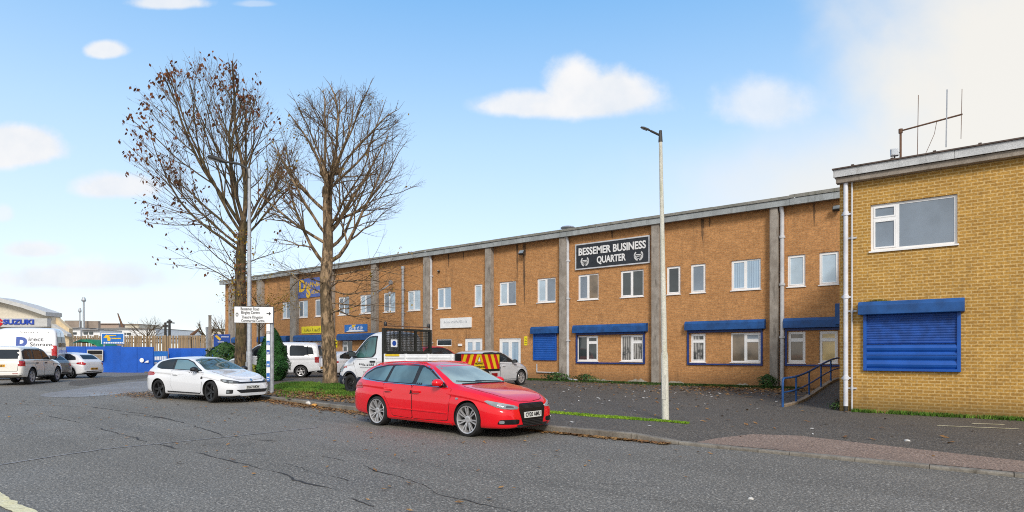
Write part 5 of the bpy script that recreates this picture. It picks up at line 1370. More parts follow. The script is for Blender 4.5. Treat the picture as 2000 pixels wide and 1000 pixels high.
def suv():
    pr, pf = on_road(57, 751), on_road(107, 746.5); a = math.atan2(.80, -.60)
    a = turn_to(pr, 107, 2.66); n = Vector((-math.sin(a), math.cos(a), 0)); dv = Vector((math.cos(a), math.sin(a), 0))
    q = pr + dv * 1.33 + n * .80; root = thingcar('off_road_car', 'white off road car parked on the left seen from its rear corner', 'car', Vector((q.x, q.y, h_road(q.x, q.y))), a)
    c = Car(root, SUV)
    dlo = [(.68, 1.12), (.18, 1.56), (-.1, 1.625), (-1.6, 1.60), (-1.93, 1.50), (-1.98, 1.14)]
    for sg in (1, -1):
        c.patch('window_surround', 'side', dlo, M_black, .005, sg, rnd=.05)
        for P in ([(.56, 1.15), (.14, 1.53), (-.06, 1.59), (-.10, 1.14)], [(-.2, 1.14), (-.18, 1.595), (-.95, 1.59), (-1.0, 1.14)], [(-1.12, 1.15), (-1.08, 1.585), (-1.55, 1.565), (-1.82, 1.48), (-1.86, 1.16)]): c.patch('side_window', 'side', P, M_cgl_d, .009, sg, rnd=.03)
        for dl, hx_ in (([(.92, 1.04), (.88, .42), (-.12, .40), (-.14, 1.06)], .02), ([(-.17, 1.06), (-.15, .40), (-.80, .42), (-.95, .70), (-1.06, .86), (-1.08, 1.07)], -.90)):
            d = c.patch('door', 'side', dl, M_cream, .006, sg, rnd=.05, step=.1); c.patch('door_seal', 'side', inset(dl, -.012), M_under, .0022, sg, rnd=.05, step=.1, parent=d); c.patch('handle', 'side', [(hx_ - .10, .94), (hx_ + .10, .94), (hx_ + .10, .985), (hx_ - .10, .985)], M_black, .035, sg, rnd=.015, parent=d)
        c.patch('sill', 'side', [(.88, .31), (.88, .37), (-.88, .38), (-.88, .32)], M_black, .025, sg, step=.1)
        c.patch('tail_light', 'rcorner', [(-.16, .84), (.14, .84), (.14, 1.06), (-.16, 1.06)], M_tail, .010, sg, rnd=.03, step=.04); c.patch('reversing_lamp', 'rcorner', [(-.12, 1.065), (.12, 1.065), (.12, 1.12), (-.12, 1.12)], M_lamp, .010, sg, rnd=.02, step=.04)
        c.patch('headlight', 'corner', [(-.10, .78), (.24, .78), (.26, .92), (-.12, .94)], M_lamp, .010, sg, rnd=.03, step=.04)
    c.patch('windscreen', 'front', [(-.74, 1.2), (.74, 1.2), (.66, 1.60), (-.66, 1.60)], M_cgl_d, .006, rnd=.05)
    c.patch('rear_window', 'rear', [(-.74, 1.16), (.74, 1.16), (.68, 1.56), (-.68, 1.56)], M_cgl_d, .008, rnd=.05)
    tg = [(-.70, .62), (.70, .62), (.74, 1.10), (-.74, 1.10)]; c.patch('tailgate_gap', 'rear', inset(tg, -.012), M_under, .002, rnd=.05); t = c.patch('tailgate', 'rear', tg, M_cream, .007, rnd=.05); c.patch('plate_recess', 'rear', [(-.30, .78), (.30, .78), (.30, .95), (-.30, .95)], M_cream, .012, rnd=.02, parent=t)
    plate(c, 'rear', 'CN58 RZT', 0, .86, M_amber); c.patch('rear_bumper', 'rear', [(-.86, .44), (.86, .44), (.86, .56), (-.86, .56)], M_cream, .05, rnd=.03); c.patch('bumper_step', 'rear', [(-.84, .40), (.84, .40), (.84, .45), (-.84, .45)], M_black, .052, rnd=.02)
    for sg in (1, -1): c.patch('reflector', 'rear', [(sg * .55, .5), (sg * .75, .5), (sg * .75, .53), (sg * .55, .53)], M_tail, .058)
    c.patch('grille', 'front', [(-.5, .72), (.5, .72), (.5, .86), (-.5, .86)], M_black, .008, rnd=.03)
    mirror_part(c, .62, .88, 1.2, M_black, 1.1); add_wheels(c, SUV['axles'], .81, .37, .235, .245, 'five', M_alloy)
    return q, a
suv_p, suv_a = suv()

# ---- hatchbacks in the rows
def at_px(px, py, hf=h_fore): return (on_fore if hf is h_fore else on_road)(px, py)
def by_wheel(px, py, hf, deg, ax, tr, side):
    """car origin whose wheel (axle ax, half track tr, side) stands at a photo point"""
    w_ = on_fore(px, py) if hf is h_fore else on_road(px, py); a = R(deg); q = w_ - Vector((math.cos(a), math.sin(a), 0)) * ax - Vector((-math.sin(a), math.cos(a), 0)) * tr * side
    return Vector((q.x, q.y, hf(q.x, q.y))), a
p, a = by_wheel(139, 739, h_road, 213, -1.22, .75, 1); hatch('hatchback', 'small white hatchback with amber rear plate parked in front of the blue hoarding', p, a, M_wht, 1, 1, 1.0, plate_r='CK11 OVD', rim=M_alloy, style='five', glass=M_cgl_d)
p, a = by_wheel(72, 742, h_road, 216, -1.22, .75, 1); hatch('hatchback', 'dark grey car half hidden between the white off road car and the white hatchback', p, a, M_dgrey, 1.0, 1.0, .98)
p, a = by_wheel(1019, 752, h_fore, 90, 1.25, .88, -1); hatch('hatchback', 'silver car parked nose to the brick wall behind the chevron tailboard', p, a, M_silver, 1.0, 1.05, 1.06, rim=M_alloy, style='fivetwin', mirror=M_black, r=.335)
hatch('hatchback', 'red hatchback behind the truck bed with only its roof and windscreen showing', Vector((-20.75, 20.4, h_fore(-21, 20))), R(90), M_red2, 1.0, 1.05, 1.20)
hatch('estate_car', 'white car parked nose to the wall between the right tree and the truck cab', Vector((-29.3, 22.3, h_fore(-29, 22))), R(90), M_wht, 1.03, 1.03, 1.02, style='fivetwin', plate_r='CF60 LHJ')
# ------------------------------------------------------------------ panel vans and the dropside truck
VAN = dict(
    top=[(-2.42, .50), (-2.41, 1.05), (-2.36, 1.55), (-2.28, 1.86), (-2.10, 1.945), (-1.0, 1.97), (.3, 1.95), (.75, 1.86), (1.55, 1.25), (1.75, 1.16), (2.2, 1.02), (2.40, .85), (2.46, .6), (2.47, .45)],
    belt=[(-2.42, .48), (-2.40, 1.02), (-2.3, 1.16), (-1, 1.14), (.8, 1.12), (1.7, 1.06), (2.2, .93), (2.40, .78), (2.47, .43)],
    w=[(-2.42, .82), (-2.3, .90), (-1.5, .93), (1.0, .925), (1.8, .88), (2.2, .78), (2.47, .62)], wl=[(-2.42, .88), (-2.3, .93), (-1.5, .955), (1.0, .95), (1.7, .95), (2.15, .86), (2.47, .66)],
    zb=[(-2.42, .36), (-1.5, .26), (1.5, .22), (2.47, .26)], axles=(1.55, -1.45), r=.33, arch=.385, cut_in=.62, tum=.18, n=70, crown=.955)
def van(name, label, p, hd, paint, kx=1, ky=1, kz=1, rear_axle=None, windows=True, rim=None, style='five'):
    root = thingcar(name, label, 'van', p, hd); sp = scaled(VAN, kx, ky, kz, paint=paint)
    if rear_axle: sp['axles'] = (sp['axles'][0], rear_axle)
    c = Car(root, sp); S = lambda P: [(a * kx, b * kz) for a, b in P]; Y = lambda P: [(a * ky, b * kz) for a, b in P]
    for sg in (1, -1):
        c.patch('side_window', 'side', S([(1.50, 1.22), (.95, 1.66), (.78, 1.76), (.55, 1.76), (.52, 1.18)]), M_cgl_d, .008, sg, rnd=.04)
        if windows:
            c.patch('side_window', 'side', S([(.40, 1.20), (.40, 1.76), (-.72, 1.77), (-.72, 1.20)]), M_cgl_d, .008, sg, rnd=.06); c.patch('side_window', 'side', S([(-.86, 1.20), (-.86, 1.77), (-2.02, 1.75), (-2.14, 1.20)]), M_cgl_d, .008, sg, rnd=.06)
        for dl in ([(1.42, 1.10), (1.30, .75), (1.05, .30), (.46, .28), (.46, 1.14)], [(.40, 1.15), (.40, .30), (-.78, .30), (-.78, 1.16)]):
            P = S(dl); d = c.patch('door', 'side', P, paint, .006, sg, rnd=.05, step=.12); c.patch('door_seal', 'side', inset(P, -.012), M_under, .0022, sg, rnd=.05, step=.12, parent=d); hx_ = P[-1][0] + (.14 if dl[0][0] > 1 else 1.05 * kx); c.patch('handle', 'side', [(hx_ - .09, .98 * kz), (hx_ + .09, .98 * kz), (hx_ + .09, 1.02 * kz), (hx_ - .09, 1.02 * kz)], M_black, .035, sg, rnd=.015, parent=d)
        c.patch('side_moulding', 'side', S([(1.1, .52), (1.1, .58), (-.95, .58), (-.95, .52)]), M_black if not windows else paint, .018, sg, step=.15)
        c.patch('headlight', 'corner', Y([(-.24, .72), (.16, .70), (.20, .82), (-.06, .98), (-.26, 1.0)]), M_lamp, .010, sg, rnd=.04, step=.05)
        c.patch('tail_light', 'rcorner', Y([(-.14, .82), (.08, .82), (.08, 1.28 if not windows else 1.14), (-.14, 1.28 if not windows else 1.14)]), M_tail, .012, sg, rnd=.03, step=.05)
        c.patch('bumper_insert', 'side', S([(-1.95, .34), (-1.95, .55), (-2.36, .60), (-2.40, .40)]), M_black if not windows else paint, .012, sg, rnd=.02, step=.06)
    c.patch('windscreen', 'front', Y([(-.78, 1.26), (.78, 1.26), (.68, 1.80), (-.68, 1.80)]), M_wscr, .008, rnd=.06)
    if windows: c.patch('rear_window', 'rear', Y([(-.70, 1.22), (.70, 1.22), (.64, 1.74), (-.64, 1.74)]), M_cgl_d, .008, rnd=.06)
    else:
        for sg in (1, -1):
            c.patch('rear_window', 'rear', Y([(sg * .06, 1.22), (sg * .68, 1.22), (sg * .64, 1.62), (sg * .06, 1.62)]), M_cgl_d, .008, rnd=.05)
        c.patch('door_gap', 'rear', Y([(-.012, .5), (.012, .5), (.012, 1.85), (-.012, 1.85)]), M_under, .003)
    c.patch('rear_bumper', 'rear', Y([(-.84, .38), (.84, .38), (.84, .56), (-.84, .56)]), M_black if not windows else paint, .05, rnd=.03)
    c.patch('grille', 'front', Y([(-.52, .76), (.52, .76), (.52, .90), (-.52, .90)]), M_black, .008, rnd=.03); plate(c, 'rear', 'CV16 YKD', 0, .70 * kz, M_amber)
    mirror_part(c, 1.28 * kx, .93 * ky, 1.28 * kz, M_black, 1.15); add_wheels(c, sp['axles'], .82 * ky, sp['r'], .22, .225, style, rim or M_alloy)
    return c
p, a = by_wheel(588, 737.5, h_fore, 228, -1.45, .82, 1); van('minibus', 'white passenger van with dark windows parked behind the round conifer bush', p, a, M_wht)
# tall panel van on the left, its lettering on the side facing the street
hd = R(240); lat = Vector((-math.sin(hd), math.cos(hd), 0)); dv = Vector((math.cos(hd), math.sin(hd), 0))
pc = atZ(111, HOR, 33) + dv * 2.42 * .86 - lat * .95
c = van('panel_van', 'tall white panel van with Direct Storage lettering behind the off road car', Vector((pc.x, pc.y, h_road(pc.x, pc.y))), hd, M_wht, .86, 1.02, 1.42, windows=False, rim=M_alloyd, style='steel')
def side_text(c, txt, size, x, z, mat, sg, parent, bold=0.0, off=.004, width=None):
    xd = (-1, 0, 0) if sg > 0 else (1, 0, 0); M = face_M((x, 0, z), xd); t = text_mb(txt, size, M, .0, bold=bold, width=width)
    V = []
    for v in t.v: q, d = c.cast('side', v[0], v[2], sg); V.append(tuple(q - d * off))
    t.v = V; return t
# which flank faces the camera
side = 1 if (Matrix.Rotation(hd, 3, 'Z') @ Vector((0, 1, 0))).dot(Vector((0, 0, 0)) - pc) > 0 else -1
xr = lambda u: (-u if side > 0 else u)      # u runs rightwards as seen from the street
for txt, size, u, z, mt, b, wd in (('Store it the way you like', .13, 1.08, 2.50, M_ink, .004, 1.35), ('D', .62, .50, 1.98, M_bink, .05, None), ('irect', .30, 1.12, 2.14, M_ink, .004, .66), ('Storage', .30, 1.36, 1.86, M_ink, .004, .98)):
    t = side_text(c, txt, size, xr(u), z, mt, side, c.root, b, width=wd); t.build('lettering', mt, c.root, recalc=False, world=False)

# ---- white dropside truck with black mesh guard and chevron tailboard
TRK = dict(paint=M_wht,
    top=[(-.30, .62), (-.295, 1.4), (-.28, 2.10), (-.20, 2.20), (.1, 2.235), (.45, 2.22), (.75, 2.14), (1.62, 1.36), (1.75, 1.27), (2.1, 1.10), (2.30, .95), (2.38, .70), (2.39, .42)],
    belt=[(-.30, .60), (-.29, 1.28), (.6, 1.26), (1.3, 1.20), (1.75, 1.14), (2.1, 1.0), (2.30, .86), (2.39, .40)],
    w=[(-.30, .93), (.8, .945), (1.5, .93), (1.95, .89), (2.25, .80), (2.39, .66)], wl=[(-.30, .96), (.8, .97), (1.5, .985), (1.95, .96), (2.25, .88), (2.39, .74)],
    zb=[(-.30, .52), (.5, .36), (1.2, .30), (2.39, .30)], axles=(1.55,), r=.345, arch=.415, cut_in=.62, tum=.17, n=60, crown=.955)
tw = on_fore(688, 768); hd = R(180)
hd = R(180)
dv = Vector((math.cos(hd), math.sin(hd), 0)); lat = Vector((-math.sin(hd), math.cos(hd), 0))     # nearside (left) faces the street
q = tw - dv * 1.55 - lat * .86
root = thingcar('dropside_truck', 'white dropside truck with black mesh guard and red and yellow chevron tailboard', 'truck', Vector((q.x, q.y, h_fore(q.x, q.y))), hd)
c = Car(root, TRK)
M_nav2 = plain('dark_blue_bumper', (.018, .024, .045), .55, var=.15)
for sg in (1, -1):
    c.patch('window_surround', 'side', [(1.52, 1.26), (1.42, 1.40), (.80, 1.98), (.62, 2.06), (.22, 2.06), (.20, 1.42), (.32, 1.30)], M_black, .004, sg, rnd=.06)
    c.patch('side_window', 'side', [(1.40, 1.30), (.78, 1.92), (.60, 2.0), (.28, 2.0), (.26, 1.46), (.38, 1.33), (.9, 1.30)], mk_glass('teal_cab_glass', (.035, .10, .095), .03, .6, .9), .009, sg, rnd=.04)
    dl = [(1.40, 1.20), (1.22, .90), (1.10, .62), (.10, .56), (.10, 1.27)]
    d = c.patch('door', 'side', dl, M_wht, .006, sg, rnd=.05, step=.12); c.patch('door_seal', 'side', inset(dl, -.012), M_under, .0022, sg, rnd=.05, step=.12, parent=d); c.patch('handle', 'side', [(.16, 1.13), (.42, 1.13), (.42, 1.19), (.16, 1.19)], M_black, .035, sg, rnd=.02, parent=d)
    c.patch('sill_trim', 'side', [(1.12, .40), (1.10, .60), (-.25, .60), (-.25, .55), (.3, .45)], M_nav2, .014, sg, rnd=.02, step=.08)
    # arch trim and corner bumper
    ar = [(1.55 + .47 * math.cos(R(a)), .355 + .47 * math.sin(R(a))) for a in range(18, 172, 11)] + [(1.55 + .425 * math.cos(R(a)), .355 + .425 * math.sin(R(a))) for a in range(170, 16, -11)]
    c.patch('arch_trim', 'side', ar, M_nav2, .022, sg, step=.06)
    c.patch('headlight', 'corner', [(-.22, .78), (.14, .78), (.18, .90), (-.06, 1.02), (-.26, 1.06)], M_lamp, .010, sg, rnd=.04, step=.05)
    c.patch('front_bumper', 'corner', [(-.34, .34), (.62, .33), (.62, .62), (-.10, .66), (-.36, .58)], M_nav2, .018, sg, rnd=.03, step=.06)
c.patch('windscreen', 'front', [(-.80, 1.34), (.80, 1.34), (.70, 2.06), (-.70, 2.06)], M_cgl, .008, rnd=.06); c.patch('grille', 'front', [(-.5, .72), (.5, .72), (.55, .98), (-.55, .98)], M_black, .010, rnd=.04); plate(c, 'front', 'WX65 DZL', 0, .50, M_plate)
mirror_part(c, 1.30, .95, 1.42, M_black, 1.35)
# sign-written lines on the cab door: unreadable at this distance
for (x_, z_, h_, n_) in ((.62, 1.05, .085, .78), (.66, .95, .04, .60), (.58, .80, .05, .45), (.58, .72, .04, .40)):
    t = MB(); rr = random.Random(int(z_ * 100)); x = x_ - n_ / 2
    while x < x_ + n_ / 2:
        w_ = h_ * rr.uniform(.4, 1.0); vs_ = []
        for a, b in ((x, z_ - h_ / 2), (x + w_, z_ - h_ / 2), (x + w_ * rr.uniform(.6, 1), z_ + h_ / 2 * rr.uniform(.4, 1)), (x, z_ + h_ / 2)): p_, d = c.cast('side', a, b, 1); vs_.append(p_ - d * .009)
        t.add(vs_, [(0, 1, 2, 3)]); x += w_ + h_ * .3
    t.build('lettering', M_gink if h_ < .08 else M_ink, root, recalc=False, world=False)
m = MB()
for a, b in ((1.78, .96), (1.90, .94)):
    vs_ = [];
    for da, db in ((-.05, -.03), (.04, -.03), (.05, .03), (-.04, .03)): p_, d = c.cast('side', a + da, b + db, 1); vs_.append(p_ - d * .006)
    m.add(vs_, [(0, 1, 2, 3)])
m.build('door_logo', plain('small_red_logo', (.5, .12, .12), .5), root, recalc=False, world=False)
X0, X1, WB = -.42, -3.74, 1.07                # front and tail of the bed, half width
ch = MB()
for sg in (1, -1): ch.box((X1 + .1, sg * .42 - .05, .52), (-.2, sg * .42 + .05, .70))
for x in (-1.0, -2.0, -3.2): ch.box((x - .04, -.42, .54), (x + .04, .42, .68))
ch.lathe([(.10, -.72), (.10, .72)], 12, M=Matrix.Translation((-1.95, 0, .36)) @ Matrix.Rotation(R(90), 4, 'X')); ch.box((X1 + .05, -.9, .44), (X1 + .12, .9, .56)); ch.build('chassis', M_under, root, world=False)
b = MB(); b.box((X1, -WB, .86), (X0, WB, .93)); b.build('load_bed', M_dsteel, root, world=False)
for sg in (1, -1):
    b = MB(); b.box((X1 + .05, sg * WB - .02, .93), (X0 - .02, sg * WB + .02, 1.42))
    for k in range(3): b.box((X1 + .05, sg * (WB + .02), 1.0 + k * .14), (X0 - .02, sg * (WB + .032), 1.06 + k * .14))
    for k in range(4): x = X1 + .12 + k * (X0 - X1 - .2) / 3; b.box((x - .03, sg * WB - .028, .90), (x + .03, sg * (WB + .045), 1.43))
    d = b.build('drop_side', M_board, root, world=False, bevel=.005)
    g = MB(); g.box((-1.25, sg * (WB + .034), 1.35), (-.55, sg * (WB + .040), 1.42)); g.build('yellow_sticker', M_yelb, d, world=False)
    f = MB(); f.box((-2.5, sg * (WB - .1) - .13, .42), (-1.42, sg * (WB - .1) + .13, .80)); f.build('mudguard', M_under, root, world=False)
# mesh headboard behind the cab
hb = MB(); hx_ = X0 - .02
for sg in (1, -1): hb.box((hx_ - .05, sg * WB - .05, .93), (hx_ + .05, sg * WB + .05, 2.30))
hb.box((hx_ - .05, -WB + .05, 2.22), (hx_ + .05, WB - .05, 2.30)); hb.box((hx_ - .045, -WB + .05, 1.40), (hx_ + .045, WB - .05, 1.52)); hb.box((hx_ - .045, -WB + .05, .93), (hx_ + .045, WB - .05, .99))
for y in (-.36, .36): hb.box((hx_ - .04, y - .035, 1.52), (hx_ + .04, y + .035, 2.22))
h_ = hb.build('headboard', M_mesh, root, world=False)
g = MB(); n = 34
for i in range(n + 1):
    y = -WB + .05 + (2 * WB - .1) * i / n; g.box((hx_ - .006, y - .012, 1.0), (hx_ + .006, y + .012, 2.22))
for i in range(20): z = 1.03 + i * .06; g.box((hx_ - .0045, -WB + .05, z - .009), (hx_ + .0045, WB - .05, z + .009))
g.build('wire_mesh', M_mesh, h_, world=False)
g = MB(); g.box((hx_ - .022, .50, 1.66), (hx_ - .012, .78, 1.92)); st_ = g.build('sticker', M_board, h_, world=False)
g = MB(); g.lathe([(.09, 0), (.05, .004), (0, .004)], 14, M=Matrix.Translation((hx_ - .026, .64, 1.79)) @ Matrix.Rotation(R(90), 4, 'Y')); g.build('symbol', M_bink, st_, world=False)
# ladder rack bar and beacons over the cab
g = MB(); g.tube([(hx_, -WB, 2.30), (hx_, -WB, 2.38), (hx_, WB, 2.38), (hx_, WB, 2.30)], .018, 8); g.build('rack_bar', M_rust, root, world=False)
for sg in (1, -1): g = MB(); g.lathe([(.05, 2.36), (.055, 2.40), (.055, 2.48), (.03, 2.52), (0, 2.525)], 14, M=Matrix.Translation((hx_, sg * (WB - .06), 0))); g.build('beacon', M_black, root, smooth=40, world=False)
# tailboard
tb = MB(); tb.box((X1 - .02, -WB + .02, .90), (X1 + .045, WB - .02, 1.44)); tl = tb.build('tailboard', M_black, root, world=False, bevel=.006)
ce = MB(); xx = X1 - .03; y0, y1, z0, z1 = -WB + .06, WB - .24, .94, 1.41; nst = 4
ce.add([(xx, y0, z0), (xx, y1, z0), (xx, y1, z1), (xx, y0, z1)], [(0, 1, 2, 3)], 0)
def clip_band(ya, yb, lean):
    P = [(ya, z0), (yb, z0), (yb + lean, z1), (ya + lean, z1)]; lo, hi = y0 + .001, y1 - .001
    if lean > 0: hi = min(hi, -.20 + 9) 
    for lim, s_ in ((lo, 1), (hi, -1)):
        o = []
        for i in range(len(P)):
            a, b_ = P[i], P[(i + 1) % len(P)]; ia, ib = s_ * (a[0] - lim) >= 0, s_ * (b_[0] - lim) >= 0
            if ia: o.append(a)
            if ia != ib: t = (lim - a[0]) / (b_[0] - a[0]); o.append((lim, a[1] + t * (b_[1] - a[1])))
        P = o
        if len(P) < 3: return []
    return P
for k in range(4):
    for sg in (1, -1):
        ya = .30 + k * .30; P = clip_band(*( (ya, ya + .15, -.20) if sg > 0 else (-ya - .15, -ya, .20)))
        if len(P) >= 3: ce.add([(xx - .003, a, z) for a, z in P], [tuple(range(len(P)))], 1)
ce.build('chevron_panel', [M_yelb, plain('red_reflective', (.60, .012, .02), .4, var=.1)], tl, recalc=False, world=False)
g = MB(); g.add([(xx - .006, -.10, 1.17), (xx - .006, .10, 1.17), (xx - .006, 0, 1.38)], [(0, 1, 2)], 0); g.add([(xx - .008, -.06, 1.19), (xx - .008, .06, 1.19), (xx - .008, 0, 1.33)], [(0, 1, 2)], 1)
g.build('warning_triangle', [M_redb, M_board], tl, recalc=False, world=False)
t = text_mb('HIGHWAY', .085, face_M((xx - .006, 0, 1.12), (0, -1, 0)), .002, bold=.003); text_mb('MAINTENANCE', .085, face_M((xx - .006, 0, 1.01), (0, -1, 0)), .002, mb=t, bold=.003); t.build('lettering', M_ink, tl, recalc=False, world=False)
for sg in (1, -1): g = MB(); g.box((X1 - .03, sg * .80 - .12, .68), (X1 + .02, sg * .80 + .12, .80)); g.build('tail_light', M_tail, root, world=False)
add_wheels(c, (1.55,), .86, .345, .20, .215, 'steel', M_alloyd); add_wheels(c, (-1.95,), .80, .345, .28, .215, 'steel', M_alloyd)
# ------------------------------------------------------------------ street furniture, hedges, trees, far side
def lamp_post(px_base, py_base, px_top, py_top, arm_px, arm_py, label, r0, r1, mat, hf=h_fore, arm_mat=None, bend=False, z=None):
    b = on_fore(px_base, py_base) if z is None else z; Zd = -b.x * CT + b.y * ST
    t = atZ(px_top, py_top, Zd); a = atZ(arm_px, arm_py, Zd)
    root = empty('street_lamp', b, 0, label, 'street lamp')
    m = MB(); hh = t.z - b.z
    P = [Vector((b.x, b.y, b.z - .2)), b + Vector((0, 0, 1.4)), b.lerp(t, .22) , t]; m.tube([P[0], P[1] + (t - b) * 0 + Vector(((t.x - b.x) * 1.4 / hh, (t.y - b.y) * 1.4 / hh, 0)), P[1] + Vector(((t.x - b.x) * 1.5 / hh, (t.y - b.y) * 1.5 / hh, .1)), t], [r0, r0, r0 * .80, r1], 14)
    p = m.build('post', mat, root, smooth=40)
    d = MB(); d.box((b.x - r0 * .55, b.y - r0 - .012, b.z + .45), (b.x + r0 * .55, b.y - r0 * .6, b.z + 1.0)); d.build('access_door', mat, p)
    m = MB(); dr = (a - t)
    if bend: path = [t - Vector((0, 0, .4)), t + dr * .05 + Vector((0, 0, .0)), t + dr * .25 + Vector((0, 0, dr.z * .15)), t + dr * .55]; m.tube(path, [r1 * 1.1, r1, r1 * .8, r1 * .7], 10)
    else: m.tube([t + Vector((0, 0, .09)), t - Vector((0, 0, .16))], [r1 * .9, r1 * 1.35], 10); m.tube([t - Vector((0, 0, .02)), t + dr * .5], r1 * .72, 8)
    m.build('arm', arm_mat or mat, root, smooth=40)
    s0 = t + dr * (.52 if bend else .46); w = .10 if bend else .024; ax = dr.normalized(); M = Matrix.Translation(s0) @ ax.to_track_quat('X', 'Z').to_matrix().to_4x4(); Lh = (a - s0).length
    h = MB(); h.tube([M @ Vector((x, 0, z_)) for x, z_ in ((0, 0), (Lh * .1, 0), (Lh * .3, .01), (Lh * .7, .01), (Lh * .93, 0), (Lh, -.01))], [w * .5, w * .7, w, w * 1.05, w * .8, w * .25], 10)
    lh = h.build('lantern', arm_mat or mat, root, smooth=40); g = MB(); g.box((Lh * .35, -w * .6, -w * 1.15), (Lh * .88, w * .6, -w * .7), 0, M); g.build('lens', M_lampd, lh)
    return root
lamp_post(1300, 820, 1290, 263, 1251, 248, 'tall white street lamp standing on the lime grass strip', .078, .036, M_post, arm_mat=M_dsteel)
bp = on_fore(487, 745, 8); bp = atZ(487, 742, 25.5); bp.z = h_fore(bp.x, bp.y)
lamp_post(0, 0, 487, 330, 405, 305, 'tall grey street lamp with a long curved arm among the left tree branches', .12, .06, M_galv, arm_mat=M_dsteel, bend=True, z=bp)
# direction sign on its post
sb = on_fore(531, 767); Zs = -sb.x * CT + sb.y * ST
ds = empty('direction_sign', sb, 0, 'white direction sign board on a grey post beside the white coupe', 'sign')
m = MB(); tp = atZ(533, 600, Zs); m.tube([sb - Vector((0, 0, .2)), (sb.x, sb.y, tp.z)], .075, 12); m.build('post', M_galv, ds, smooth=40)
rv = Vector((ST, CT, 0)); fv = Vector((-CT, ST, 0)); rv = (rv * .97 + fv * .2).normalized(); nv = rv.cross(Vector((0, 0, 1)))
z1, z0 = atZ(500, 599, Zs).z, atZ(500, 632, Zs).z; c0 = Vector((sb.x, sb.y, 0)) - fv * .10; wl, wr = -1.24, .10
M = Matrix((rv, Vector((0, 0, 1)), nv)).transposed().to_4x4(); M.translation = c0
m = MB(); m.box((wl, z0, -.015), (wr, z1, .015), 0, M); pn = m.build('panel', M_board, ds, bevel=.004)
m = MB(); e = .02
for lo, hi in (((wl, z0, .016), (wr, z0 + e, .02)), ((wl, z1 - e, .016), (wr, z1, .02)), ((wl, z0 + e, .016), (wl + e, z1 - e, .02)), ((wr - e, z0 + e, .016), (wr, z1 - e, .02))): m.box(lo, hi, 0, M)
m.build('border', M_ink, pn)
m = MB()
def TM(u, z): k = M.copy(); k.translation = M @ Vector((u, z, .019)); return k
H = z1 - z0
text_mb('Bessemer Road', .15, TM(-.70, z0 + H * .83), .003, mb=m, bold=.002, width=.62); text_mb('Bingley Centre', .15, TM(-.68, z0 + H * .62), .003, mb=m, bold=.002, width=.62)
text_mb('Theatre Kingston', .14, TM(-.62, z0 + H * .35), .003, mb=m, bold=.002, width=.72); text_mb('Commercial Centre', .14, TM(-.60, z0 + H * .14), .003, mb=m, bold=.002, width=.78)
m.bar(M @ Vector((-.14, z0 + H * .58, .020)), M @ Vector((-.03, z0 + H * .58, .020)), .03, .004, 0, nv)
m.add([M @ Vector(q) for q in ((-.06, z0 + H * .70, .02), (.01, z0 + H * .58, .02), (-.06, z0 + H * .46, .02))], [(0, 1, 2)])
m.tube([M @ Vector((-1.13 + .035 * math.cos(R(a)), z0 + H * .5 + .06 * math.sin(R(a)), .02)) for a in range(0, 361, 30)], .012, 5); m.build('lettering', M_ink, pn, recalc=False)
# stickered strip clamped to the sign post
bs = empty('poster_strip', (sb.x, sb.y, z0 - 2.0), 0, 'narrow white strip with blue posters fixed to the direction sign post', 'poster')
m = MB(); m.box((-.15, z0 - 2.02, -.02), (-.03, z0 - .02, .0), 0, M); st_ = m.build('backing', M_board, bs)
for a, b, mt in ((.28, .10, M_gink), (.62, .16, M_sblue), (.95, .16, M_bink), (1.35, .22, M_sblue), (1.78, .30, M_sblue)):
    m = MB(); m.box((-.145, z0 - a - b, .001), (-.035, z0 - a, .004), 0, M); k = m.build('poster', mt, st_); m = MB(); m.box((-.13, z0 - a - b * .6, .005), (-.05, z0 - a - b * .45, .006), 0, M); m.box((-.13, z0 - a - b * .85, .005), (-.07, z0 - a - b * .75, .006), 0, M); m.build('lettering', M_board, k)
# litter by the kerb
q = on_road(604, 791); m = MB(); random.seed(3)
def crumple(mb, q, s):
    bm = bmesh.new(); bmesh.ops.create_icosphere(bm, subdivisions=2, radius=1); V = []
    for v in bm.verts: k = 1 + .5 * mnoise.noise(v.co * 2.2 + Vector(q)); V.append(Vector((q[0] + v.co.x * s * k, q[1] + v.co.y * s * .7 * k, q[2] + s * .45 + v.co.z * s * .5 * k)))
    mb.add(V, [tuple(v.index for v in f.verts) for f in bm.faces]); bm.free()
crumple(m, (q.x, q.y, h_road(q.x, q.y)), .13); tag(m.build('crumpled_paper', M_litter), 'crumpled white paper lying in the gutter by the kerb', 'litter')
q = on_road(614, 794); m = MB(); crumple(m, (q.x, q.y, h_road(q.x, q.y)), .10); tag(m.build('food_wrapper', plain('orange_wrapper', (.62, .30, .06), .6)), 'orange wrapper in the gutter next to the crumpled paper', 'litter')
q = on_road(1466, 975); m = MB(); crumple(m, (q.x, q.y, -.008), .032); tag(m.build('paper_scrap', M_litter), 'white paper scrap on the road at the lower right', 'litter')
q = on_fore(1772, 862); m = MB(); crumple(m, (q.x, q.y, h_fore(q.x, q.y) - .01), .045); tag(m.build('paper_scrap', M_litter), 'white paper scrap on the footway below the blue roller shutter', 'litter')

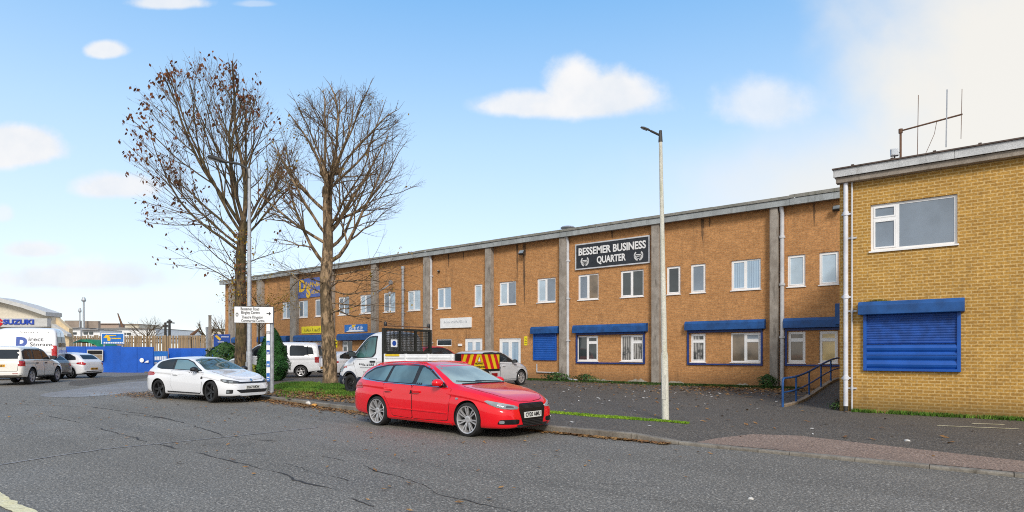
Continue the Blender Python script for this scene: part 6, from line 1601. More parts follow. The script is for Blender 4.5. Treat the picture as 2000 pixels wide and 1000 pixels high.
# ---- foliage made of leaf-sized faces
def leafcloud(mb, n, fn, s, flat=.6):
    for _ in range(n):
        p, nrm = fn(); k = s * random.uniform(.6, 1.3); u = Vector((random.gauss(0, 1), random.gauss(0, 1), random.gauss(0, 1))); u = (u - nrm * u.dot(nrm) * flat).normalized(); v = nrm.cross(u)
        if v.length < .1: v = Vector((0, 0, 1)).cross(u)
        v.normalize(); mb.add([p - u * k, p + v * k * .45, p + u * k, p - v * k * .45], [(0, 1, 2, 3)])
def bush(name, label, c, rx, ry, h, mat, n=5000, s=.055, cone=.5, group=None, lump=.22, cat='shrub', stem=True, mat2=None):
    root = empty(name, c, 0, label, cat, group); mb = MB(); mb2 = MB(); sd_ = random.uniform(0, 99)
    def fn():
        while True:
            t = random.random(); a = random.uniform(0, 6.283)
            prof = (math.sin(math.pi * min(1, (t * .86 + .14))) ** .55) if cone < .3 else ((1 - t) ** cone * min(1, (t + .08) * 3.2) ** .6)
            q = Vector((math.cos(a), math.sin(a), t * 2.2)); k = 1 + lump * 2 * mnoise.noise(q * 1.7 + Vector((sd_, 0, 0))) + lump * mnoise.noise(q * 4.5 + Vector((0, sd_, 0)))
            dpt = 1 - abs(random.gauss(0, .13)); r_ = prof * k * dpt
            if mnoise.noise(q * 3.1 + Vector((0, 0, sd_))) < -.38 and random.random() < .7: continue
            return Vector((c.x + rx * r_ * math.cos(a), c.y + ry * r_ * math.sin(a), c.z + .05 + t * h * (1 + .05 * mnoise.noise(q * 3)))), Vector((math.cos(a), math.sin(a), .5)).normalized()
    leafcloud(mb, n, fn, s)
    if mat2: leafcloud(mb2, n // 9, fn, s)
    mb.build('foliage', mat, root, recalc=False)
    if mat2: mb2.build('young_leaves', mat2, root, recalc=False)
    m = MB(); m.tube([c - Vector((0, 0, .1)), c + Vector((0, 0, h * .75))], [.06, .015], 7)
    for k in range(9): a = k * 2.4; z = h * (.1 + .07 * k); m.tube([c + Vector((0, 0, z)), c + Vector((rx * .6 * math.cos(a), ry * .6 * math.sin(a), z + .25))], [.025, .006], 5)
    m.build('stem', M_bark, root); return root
random.seed(21)
cb = on_fore(532, 744); bush('conifer_bush', 'dark green conical conifer bush behind the direction sign post', cb, .98, .95, 2.5, M_conif, 17000, .052, cone=.58, lump=.12)
q = on_fore(505, 742); bush('shrub', 'small yellow green shrub at the foot of the conifer bush', q - Vector((0, .4, 0)), .55, .45, .75, M_shruby, 900, .05, cone=.2, lump=.35, mat2=M_shrub)
q = atZ(438, 728, 36); q.z = .26; bush('shrub', 'dark green spreading shrub in front of the blue site board', q, 1.1, 1.0, 1.9, M_shrub, 4200, .08, cone=.2, lump=.4)
q = Vector((fx(1506), D1 - .55, .20)); bush('weed_clump', 'green weeds at the foot of the pier beside the ramp handrail', q, .32, .28, .5, M_shrub, 700, .05, cone=.2, lump=.5, cat='weeds')
q = Vector((fx(1098), D1 - .55, .20)); bush('weed_clump', 'low weeds round the waste pipe at the wall foot', q, .7, .30, .38, M_shrub, 800, .045, cone=.2, lump=.5, cat='weeds')
q = Vector((fx(1152), D1 - .4, .20)); bush('weed_clump', 'low weeds under the shuttered windows below the black sign', q, .6, .25, .32, M_shrub, 600, .04, cone=.2, lump=.5, cat='weeds')
q = Vector((-3.1, D2 + .2, .14)); bush('weed_clump', 'small weeds at the corner of the yellow brick building', q, .25, .2, .18, M_moss, 260, .035, cone=.2, lump=.5, cat='weeds')

# ---- bare street trees
class Tree:
    def __init__(t, seed): t.big = MB(); t.twig = MB(); t.tips = []; t.rng = random.Random(seed); t.n = 0
    def limb(t, p, d, L_, r, lv, maxlv, up, spread, env, wob=.10, kids=None):
        rng = t.rng; n = max(3, int(L_ / (.55 if lv < 2 else .40))); st = L_ / n; P = [p.copy()]; Rr = [r]; d = d.normalized(); end = r * (.34 if lv < 2 else .3)
        ws = rng.uniform(0, 99); out = False
        for i in range(n):
            k = (i + 1) / n
            d = d + Vector((rng.gauss(0, wob), rng.gauss(0, wob), rng.gauss(0, wob) + up * st)); d.normalize(); p = p + d * st
            P.append(p.copy()); Rr.append(r * (1 - k) + end * k)
            if env and not env(p): out = True; break
        mb = t.big if r > .030 else t.twig
        if out and len(Rr) > 1: Rr[-1] = Rr[-1] * .4
        mb.tube(P, Rr, 10 if r > .12 else (7 if r > .05 else (5 if r > .02 else 3)), cap=False); t.n += 1
        if lv >= maxlv: t.tips.append((P[-1], d.copy(), lv)); return
        N = len(P); cnt = kids[lv] if kids else 5
        L0 = st * (N - 1)
        for j in range(cnt):
            f = (.18 if lv else .3) + (.82 if lv else .7) * (j + rng.uniform(.1, .9)) / cnt; i = min(N - 2, int(f * (N - 1))); q = P[i].lerp(P[i + 1], f * (N - 1) - i if i < N - 1 else 0); tg = (P[i + 1] - P[i]).normalized()
            a = rng.uniform(0, 6.283); x = tg.cross(Vector((.3, .2, 1))).normalized(); y = tg.cross(x); side = x * math.cos(a) + y * math.sin(a)
            ang = spread * rng.uniform(.65, 1.3); nd = tg * math.cos(ang) + side * math.sin(ang)
            if nd.z < -.25: nd.z *= -.3
            t.limb(q, nd, L0 * rng.uniform(.42, .70) * (1.15 - .45 * f), max(.0055, Rr[i] * rng.uniform(.45, .62)), lv + 1, maxlv, up, spread, env, wob, kids)
        if lv > 0: t.limb(P[-1], d, L0 * .35, max(.005, Rr[-1]), max(lv + 1, maxlv - 0), maxlv, up, spread, env, wob, kids)
def env_px(poly, Zc, dz):
    def f(p):
        Z = -p.x * CT + p.y * ST; X = p.x * ST + p.y * CT
        if abs(Z - Zc) > dz: return False
        return True
    return f
def crown(base, cz, rx, rz, rtop=None):
    """rounded crown: ellipsoid about a point above the tree's foot"""
    def f(p):
        q = p - base; k = (q.z - cz); zz = k / (rz if k < 0 else (rtop or rz)); return (q.x ** 2 + q.y ** 2) / rx ** 2 + zz * zz < 1.0
    return f
def finish(t, root, leaf_fn, dead_mat, bark=None):
    t.big.build('trunk', bark or M_bark, root, smooth=60, recalc=False); t.twig.build('crown', M_twig, root, smooth=60, recalc=False)
    if leaf_fn:
        m = leaf_fn(t); m.build('dead_leaves', dead_mat, root, recalc=False)
# left tree: tall, fanned, with brown leaves at the tips of its left side
b1 = atZ(470, 738, 31.5); b1.z = h_fore(b1.x, b1.y)
tr = empty('street_tree', b1, 0, 'taller left bare tree with dead brown leaves at its branch tips', 'tree', 'bare street trees on the verge')
RV, FV = Vector((ST, CT, 0)), Vector((-CT, ST, 0))
t = Tree(5); e1 = crown(b1 - RV * 1.35, 9.8, 3.95, 6.0, 6.3)
trunk = [b1 + Vector((0, 0, -.2)), b1 + Vector((.0, 0, .5)), b1 + Vector((.03, .02, 2.5)), b1 + Vector((-.04, .0, 4.6)), b1 + Vector((.02, 0, 6.4)), b1 + Vector((.12, .1, 8.0))]
t.big.tube(trunk, [.42, .31, .28, .26, .24, .20], 14, cap=False)
for (z, u, w, el, L_, r) in ((6.5, -.9, -.2, 36, 6.8, .10), (7.0, -.8, .4, 46, 7.4, .10), (7.7, -.55, -.2, 58, 8.4, .12), (7.9, -.25, .2, 70, 8.8, .13), (8.0, .05, .1, 84, 8.6, .15), (7.9, .30, .3, 70, 8.0, .12), (7.5, .6, -.2, 54, 6.4, .09), (7.6, -.2, -.8, 60, 7.0, .10), (7.5, .1, .8, 60, 7.2, .10), (7.4, -.7, -.5, 52, 7.8, .10), (7.2, .8, .3, 44, 5.2, .08), (6.8, -.9, .3, 28, 6.0, .085), (7.8, -.4, .6, 62, 8.0, .10)):
    d = (RV * u + FV * w).normalized() * math.cos(R(el)) + Vector((0, 0, math.sin(R(el)))); k = (z - 6.4) / 1.6; p0 = b1 + Vector((.02 + .1 * max(0, k), .1 * max(0, k), z))
    t.limb(p0, d, L_, r * .78, 1, 4, .055, R(29), e1, .07, [0, 9, 6, 4])
for (z, u, w, el, L_) in ((4.7, -1, .1, 30, 3.4), (5.4, -.9, -.5, 38, 3.4), (5.0, -.8, .5, 42, 2.8), (5.8, .9, .2, 40, 2.6), (4.3, -.7, .2, 50, 2.0), (5.6, -1, .3, 45, 3.2)):
    d = (RV * u + FV * w).normalized() * math.cos(R(el)) + Vector((0, 0, math.sin(R(el)))); t.limb(b1 + Vector((0, 0, z)), d, L_, .035, 2, 4, -.02, R(38), None, .12, [0, 0, 6, 4])
def leaves1(t):
    m = MB(); rng = random.Random(4)
    for (p, d, lv) in t.tips:
        q = p - b1; u = q.dot(RV); ch = .30 if (u < -2.6 and q.z > 5) else (.20 if q.z > 13.2 else (.045 if u < 1.2 else .10))
        if rng.random() > ch: continue
        for _ in range(rng.randint(1, 3)):
            c_ = p + Vector((rng.gauss(0, .10), rng.gauss(0, .10), rng.gauss(-.06, .10))); k = rng.uniform(.08, .14); a = rng.uniform(0, 6.28); uu = Vector((math.cos(a) * .5, math.sin(a) * .5, -rng.uniform(.4, 1))).normalized(); vv = uu.cross(Vector((math.sin(a), math.cos(a), .3))).normalized()
            m.add([c_, c_ + uu * k * .8 + vv * k * .6, c_ + uu * k * 1.9, c_ + uu * k * .8 - vv * k * .5], [(0, 1, 2, 3)])
    for _ in range(420):
        h = rng.uniform(3.2, 7.6); a = rng.uniform(0, 6.28); rr_ = .30 + abs(rng.gauss(0, .22)); c_ = b1 + Vector((rr_ * math.cos(a), rr_ * math.sin(a), h)); k = rng.uniform(.05, .09); uu = Vector((rng.gauss(0, 1), rng.gauss(0, 1), rng.gauss(0, 1))).normalized(); vv = uu.cross(Vector((math.sin(a), math.cos(a), .3))).normalized()
        m.add([c_, c_ + uu * k * .8 + vv * k * .6, c_ + uu * k * 1.9, c_ + uu * k * .8 - vv * k * .5], [(0, 1, 2, 3)], 1 if rng.random() < .6 else 0)
    return m
finish(t, tr, leaves1, [M_lbrown, M_lyel])
print('tree1 tubes', t.n, len(t.tips))
# right tree: stouter, pollarded knuckles and arching limbs
b2 = on_fore(643, 751); 
tr2 = empty('street_tree', b2, 0, 'thick trunked right bare tree with arching pollarded limbs', 'tree', 'bare street trees on the verge')
Z2 = -b2.x * CT + b2.y * ST; s2 = Z2 / FPX
t = Tree(12)
def off(du, h, dw=0): return b2 + RV * du + FV * dw + Vector((0, 0, h))
e2 = crown(off(.80, 0), 8.0, 3.35, 5.0, 5.0)
t.big.tube([off(.05, -.2), off(.04, .3), off(-.03, 1.2), off(-.12, 3.0), off(-.16, 4.6), off(-.10, 5.4)], [.42, .31, .265, .25, .25, .255], 16, cap=False)
t.big.tube([off(-.10, 5.2), off(-.05, 6.4), off(-.08, 8.0), off(.0, 9.2)], [.25, .22, .20, .18], 14, cap=False)
t.big.tube([off(.16, .0), off(.22, .8), off(.12, 2.4), off(-.02, 4.2)], [.18, .13, .12, .09], 10, cap=False)
for (x, h, r) in ((-.26, 9.4, .17), (.24, 9.5, .19), (.02, 9.1, .20), (.45, 9.4, .12), (-.08, 8.5, .24)):
    bm = bmesh.new(); bmesh.ops.create_icosphere(bm, subdivisions=2, radius=1); V = [off(x, h) + Vector((v.co.x * r, v.co.y * r, v.co.z * r * 1.5)) * (1 + .35 * mnoise.noise(v.co * 2 + Vector((x, h, 0)))) for v in bm.verts]
    t.big.add(V, [tuple(v.index for v in f.verts) for f in bm.faces]); bm.free()
for (x, h, u, w, el, L_, r, up) in ((-.26, 9.5, -.45, .2, 68, 4.6, .07, .05), (-.2, 9.5, -.1, -.3, 80, 4.6, .07, .05), (.24, 9.6, .15, .1, 82, 5.0, .09, .04), (.28, 9.5, .5, .4, 66, 4.6, .07, .05), (.45, 9.4, .8, -.2, 54, 4.4, .07, .08), (0, 9.2, -.8, -.2, 54, 4.2, .06, .08),
    (.0, 6.7, .9, .1, 36, 3.9, .13, .15), (.0, 5.4, .95, -.25, 36, 4.6, .12, .11), (0, 6.0, .6, .8, 38, 4.0, .10, .12), (-.1, 7.6, -.9, .1, 40, 3.6, .10, .13), (-.1, 6.2, -.9, -.3, 32, 4.0, .09, .15), (-.1, 5.2, -.95, .2, 44, 4.2, .11, .03), (0, 7.4, .3, -.9, 44, 3.8, .09, .12), (.0, 8.2, .5, -.5, 52, 4.0, .08, .09), (-.1, 8.3, -.5, .6, 54, 4.0, .08, .09), (-.05, 6.5, -.4, -.9, 38, 3.8, .09, .14), (0, 8.6, .9, .3, 44, 4.0, .08, .08), (0, 7.2, .95, .3, 26, 4.2, .085, .16), (0, 6.9, .6, -.7, 34, 4.0, .08, .14)):
    d = (RV * u + FV * w).normalized() * math.cos(R(el)) + Vector((0, 0, math.sin(R(el)))); t.limb(off(x, h), d, L_, r * .8, 1, 4, up, R(36), e2, .11, [0, 8, 6, 4])
for (h, u, w, el, L_) in ((4.8, .9, .1, 20, 3.4), (4.2, .9, -.4, 5, 3.2), (4.5, .7, .6, 12, 3.2), (3.6, .9, -.1, -5, 2.8), (3.9, -.9, -.3, 20, 2.6), (4.8, -.9, .3, 25, 3.0), (3.1, .8, -.5, 10, 2.4), (4.0, .5, -.9, 15, 3.0), (3.3, .9, .4, 8, 2.8), (4.4, -.7, -.7, 10, 2.8)):
    d = (RV * u + FV * w).normalized() * math.cos(R(el)) + Vector((0, 0, math.sin(R(el)))); t.limb(off(0, h), d, L_, .036, 2, 4, -.03, R(42), None, .16, [0, 0, 7, 4])
def leaves2(t):
    m = MB(); rng = random.Random(8)
    for (p, d, lv) in t.tips:
        q = p - b2
        if q.z > 6.5 and rng.random() > (.05 if q.dot(RV) < -1 else .004) or q.z <= 6.5 and rng.random() > .10: continue
        for _ in range(rng.randint(1, 3)):
            c_ = p + Vector((rng.gauss(0, .12), rng.gauss(0, .12), rng.gauss(-.06, .12))); k = rng.uniform(.05, .09); a = rng.uniform(0, 6.28); uu = Vector((math.cos(a) * .6, math.sin(a) * .6, -rng.uniform(.2, 1))).normalized(); vv = uu.cross(Vector((math.sin(a), math.cos(a), .3))).normalized()
            m.add([c_, c_ + uu * k * .8 + vv * k * .6, c_ + uu * k * 1.9, c_ + uu * k * .8 - vv * k * .5], [(0, 1, 2, 3)])
    return m
finish(t, tr2, leaves2, M_lyel, M_bark2)
print('tree2 tubes', t.n, len(t.tips))
# small yellowing sapling behind the left tree
q = atZ(505, 735, 36); q.z = .26
sp_ = empty('sapling', q, 0, 'slender sapling with yellow leaves behind the left tree', 'tree')
t = Tree(31); t.big.tube([q, q + Vector((.05, 0, 2.5)), q + Vector((0, .1, 4.2))], [.07, .05, .035], 7, cap=False)
for k in range(11): a = k * 2.4; t.limb(q + Vector((0, 0, 2.6 + .16 * k)), Vector((math.cos(a), math.sin(a), .8)), 1.9, .026, 2, 4, .02, R(38), None, .14, [0, 0, 5, 3])
def leaves3(t):
    m = MB(); rng = random.Random(9)
    for (p, d, lv) in t.tips:
        for _ in range(4):
            c_ = p + Vector((rng.gauss(0, .2), rng.gauss(0, .2), rng.gauss(0, .15))); k = rng.uniform(.04, .07); a = rng.uniform(0, 6.28); uu = Vector((math.cos(a), math.sin(a), rng.uniform(-.8, .2))).normalized(); vv = uu.cross(Vector((math.sin(a), math.cos(a), .3))).normalized(); m.add([c_, c_ + uu * k * .8 + vv * k * .6, c_ + uu * k * 1.9, c_ + uu * k * .8 - vv * k * .5], [(0, 1, 2, 3)])
    return m
finish(t, sp_, leaves3, M_lyel)

# ------------------------------------------------------------------ far left: hoardings, fence, dealership, yard
def panelrun(root, a, b, z0, z1, th, mat, name, gap=.012, n=None, proud=.0):
    a, b = Vector(a), Vector(b); L_ = (b - a).length; t = (b - a) / L_; nn = Vector((t.y, -t.x, 0)); n = n or max(1, int(L_ / 1.22)); w = L_ / n
    for i in range(n):
        p, q = a + t * (i * w + gap / 2), a + t * ((i + 1) * w - gap / 2); M = Matrix((t, -nn, Vector((0, 0, 1)))).transposed().to_4x4(); M.translation = p + nn * proud
        m = MB(); m.box((0, 0, z0), (w - gap, th, z1), 0, M); m.build(name, mat, root)
def gp(px, Z, z=.2): v = atZ(px, HOR, Z); return Vector((v.x, v.y, 0))
A0, A1, A2, A3, A4, A5 = gp(128, 45), gp(206, 45.2), gp(236, 44.6), gp(300, 44.4), gp(329, 46.5), gp(421, 46.0)
hz0 = .12
ho = empty('hoarding', (A0 + A2) / 2 + Vector((0, 0, .2)), 0, 'blue timber hoarding with a framed hatch behind the white hatchback', 'hoarding')
panelrun(ho, A0, A1, hz0, 2.10, .05, M_hoard, 'board'); panelrun(ho, A1 + Vector((0, -.05, 0)), A2, hz0, 2.15, .05, M_hoard, 'board')
t_ = (A1 - A0).normalized(); nn = Vector((t_.y, -t_.x, 0)); M = Matrix((t_, Vector((0, 0, 1)), nn)).transposed().to_4x4(); M.translation = gp(171, 45.0) + nn * .03
m = MB(); m.box((0, 1.05, 0), (1.12, 1.86, .04), 0, M); hp = m.build('hatch_frame', M_lgrey, ho); m = MB(); m.box((.06, 1.52, .041), (1.06, 1.80, .05), 0, M); m.build('hatch_opening', M_under, hp); m = MB(); m.box((.06, 1.10, .041), (1.06, 1.48, .05), 0, M); m.build('hatch_shelf', plain('brown_board', (.28, .22, .15), .8, var=.3), hp)
gt = empty('site_gate', (A2 + A3) / 2 + Vector((0, 0, .2)), 0, 'pair of blue site gates with a white notice left of the coupe', 'gate')
panelrun(gt, A2 + Vector((.02, -.02, 0)), A3, hz0, 2.06, .06, M_hoard, 'gate_leaf', n=2, gap=.03)
t_ = (A3 - A2).normalized(); nn = Vector((t_.y, -t_.x, 0)); M = Matrix((t_, Vector((0, 0, 1)), nn)).transposed().to_4x4(); M.translation = gp(275, 44.4) + nn * .03
m = MB(); m.lathe([(.16, 0), (.16, .02), (0, .02)], 16, M=M @ Matrix.Translation((.10, 1.10, 0))); m.add([M @ Vector(q) for q in ((.30, .93, .02), (.62, .93, .02), (.62, 1.10, .02), (.45, 1.05, .02))], [(0, 1, 2, 3)]); m.build('notice', M_board, gt, recalc=False)
h2 = empty('hoarding', (A4 + A5) / 2 + Vector((0, 0, .2)), 0, 'lower run of blue hoarding behind the roof of the white coupe', 'hoarding')
panelrun(h2, A4, A5, hz0, 1.98, .05, M_hoard, 'board', n=4)
bn = empty('site_banner', gp(314, 46) + Vector((0, 0, .4)), 0, 'white and blue banner in the gap between the blue gates and hoarding', 'banner')
a, b = gp(301, 46.2), gp(328, 46.2); t_ = (b - a).normalized(); nn = Vector((t_.y, -t_.x, 0)); M = Matrix((t_, Vector((0, 0, 1)), nn)).transposed().to_4x4(); M.translation = a
m = MB(); m.box((0, .3, 0), ((b - a).length, 1.75, .03), 0, M); pn = m.build('panel', M_sblue, bn); m = MB()
for zz, hh in ((1.25, .34), (.85, .2), (.62, .16)):
    rr = random.Random(int(zz * 100)); x = .06
    while x < .88: w_ = rr.uniform(.06, .16); m.box((x, zz - hh / 2, .031), (x + w_, zz + hh / 2 * rr.uniform(.5, 1), .036), 0, M); x += w_ + .04
m.build('lettering', M_board, pn)
# blue sign above the hoarding
def free_sign(name, label, px0, px1, py0, py1, Z, mat, cat='sign', posts=True):
    a, b = gp(px0, Z), gp(px1, Z); za, zb = atZ(px0, py0, Z).z, atZ(px0, py1, Z).z; root = empty(name, (a + b) / 2 + Vector((0, 0, .2)), 0, label, cat)
    t_ = (b - a).normalized(); nn = Vector((t_.y, -t_.x, 0)); M = Matrix((t_, Vector((0, 0, 1)), nn)).transposed().to_4x4(); M.translation = a; w = (b - a).length
    m = MB(); m.box((0, zb, 0), (w, za, .05), 0, M); p = m.build('panel', mat, root)
    m = MB()
    for x in (.12, w - .12): m.box((x - .05, .1, -.10), (x + .05, zb + .3, -.002), 0, M)
    m.build('posts', M_galv, root); return root, p, M, w, zb, za
r_, p_, M, w, zb, za = free_sign('yard_sign', 'blue yard sign with yellow marks standing above the blue hoarding', 200, 242, 652, 672, 46.0, M_sblue)
m = MB(); m.box((0, za, -.01), (w, za + .05, .06), 0, M); m.box((-.05, zb, -.01), (-.001, za + .05, .06), 0, M); m.box((w + .001, zb, -.01), (w + .05, za + .05, .06), 0, M); m.build('frame', M_board, p_)
m = MB(); H = za - zb
m.add([M @ Vector((x * w, zb + y * H, .056)) for x, y in ((.07, .62), (.20, .92), (.30, .85), (.42, .55), (.38, .30), (.26, .32), (.24, .60))], [tuple(range(7))]); m.box((.28 * w, zb + .80 * H, .052), (.66 * w, zb + .88 * H, .056), 0, M); m.box((.45 * w, zb + .50 * H, .052), (.88 * w, zb + .60 * H, .056), 0, M); m.build('emblem', M_yink, p_, recalc=False)
m = MB(); x = .08
rr = random.Random(2)
while x < .92: k = rr.uniform(.04, .08); m.box((x * w, zb + .06 * H, .052), ((x + k) * w, zb + .20 * H, .056), 0, M); x += k + .02
m.build('lettering', M_board, p_)
r_, p_, M, w, zb, za = free_sign('site_board', 'tall blue site board with a yellow logo behind the dark shrub', 418, 450, 653, 694, 41, M_bink)
m = MB(); m.add([M @ Vector((x * w, zb + y * (za - zb), .056)) for x, y in ((.06, .93), (.22, .95), (.46, .78), (.38, .70), (.22, .80))], [tuple(range(5))]); m.build('logo', M_yink, p_, recalc=False)
m = MB()
for y, a_, b_ in ((.86, .45, .92), (.62, .25, .62), (.36, .25, .70), (.25, .25, .6)): m.box((a_ * w, zb + y * (za - zb), .052), (b_ * w, zb + (y + .035) * (za - zb), .056), 0, M)
m.build('lettering', M_board, p_)
# timber fence behind
a, b = gp(98, 53), gp(455, 53); f = empty('timber_fence', (a + b) / 2 + Vector((0, 0, .2)), 0, 'tall brown timber fence of upright boards behind the blue hoardings', 'fence')
L_ = (b - a).length; t_ = (b - a) / L_; nn = Vector((t_.y, -t_.x, 0)); M = Matrix((t_, nn * -1, Vector((0, 0, 1)))).transposed().to_4x4(); M.translation = a; m = MB(); x = 0; random.seed(5)
while x < L_: w_ = random.uniform(.12, .19); j = random.uniform(0, .02); m.box((x, j, .1), (x + w_, .03 + j, 3.12 + random.uniform(-.06, .05)), 0, M); x += w_ + random.choice((.03, .05, .09))
m.build('boards', M_wood, f)
m = MB()
for z in (.6, 1.7, 2.8): m.box((0, .06, z), (L_, .11, z + .1), 0, M)
for i in range(int(L_ / 2.4)): m.box((i * 2.4, .112, 0), (i * 2.4 + .1, .212, 3.0), 0, M)
m.build('rails', plain('dark_fence_rail', (.10, .075, .05), .9), f)
# green tarpaulin on a hut roof between
a = gp(140, 49.5); b = gp(199, 49.5); t_ = (b - a).normalized(); nn = Vector((t_.y, -t_.x, 0)); L_ = (b - a).length; M = Matrix((t_, nn * -1, Vector((0, 0, 1)))).transposed().to_4x4(); M.translation = a
ht = empty('site_hut', (a + b) / 2 + Vector((0, 0, .2)), 0, 'low hut under a green tarpaulin behind the blue hoarding', 'hut')
m = MB(); m.box((.1, .1, .1), (L_ - .1, 2.4, 2.05), 0, M); m.build('walls', M_mgrey, ht)
m = MB(); P = []
for i in range(14):
    s_ = i / 13; z = 2.06 + .78 * math.sin(math.pi * min(1, .12 + s_ * .88)) ** .7 * (1 - .35 * s_); P.append([M @ Vector((s_ * L_, y, z * (1 if 0 < j < 4 else .93) + .02 * math.sin(i * 2.1 + j))) for j, y in enumerate((-.05, .15, 1.2, 2.3, 2.5))])
m.grid(P); m.build('tarpaulin', M_green, ht, smooth=50)
# two slim posts by the site board
for px_, top, Z, lab, mt, r in ((410, 617, 38, 'brown square post beside the blue site board', M_pier, .065), (405.5, 640, 39, 'grey slotted post beside the brown square post', M_galv, .075)):
    p0 = atZ(px_, HOR, Z); zt = atZ(px_, top, Z).z; m = MB(); m.box((p0.x - r, p0.y - r, .1), (p0.x + r, p0.y + r, zt)); m.box((p0.x - r * 1.2, p0.y - r * 1.2, zt + .002), (p0.x + r * 1.2, p0.y + r * 1.2, zt + .04))
    for k in range(9): z = .4 + k * .3; m.box((p0.x - r * .5, p0.y - r - .012, z), (p0.x + r * .5, p0.y - r - .002, z + .14))
    tag(m.build('post', mt), lab, 'post')
# car dealership on the far left
Zd = 47
def sec(px, py, Z=Zd): return atZ(px, py, Z)
fvz = FV
dl_ = empty('dealership', Vector((sec(40, HOR).x, sec(40, HOR).y, .2)), 0, 'cream car showroom with low pitched roof and grey sign band at far left', 'building')
pts = [(-130, 668), (-130, 610), (-60, 588), (0, 589), (50, 602), (96, 618), (96, 742), (-130, 742)]
m = MB(); m.prism([(p, q) for p, q in pts], lambda a, b, d: sec(a, b) + FV * d, .3, 1.2); m.build('wall', M_ldist, dl_)
m = MB(); rp = [(-130, 610), (-60, 588), (0, 589), (50, 602), (97, 618)]
for (a, b), (c_, d_) in zip(rp, rp[1:]):
    P = [sec(a, b) + Vector((0, 0, .02)), sec(c_, d_) + Vector((0, 0, .02))]; up_ = Vector((0, 0, .42)); m.add([P[0] - FV * .4, P[1] - FV * .4, P[1] - FV * .4 + up_ * .7, P[0] - FV * .4 + up_ * .7, P[0] + FV * 1.3, P[1] + FV * 1.3, P[1] + FV * 1.3 + up_ * .7, P[0] + FV * 1.3 + up_ * .7], [(0, 1, 2, 3), (3, 2, 6, 7), (1, 5, 6, 2), (0, 4, 7, 3), (0, 1, 5, 4), (4, 5, 6, 7)])
m.build('roof', M_lgrey, dl_)
m = MB(); m.prism([(96, 619), (122, 641), (122, 742), (96, 742)], lambda a, b, d: sec(a, b) + FV * d, .7, 1.1); m.build('side_wing', plain('warm_cladding', (.66, .52, .33), .7), dl_)
m = MB(); m.prism([(96.5, 632), (127.5, 652), (127.5, 657), (96.5, 640)], lambda a, b, d: sec(a, b) + FV * d, .2, .69); m.build('canopy', M_lgrey, dl_)
m = MB(); m.prism([(-128, 662), (15, 662), (15, 725), (-128, 725)], lambda a, b, d: sec(a, b) + FV * d, .2, .29); m.build('shop_window', M_gbrown, dl_)
m = MB(); m.prism([(-130, 619), (95, 622), (95, 638), (-130, 640)], lambda a, b, d: sec(a, b) + FV * d, -.15, .29); sg_ = m.build('sign_band', M_lgrey, dl_)
sn = empty('dealer_sign', sec(40, 637) - FV * .16, 0, 'red emblem and blue letters reading SUZUKI on the showroom sign band', 'sign')
M = face_M(sec(40.5, 629.5) - FV * .19, RV); text_mb('SUZUKI', .50, M, .05, bold=.02, width=2.35).build('lettering', plain('sign_blue', (.015, .06, .42), .5), sn, recalc=False)
M = face_M(sec(1, 629.5) - FV * .19, RV); e = MB()
for sg in (1, -1):
    e.add([M @ Vector((sg * x, sg * y, .0)) for x, y in ((-.36, .10), (-.02, .40), (.36, .10), (.20, .02), (-.02, .20), (-.12, .10), (.12, -.10), (.0, -.06), (-.36, .10))][:8], [tuple(range(8))])
e.build('emblem', plain('sign_red', (.60, .01, .02), .5), sn, recalc=False)
# things in the yards beyond
def blockb(name, label, px0, px1, py0, py1, Z, mat, depth=8, cat='building', win=None, roof=None):
    a = atZ(px0, HOR, Z); root = empty(name, Vector((a.x, a.y, .2)), 0, label, cat); m = MB(); m.prism([(px0, py0), (px1, py0), (px1, py1), (px0, py1)], lambda x, y, d: atZ(x, y, Z) + FV * d, 0, depth); m.build('wall', mat, root)
    if roof: m = MB(); m.prism([(px0 - .6, py0 - 1.4), (px1 + .6, py0 - 1.4), (px1 + .6, py0 - .05), (px0 - .6, py0 - .05)], lambda x, y, d: atZ(x, y, Z) + FV * d, -.5, depth); m.build('roof', roof, root)
    for (x0, x1, y0, y1) in (win or ()): m = MB(); m.prism([(x0, y0), (x1, y0), (x1, y1), (x0, y1)], lambda x, y, d: atZ(x, y, Z) + FV * d, -.12, -.01); m.build('window', M_gdark, root)
    return root
blockb('billboard', 'left brown board on the yard behind the timber fence', 126, 155, 626, 640, 90, plain('board_back', (.27, .22, .18), .9, var=.25, scale=.6), .5, 'billboard')
blockb('billboard', 'right brown board on the yard beside the tall thin mast', 163, 192, 627, 641, 90, plain('board_back', (.27, .22, .18), .9, var=.25, scale=.6), .5, 'billboard')
blockb('cabin', 'white site cabin with dark windows left of the thin masts', 122, 157, 641, 668, 88, M_board, 5, 'cabin', [(134, 150, 649, 653)], M_mgrey)
blockb('cabin', 'white site cabin with two dark windows right of the thin masts', 161, 195, 645, 668, 88, M_board, 5, 'cabin', [(164, 172, 648, 653), (175, 182, 648, 653)], M_mgrey)
blockb('warehouse', 'long pale warehouse with a grey roof beyond the timber fence', 196, 304, 642, 668, 120, M_board, 18, 'warehouse', [(240, 246, 650, 654), (248, 256, 650, 654)], M_mgrey)
blockb('warehouse', 'pale stone coloured shed beyond the site board', 404, 452, 643, 668, 100, M_ldist, 18, 'warehouse', [], M_lgrey)
blockb('house', 'distant low house roofs on the skyline left of the warehouse', 196, 232, 633, 643, 200, plain('far_brick', (.42, .32, .26), .9), 12, 'house', [], plain('far_roof', (.36, .27, .22), .9))
blockb('house', 'distant pale house on the skyline beyond the warehouse', 244, 272, 634, 643, 200, M_ldist, 12, 'house', [], plain('far_roof2', (.36, .28, .22), .9))
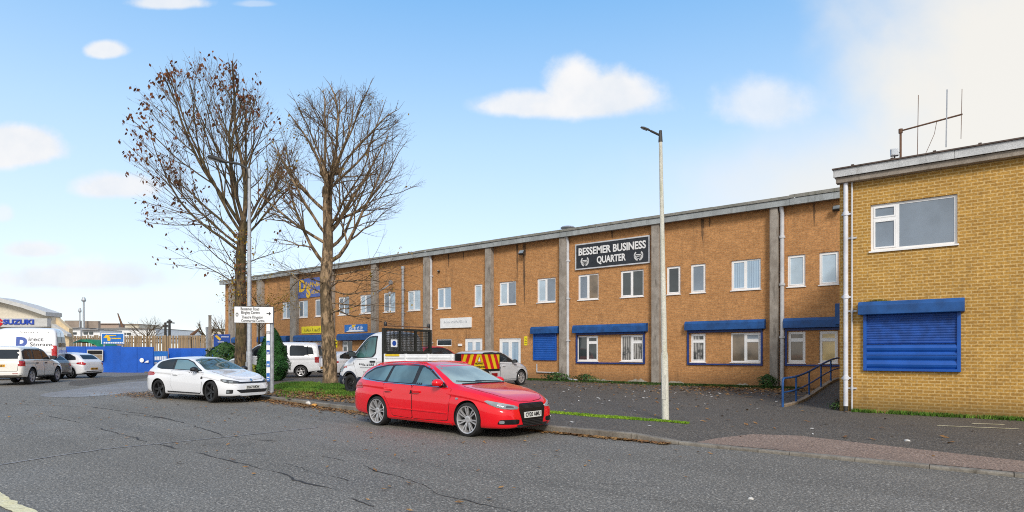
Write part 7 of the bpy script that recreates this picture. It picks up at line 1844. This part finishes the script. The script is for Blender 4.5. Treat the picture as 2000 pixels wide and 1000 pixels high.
for px_, t_, r_, lab in ((163.5, 589, .16, 'taller thin grey mast on the skyline between the brown boards'), (156, 610, .11, 'shorter thin grey mast left of the taller one')):
    p0 = atZ(px_, HOR, 89); zt = atZ(px_, t_, 89).z; m = MB(); m.tube([(p0.x, p0.y, .1), (p0.x, p0.y, zt)], [r_, r_ * .7], 8); m.lathe([(r_ * 1.6, 0), (r_ * 2, .2), (r_ * 1.2, .6), (0, .65)], 8, M=Matrix.Translation((p0.x, p0.y, zt))); tag(m.build('mast', M_galv), lab, 'mast')
def crane(px0, py0, px1, py1, Z, label):
    a, b = atZ(px0, py0, Z), atZ(px1, py1, Z); root = empty('crane', Vector((a.x, a.y, .2)), 0, label, 'crane'); m = MB(); m.box((a.x - 1.4, a.y - 1.4, .2), (a.x + 1.4, a.y + 1.4, a.z)); m.build('cab', M_mgrey, root, bevel=.2); m = MB(); m.tube([a, b], [.35, .15], 6); m.build('jib', M_rust, root)
crane(240, 640, 230, 612, 180, 'distant crane with a raised jib above the warehouse'); crane(374, 655, 389, 642, 110, 'distant excavator arm above the timber fence')
def palm(px_, pt, Z, label):
    a = atZ(px_, HOR, Z); zt = atZ(px_, pt, Z).z; root = empty('tower_light', Vector((a.x, a.y, .2)), 0, label, 'mast'); m = MB(); m.tube([(a.x, a.y, .2), (a.x, a.y, zt)], [.30, .22], 7); m.build('mast', M_dsteel, root); m = MB(); c_ = Vector((a.x, a.y, zt))
    for k in range(5): s_ = (k - 2) / 2; m.bar(c_ - Vector((0, 0, .6)), c_ + RV * s_ * .95 + Vector((0, 0, -.2 - .5 * s_ * s_)), .22, .22)
    m.build('head', M_dsteel, root)
palm(323, 632, 120, 'dark yard mast with a spread head left of its taller neighbour'); palm(331, 624, 120, 'taller dark yard mast on the skyline above the timber fence')
random.seed(77)
def far_tree(px_, py_t, Z, rx, label, sd):
    a = atZ(px_, HOR, Z); a.z = .2; zt = atZ(px_, py_t, Z).z; root = empty('tree', a, 0, label, 'tree'); t = Tree(sd); t.big.tube([a, a + Vector((0, 0, (zt) * .45))], [.3, .2], 7, cap=False)
    for k in range(9): an = k * 2.4; t.limb(a + Vector((0, 0, zt * (.3 + .03 * k))), Vector((math.cos(an), math.sin(an), 1.1)), zt * .55, .09, 2, 4, .02, R(35), crown(a, zt * .6, rx, zt * .42), .1, [0, 0, 7, 5])
    finish(t, root, None, None)
far_tree(288, 620, 110, 3.2, 'distant bare tree beyond the timber fence', 3); far_tree(441, 612, 80, 1.8, 'distant bare tree between the site board and the orange brick building', 6); far_tree(404, 612, 80, 1.2, 'thin distant bare tree behind the slotted post', 9)
# more parked things on the left
q = on_road(128, 738)
m = MB(); z = .2
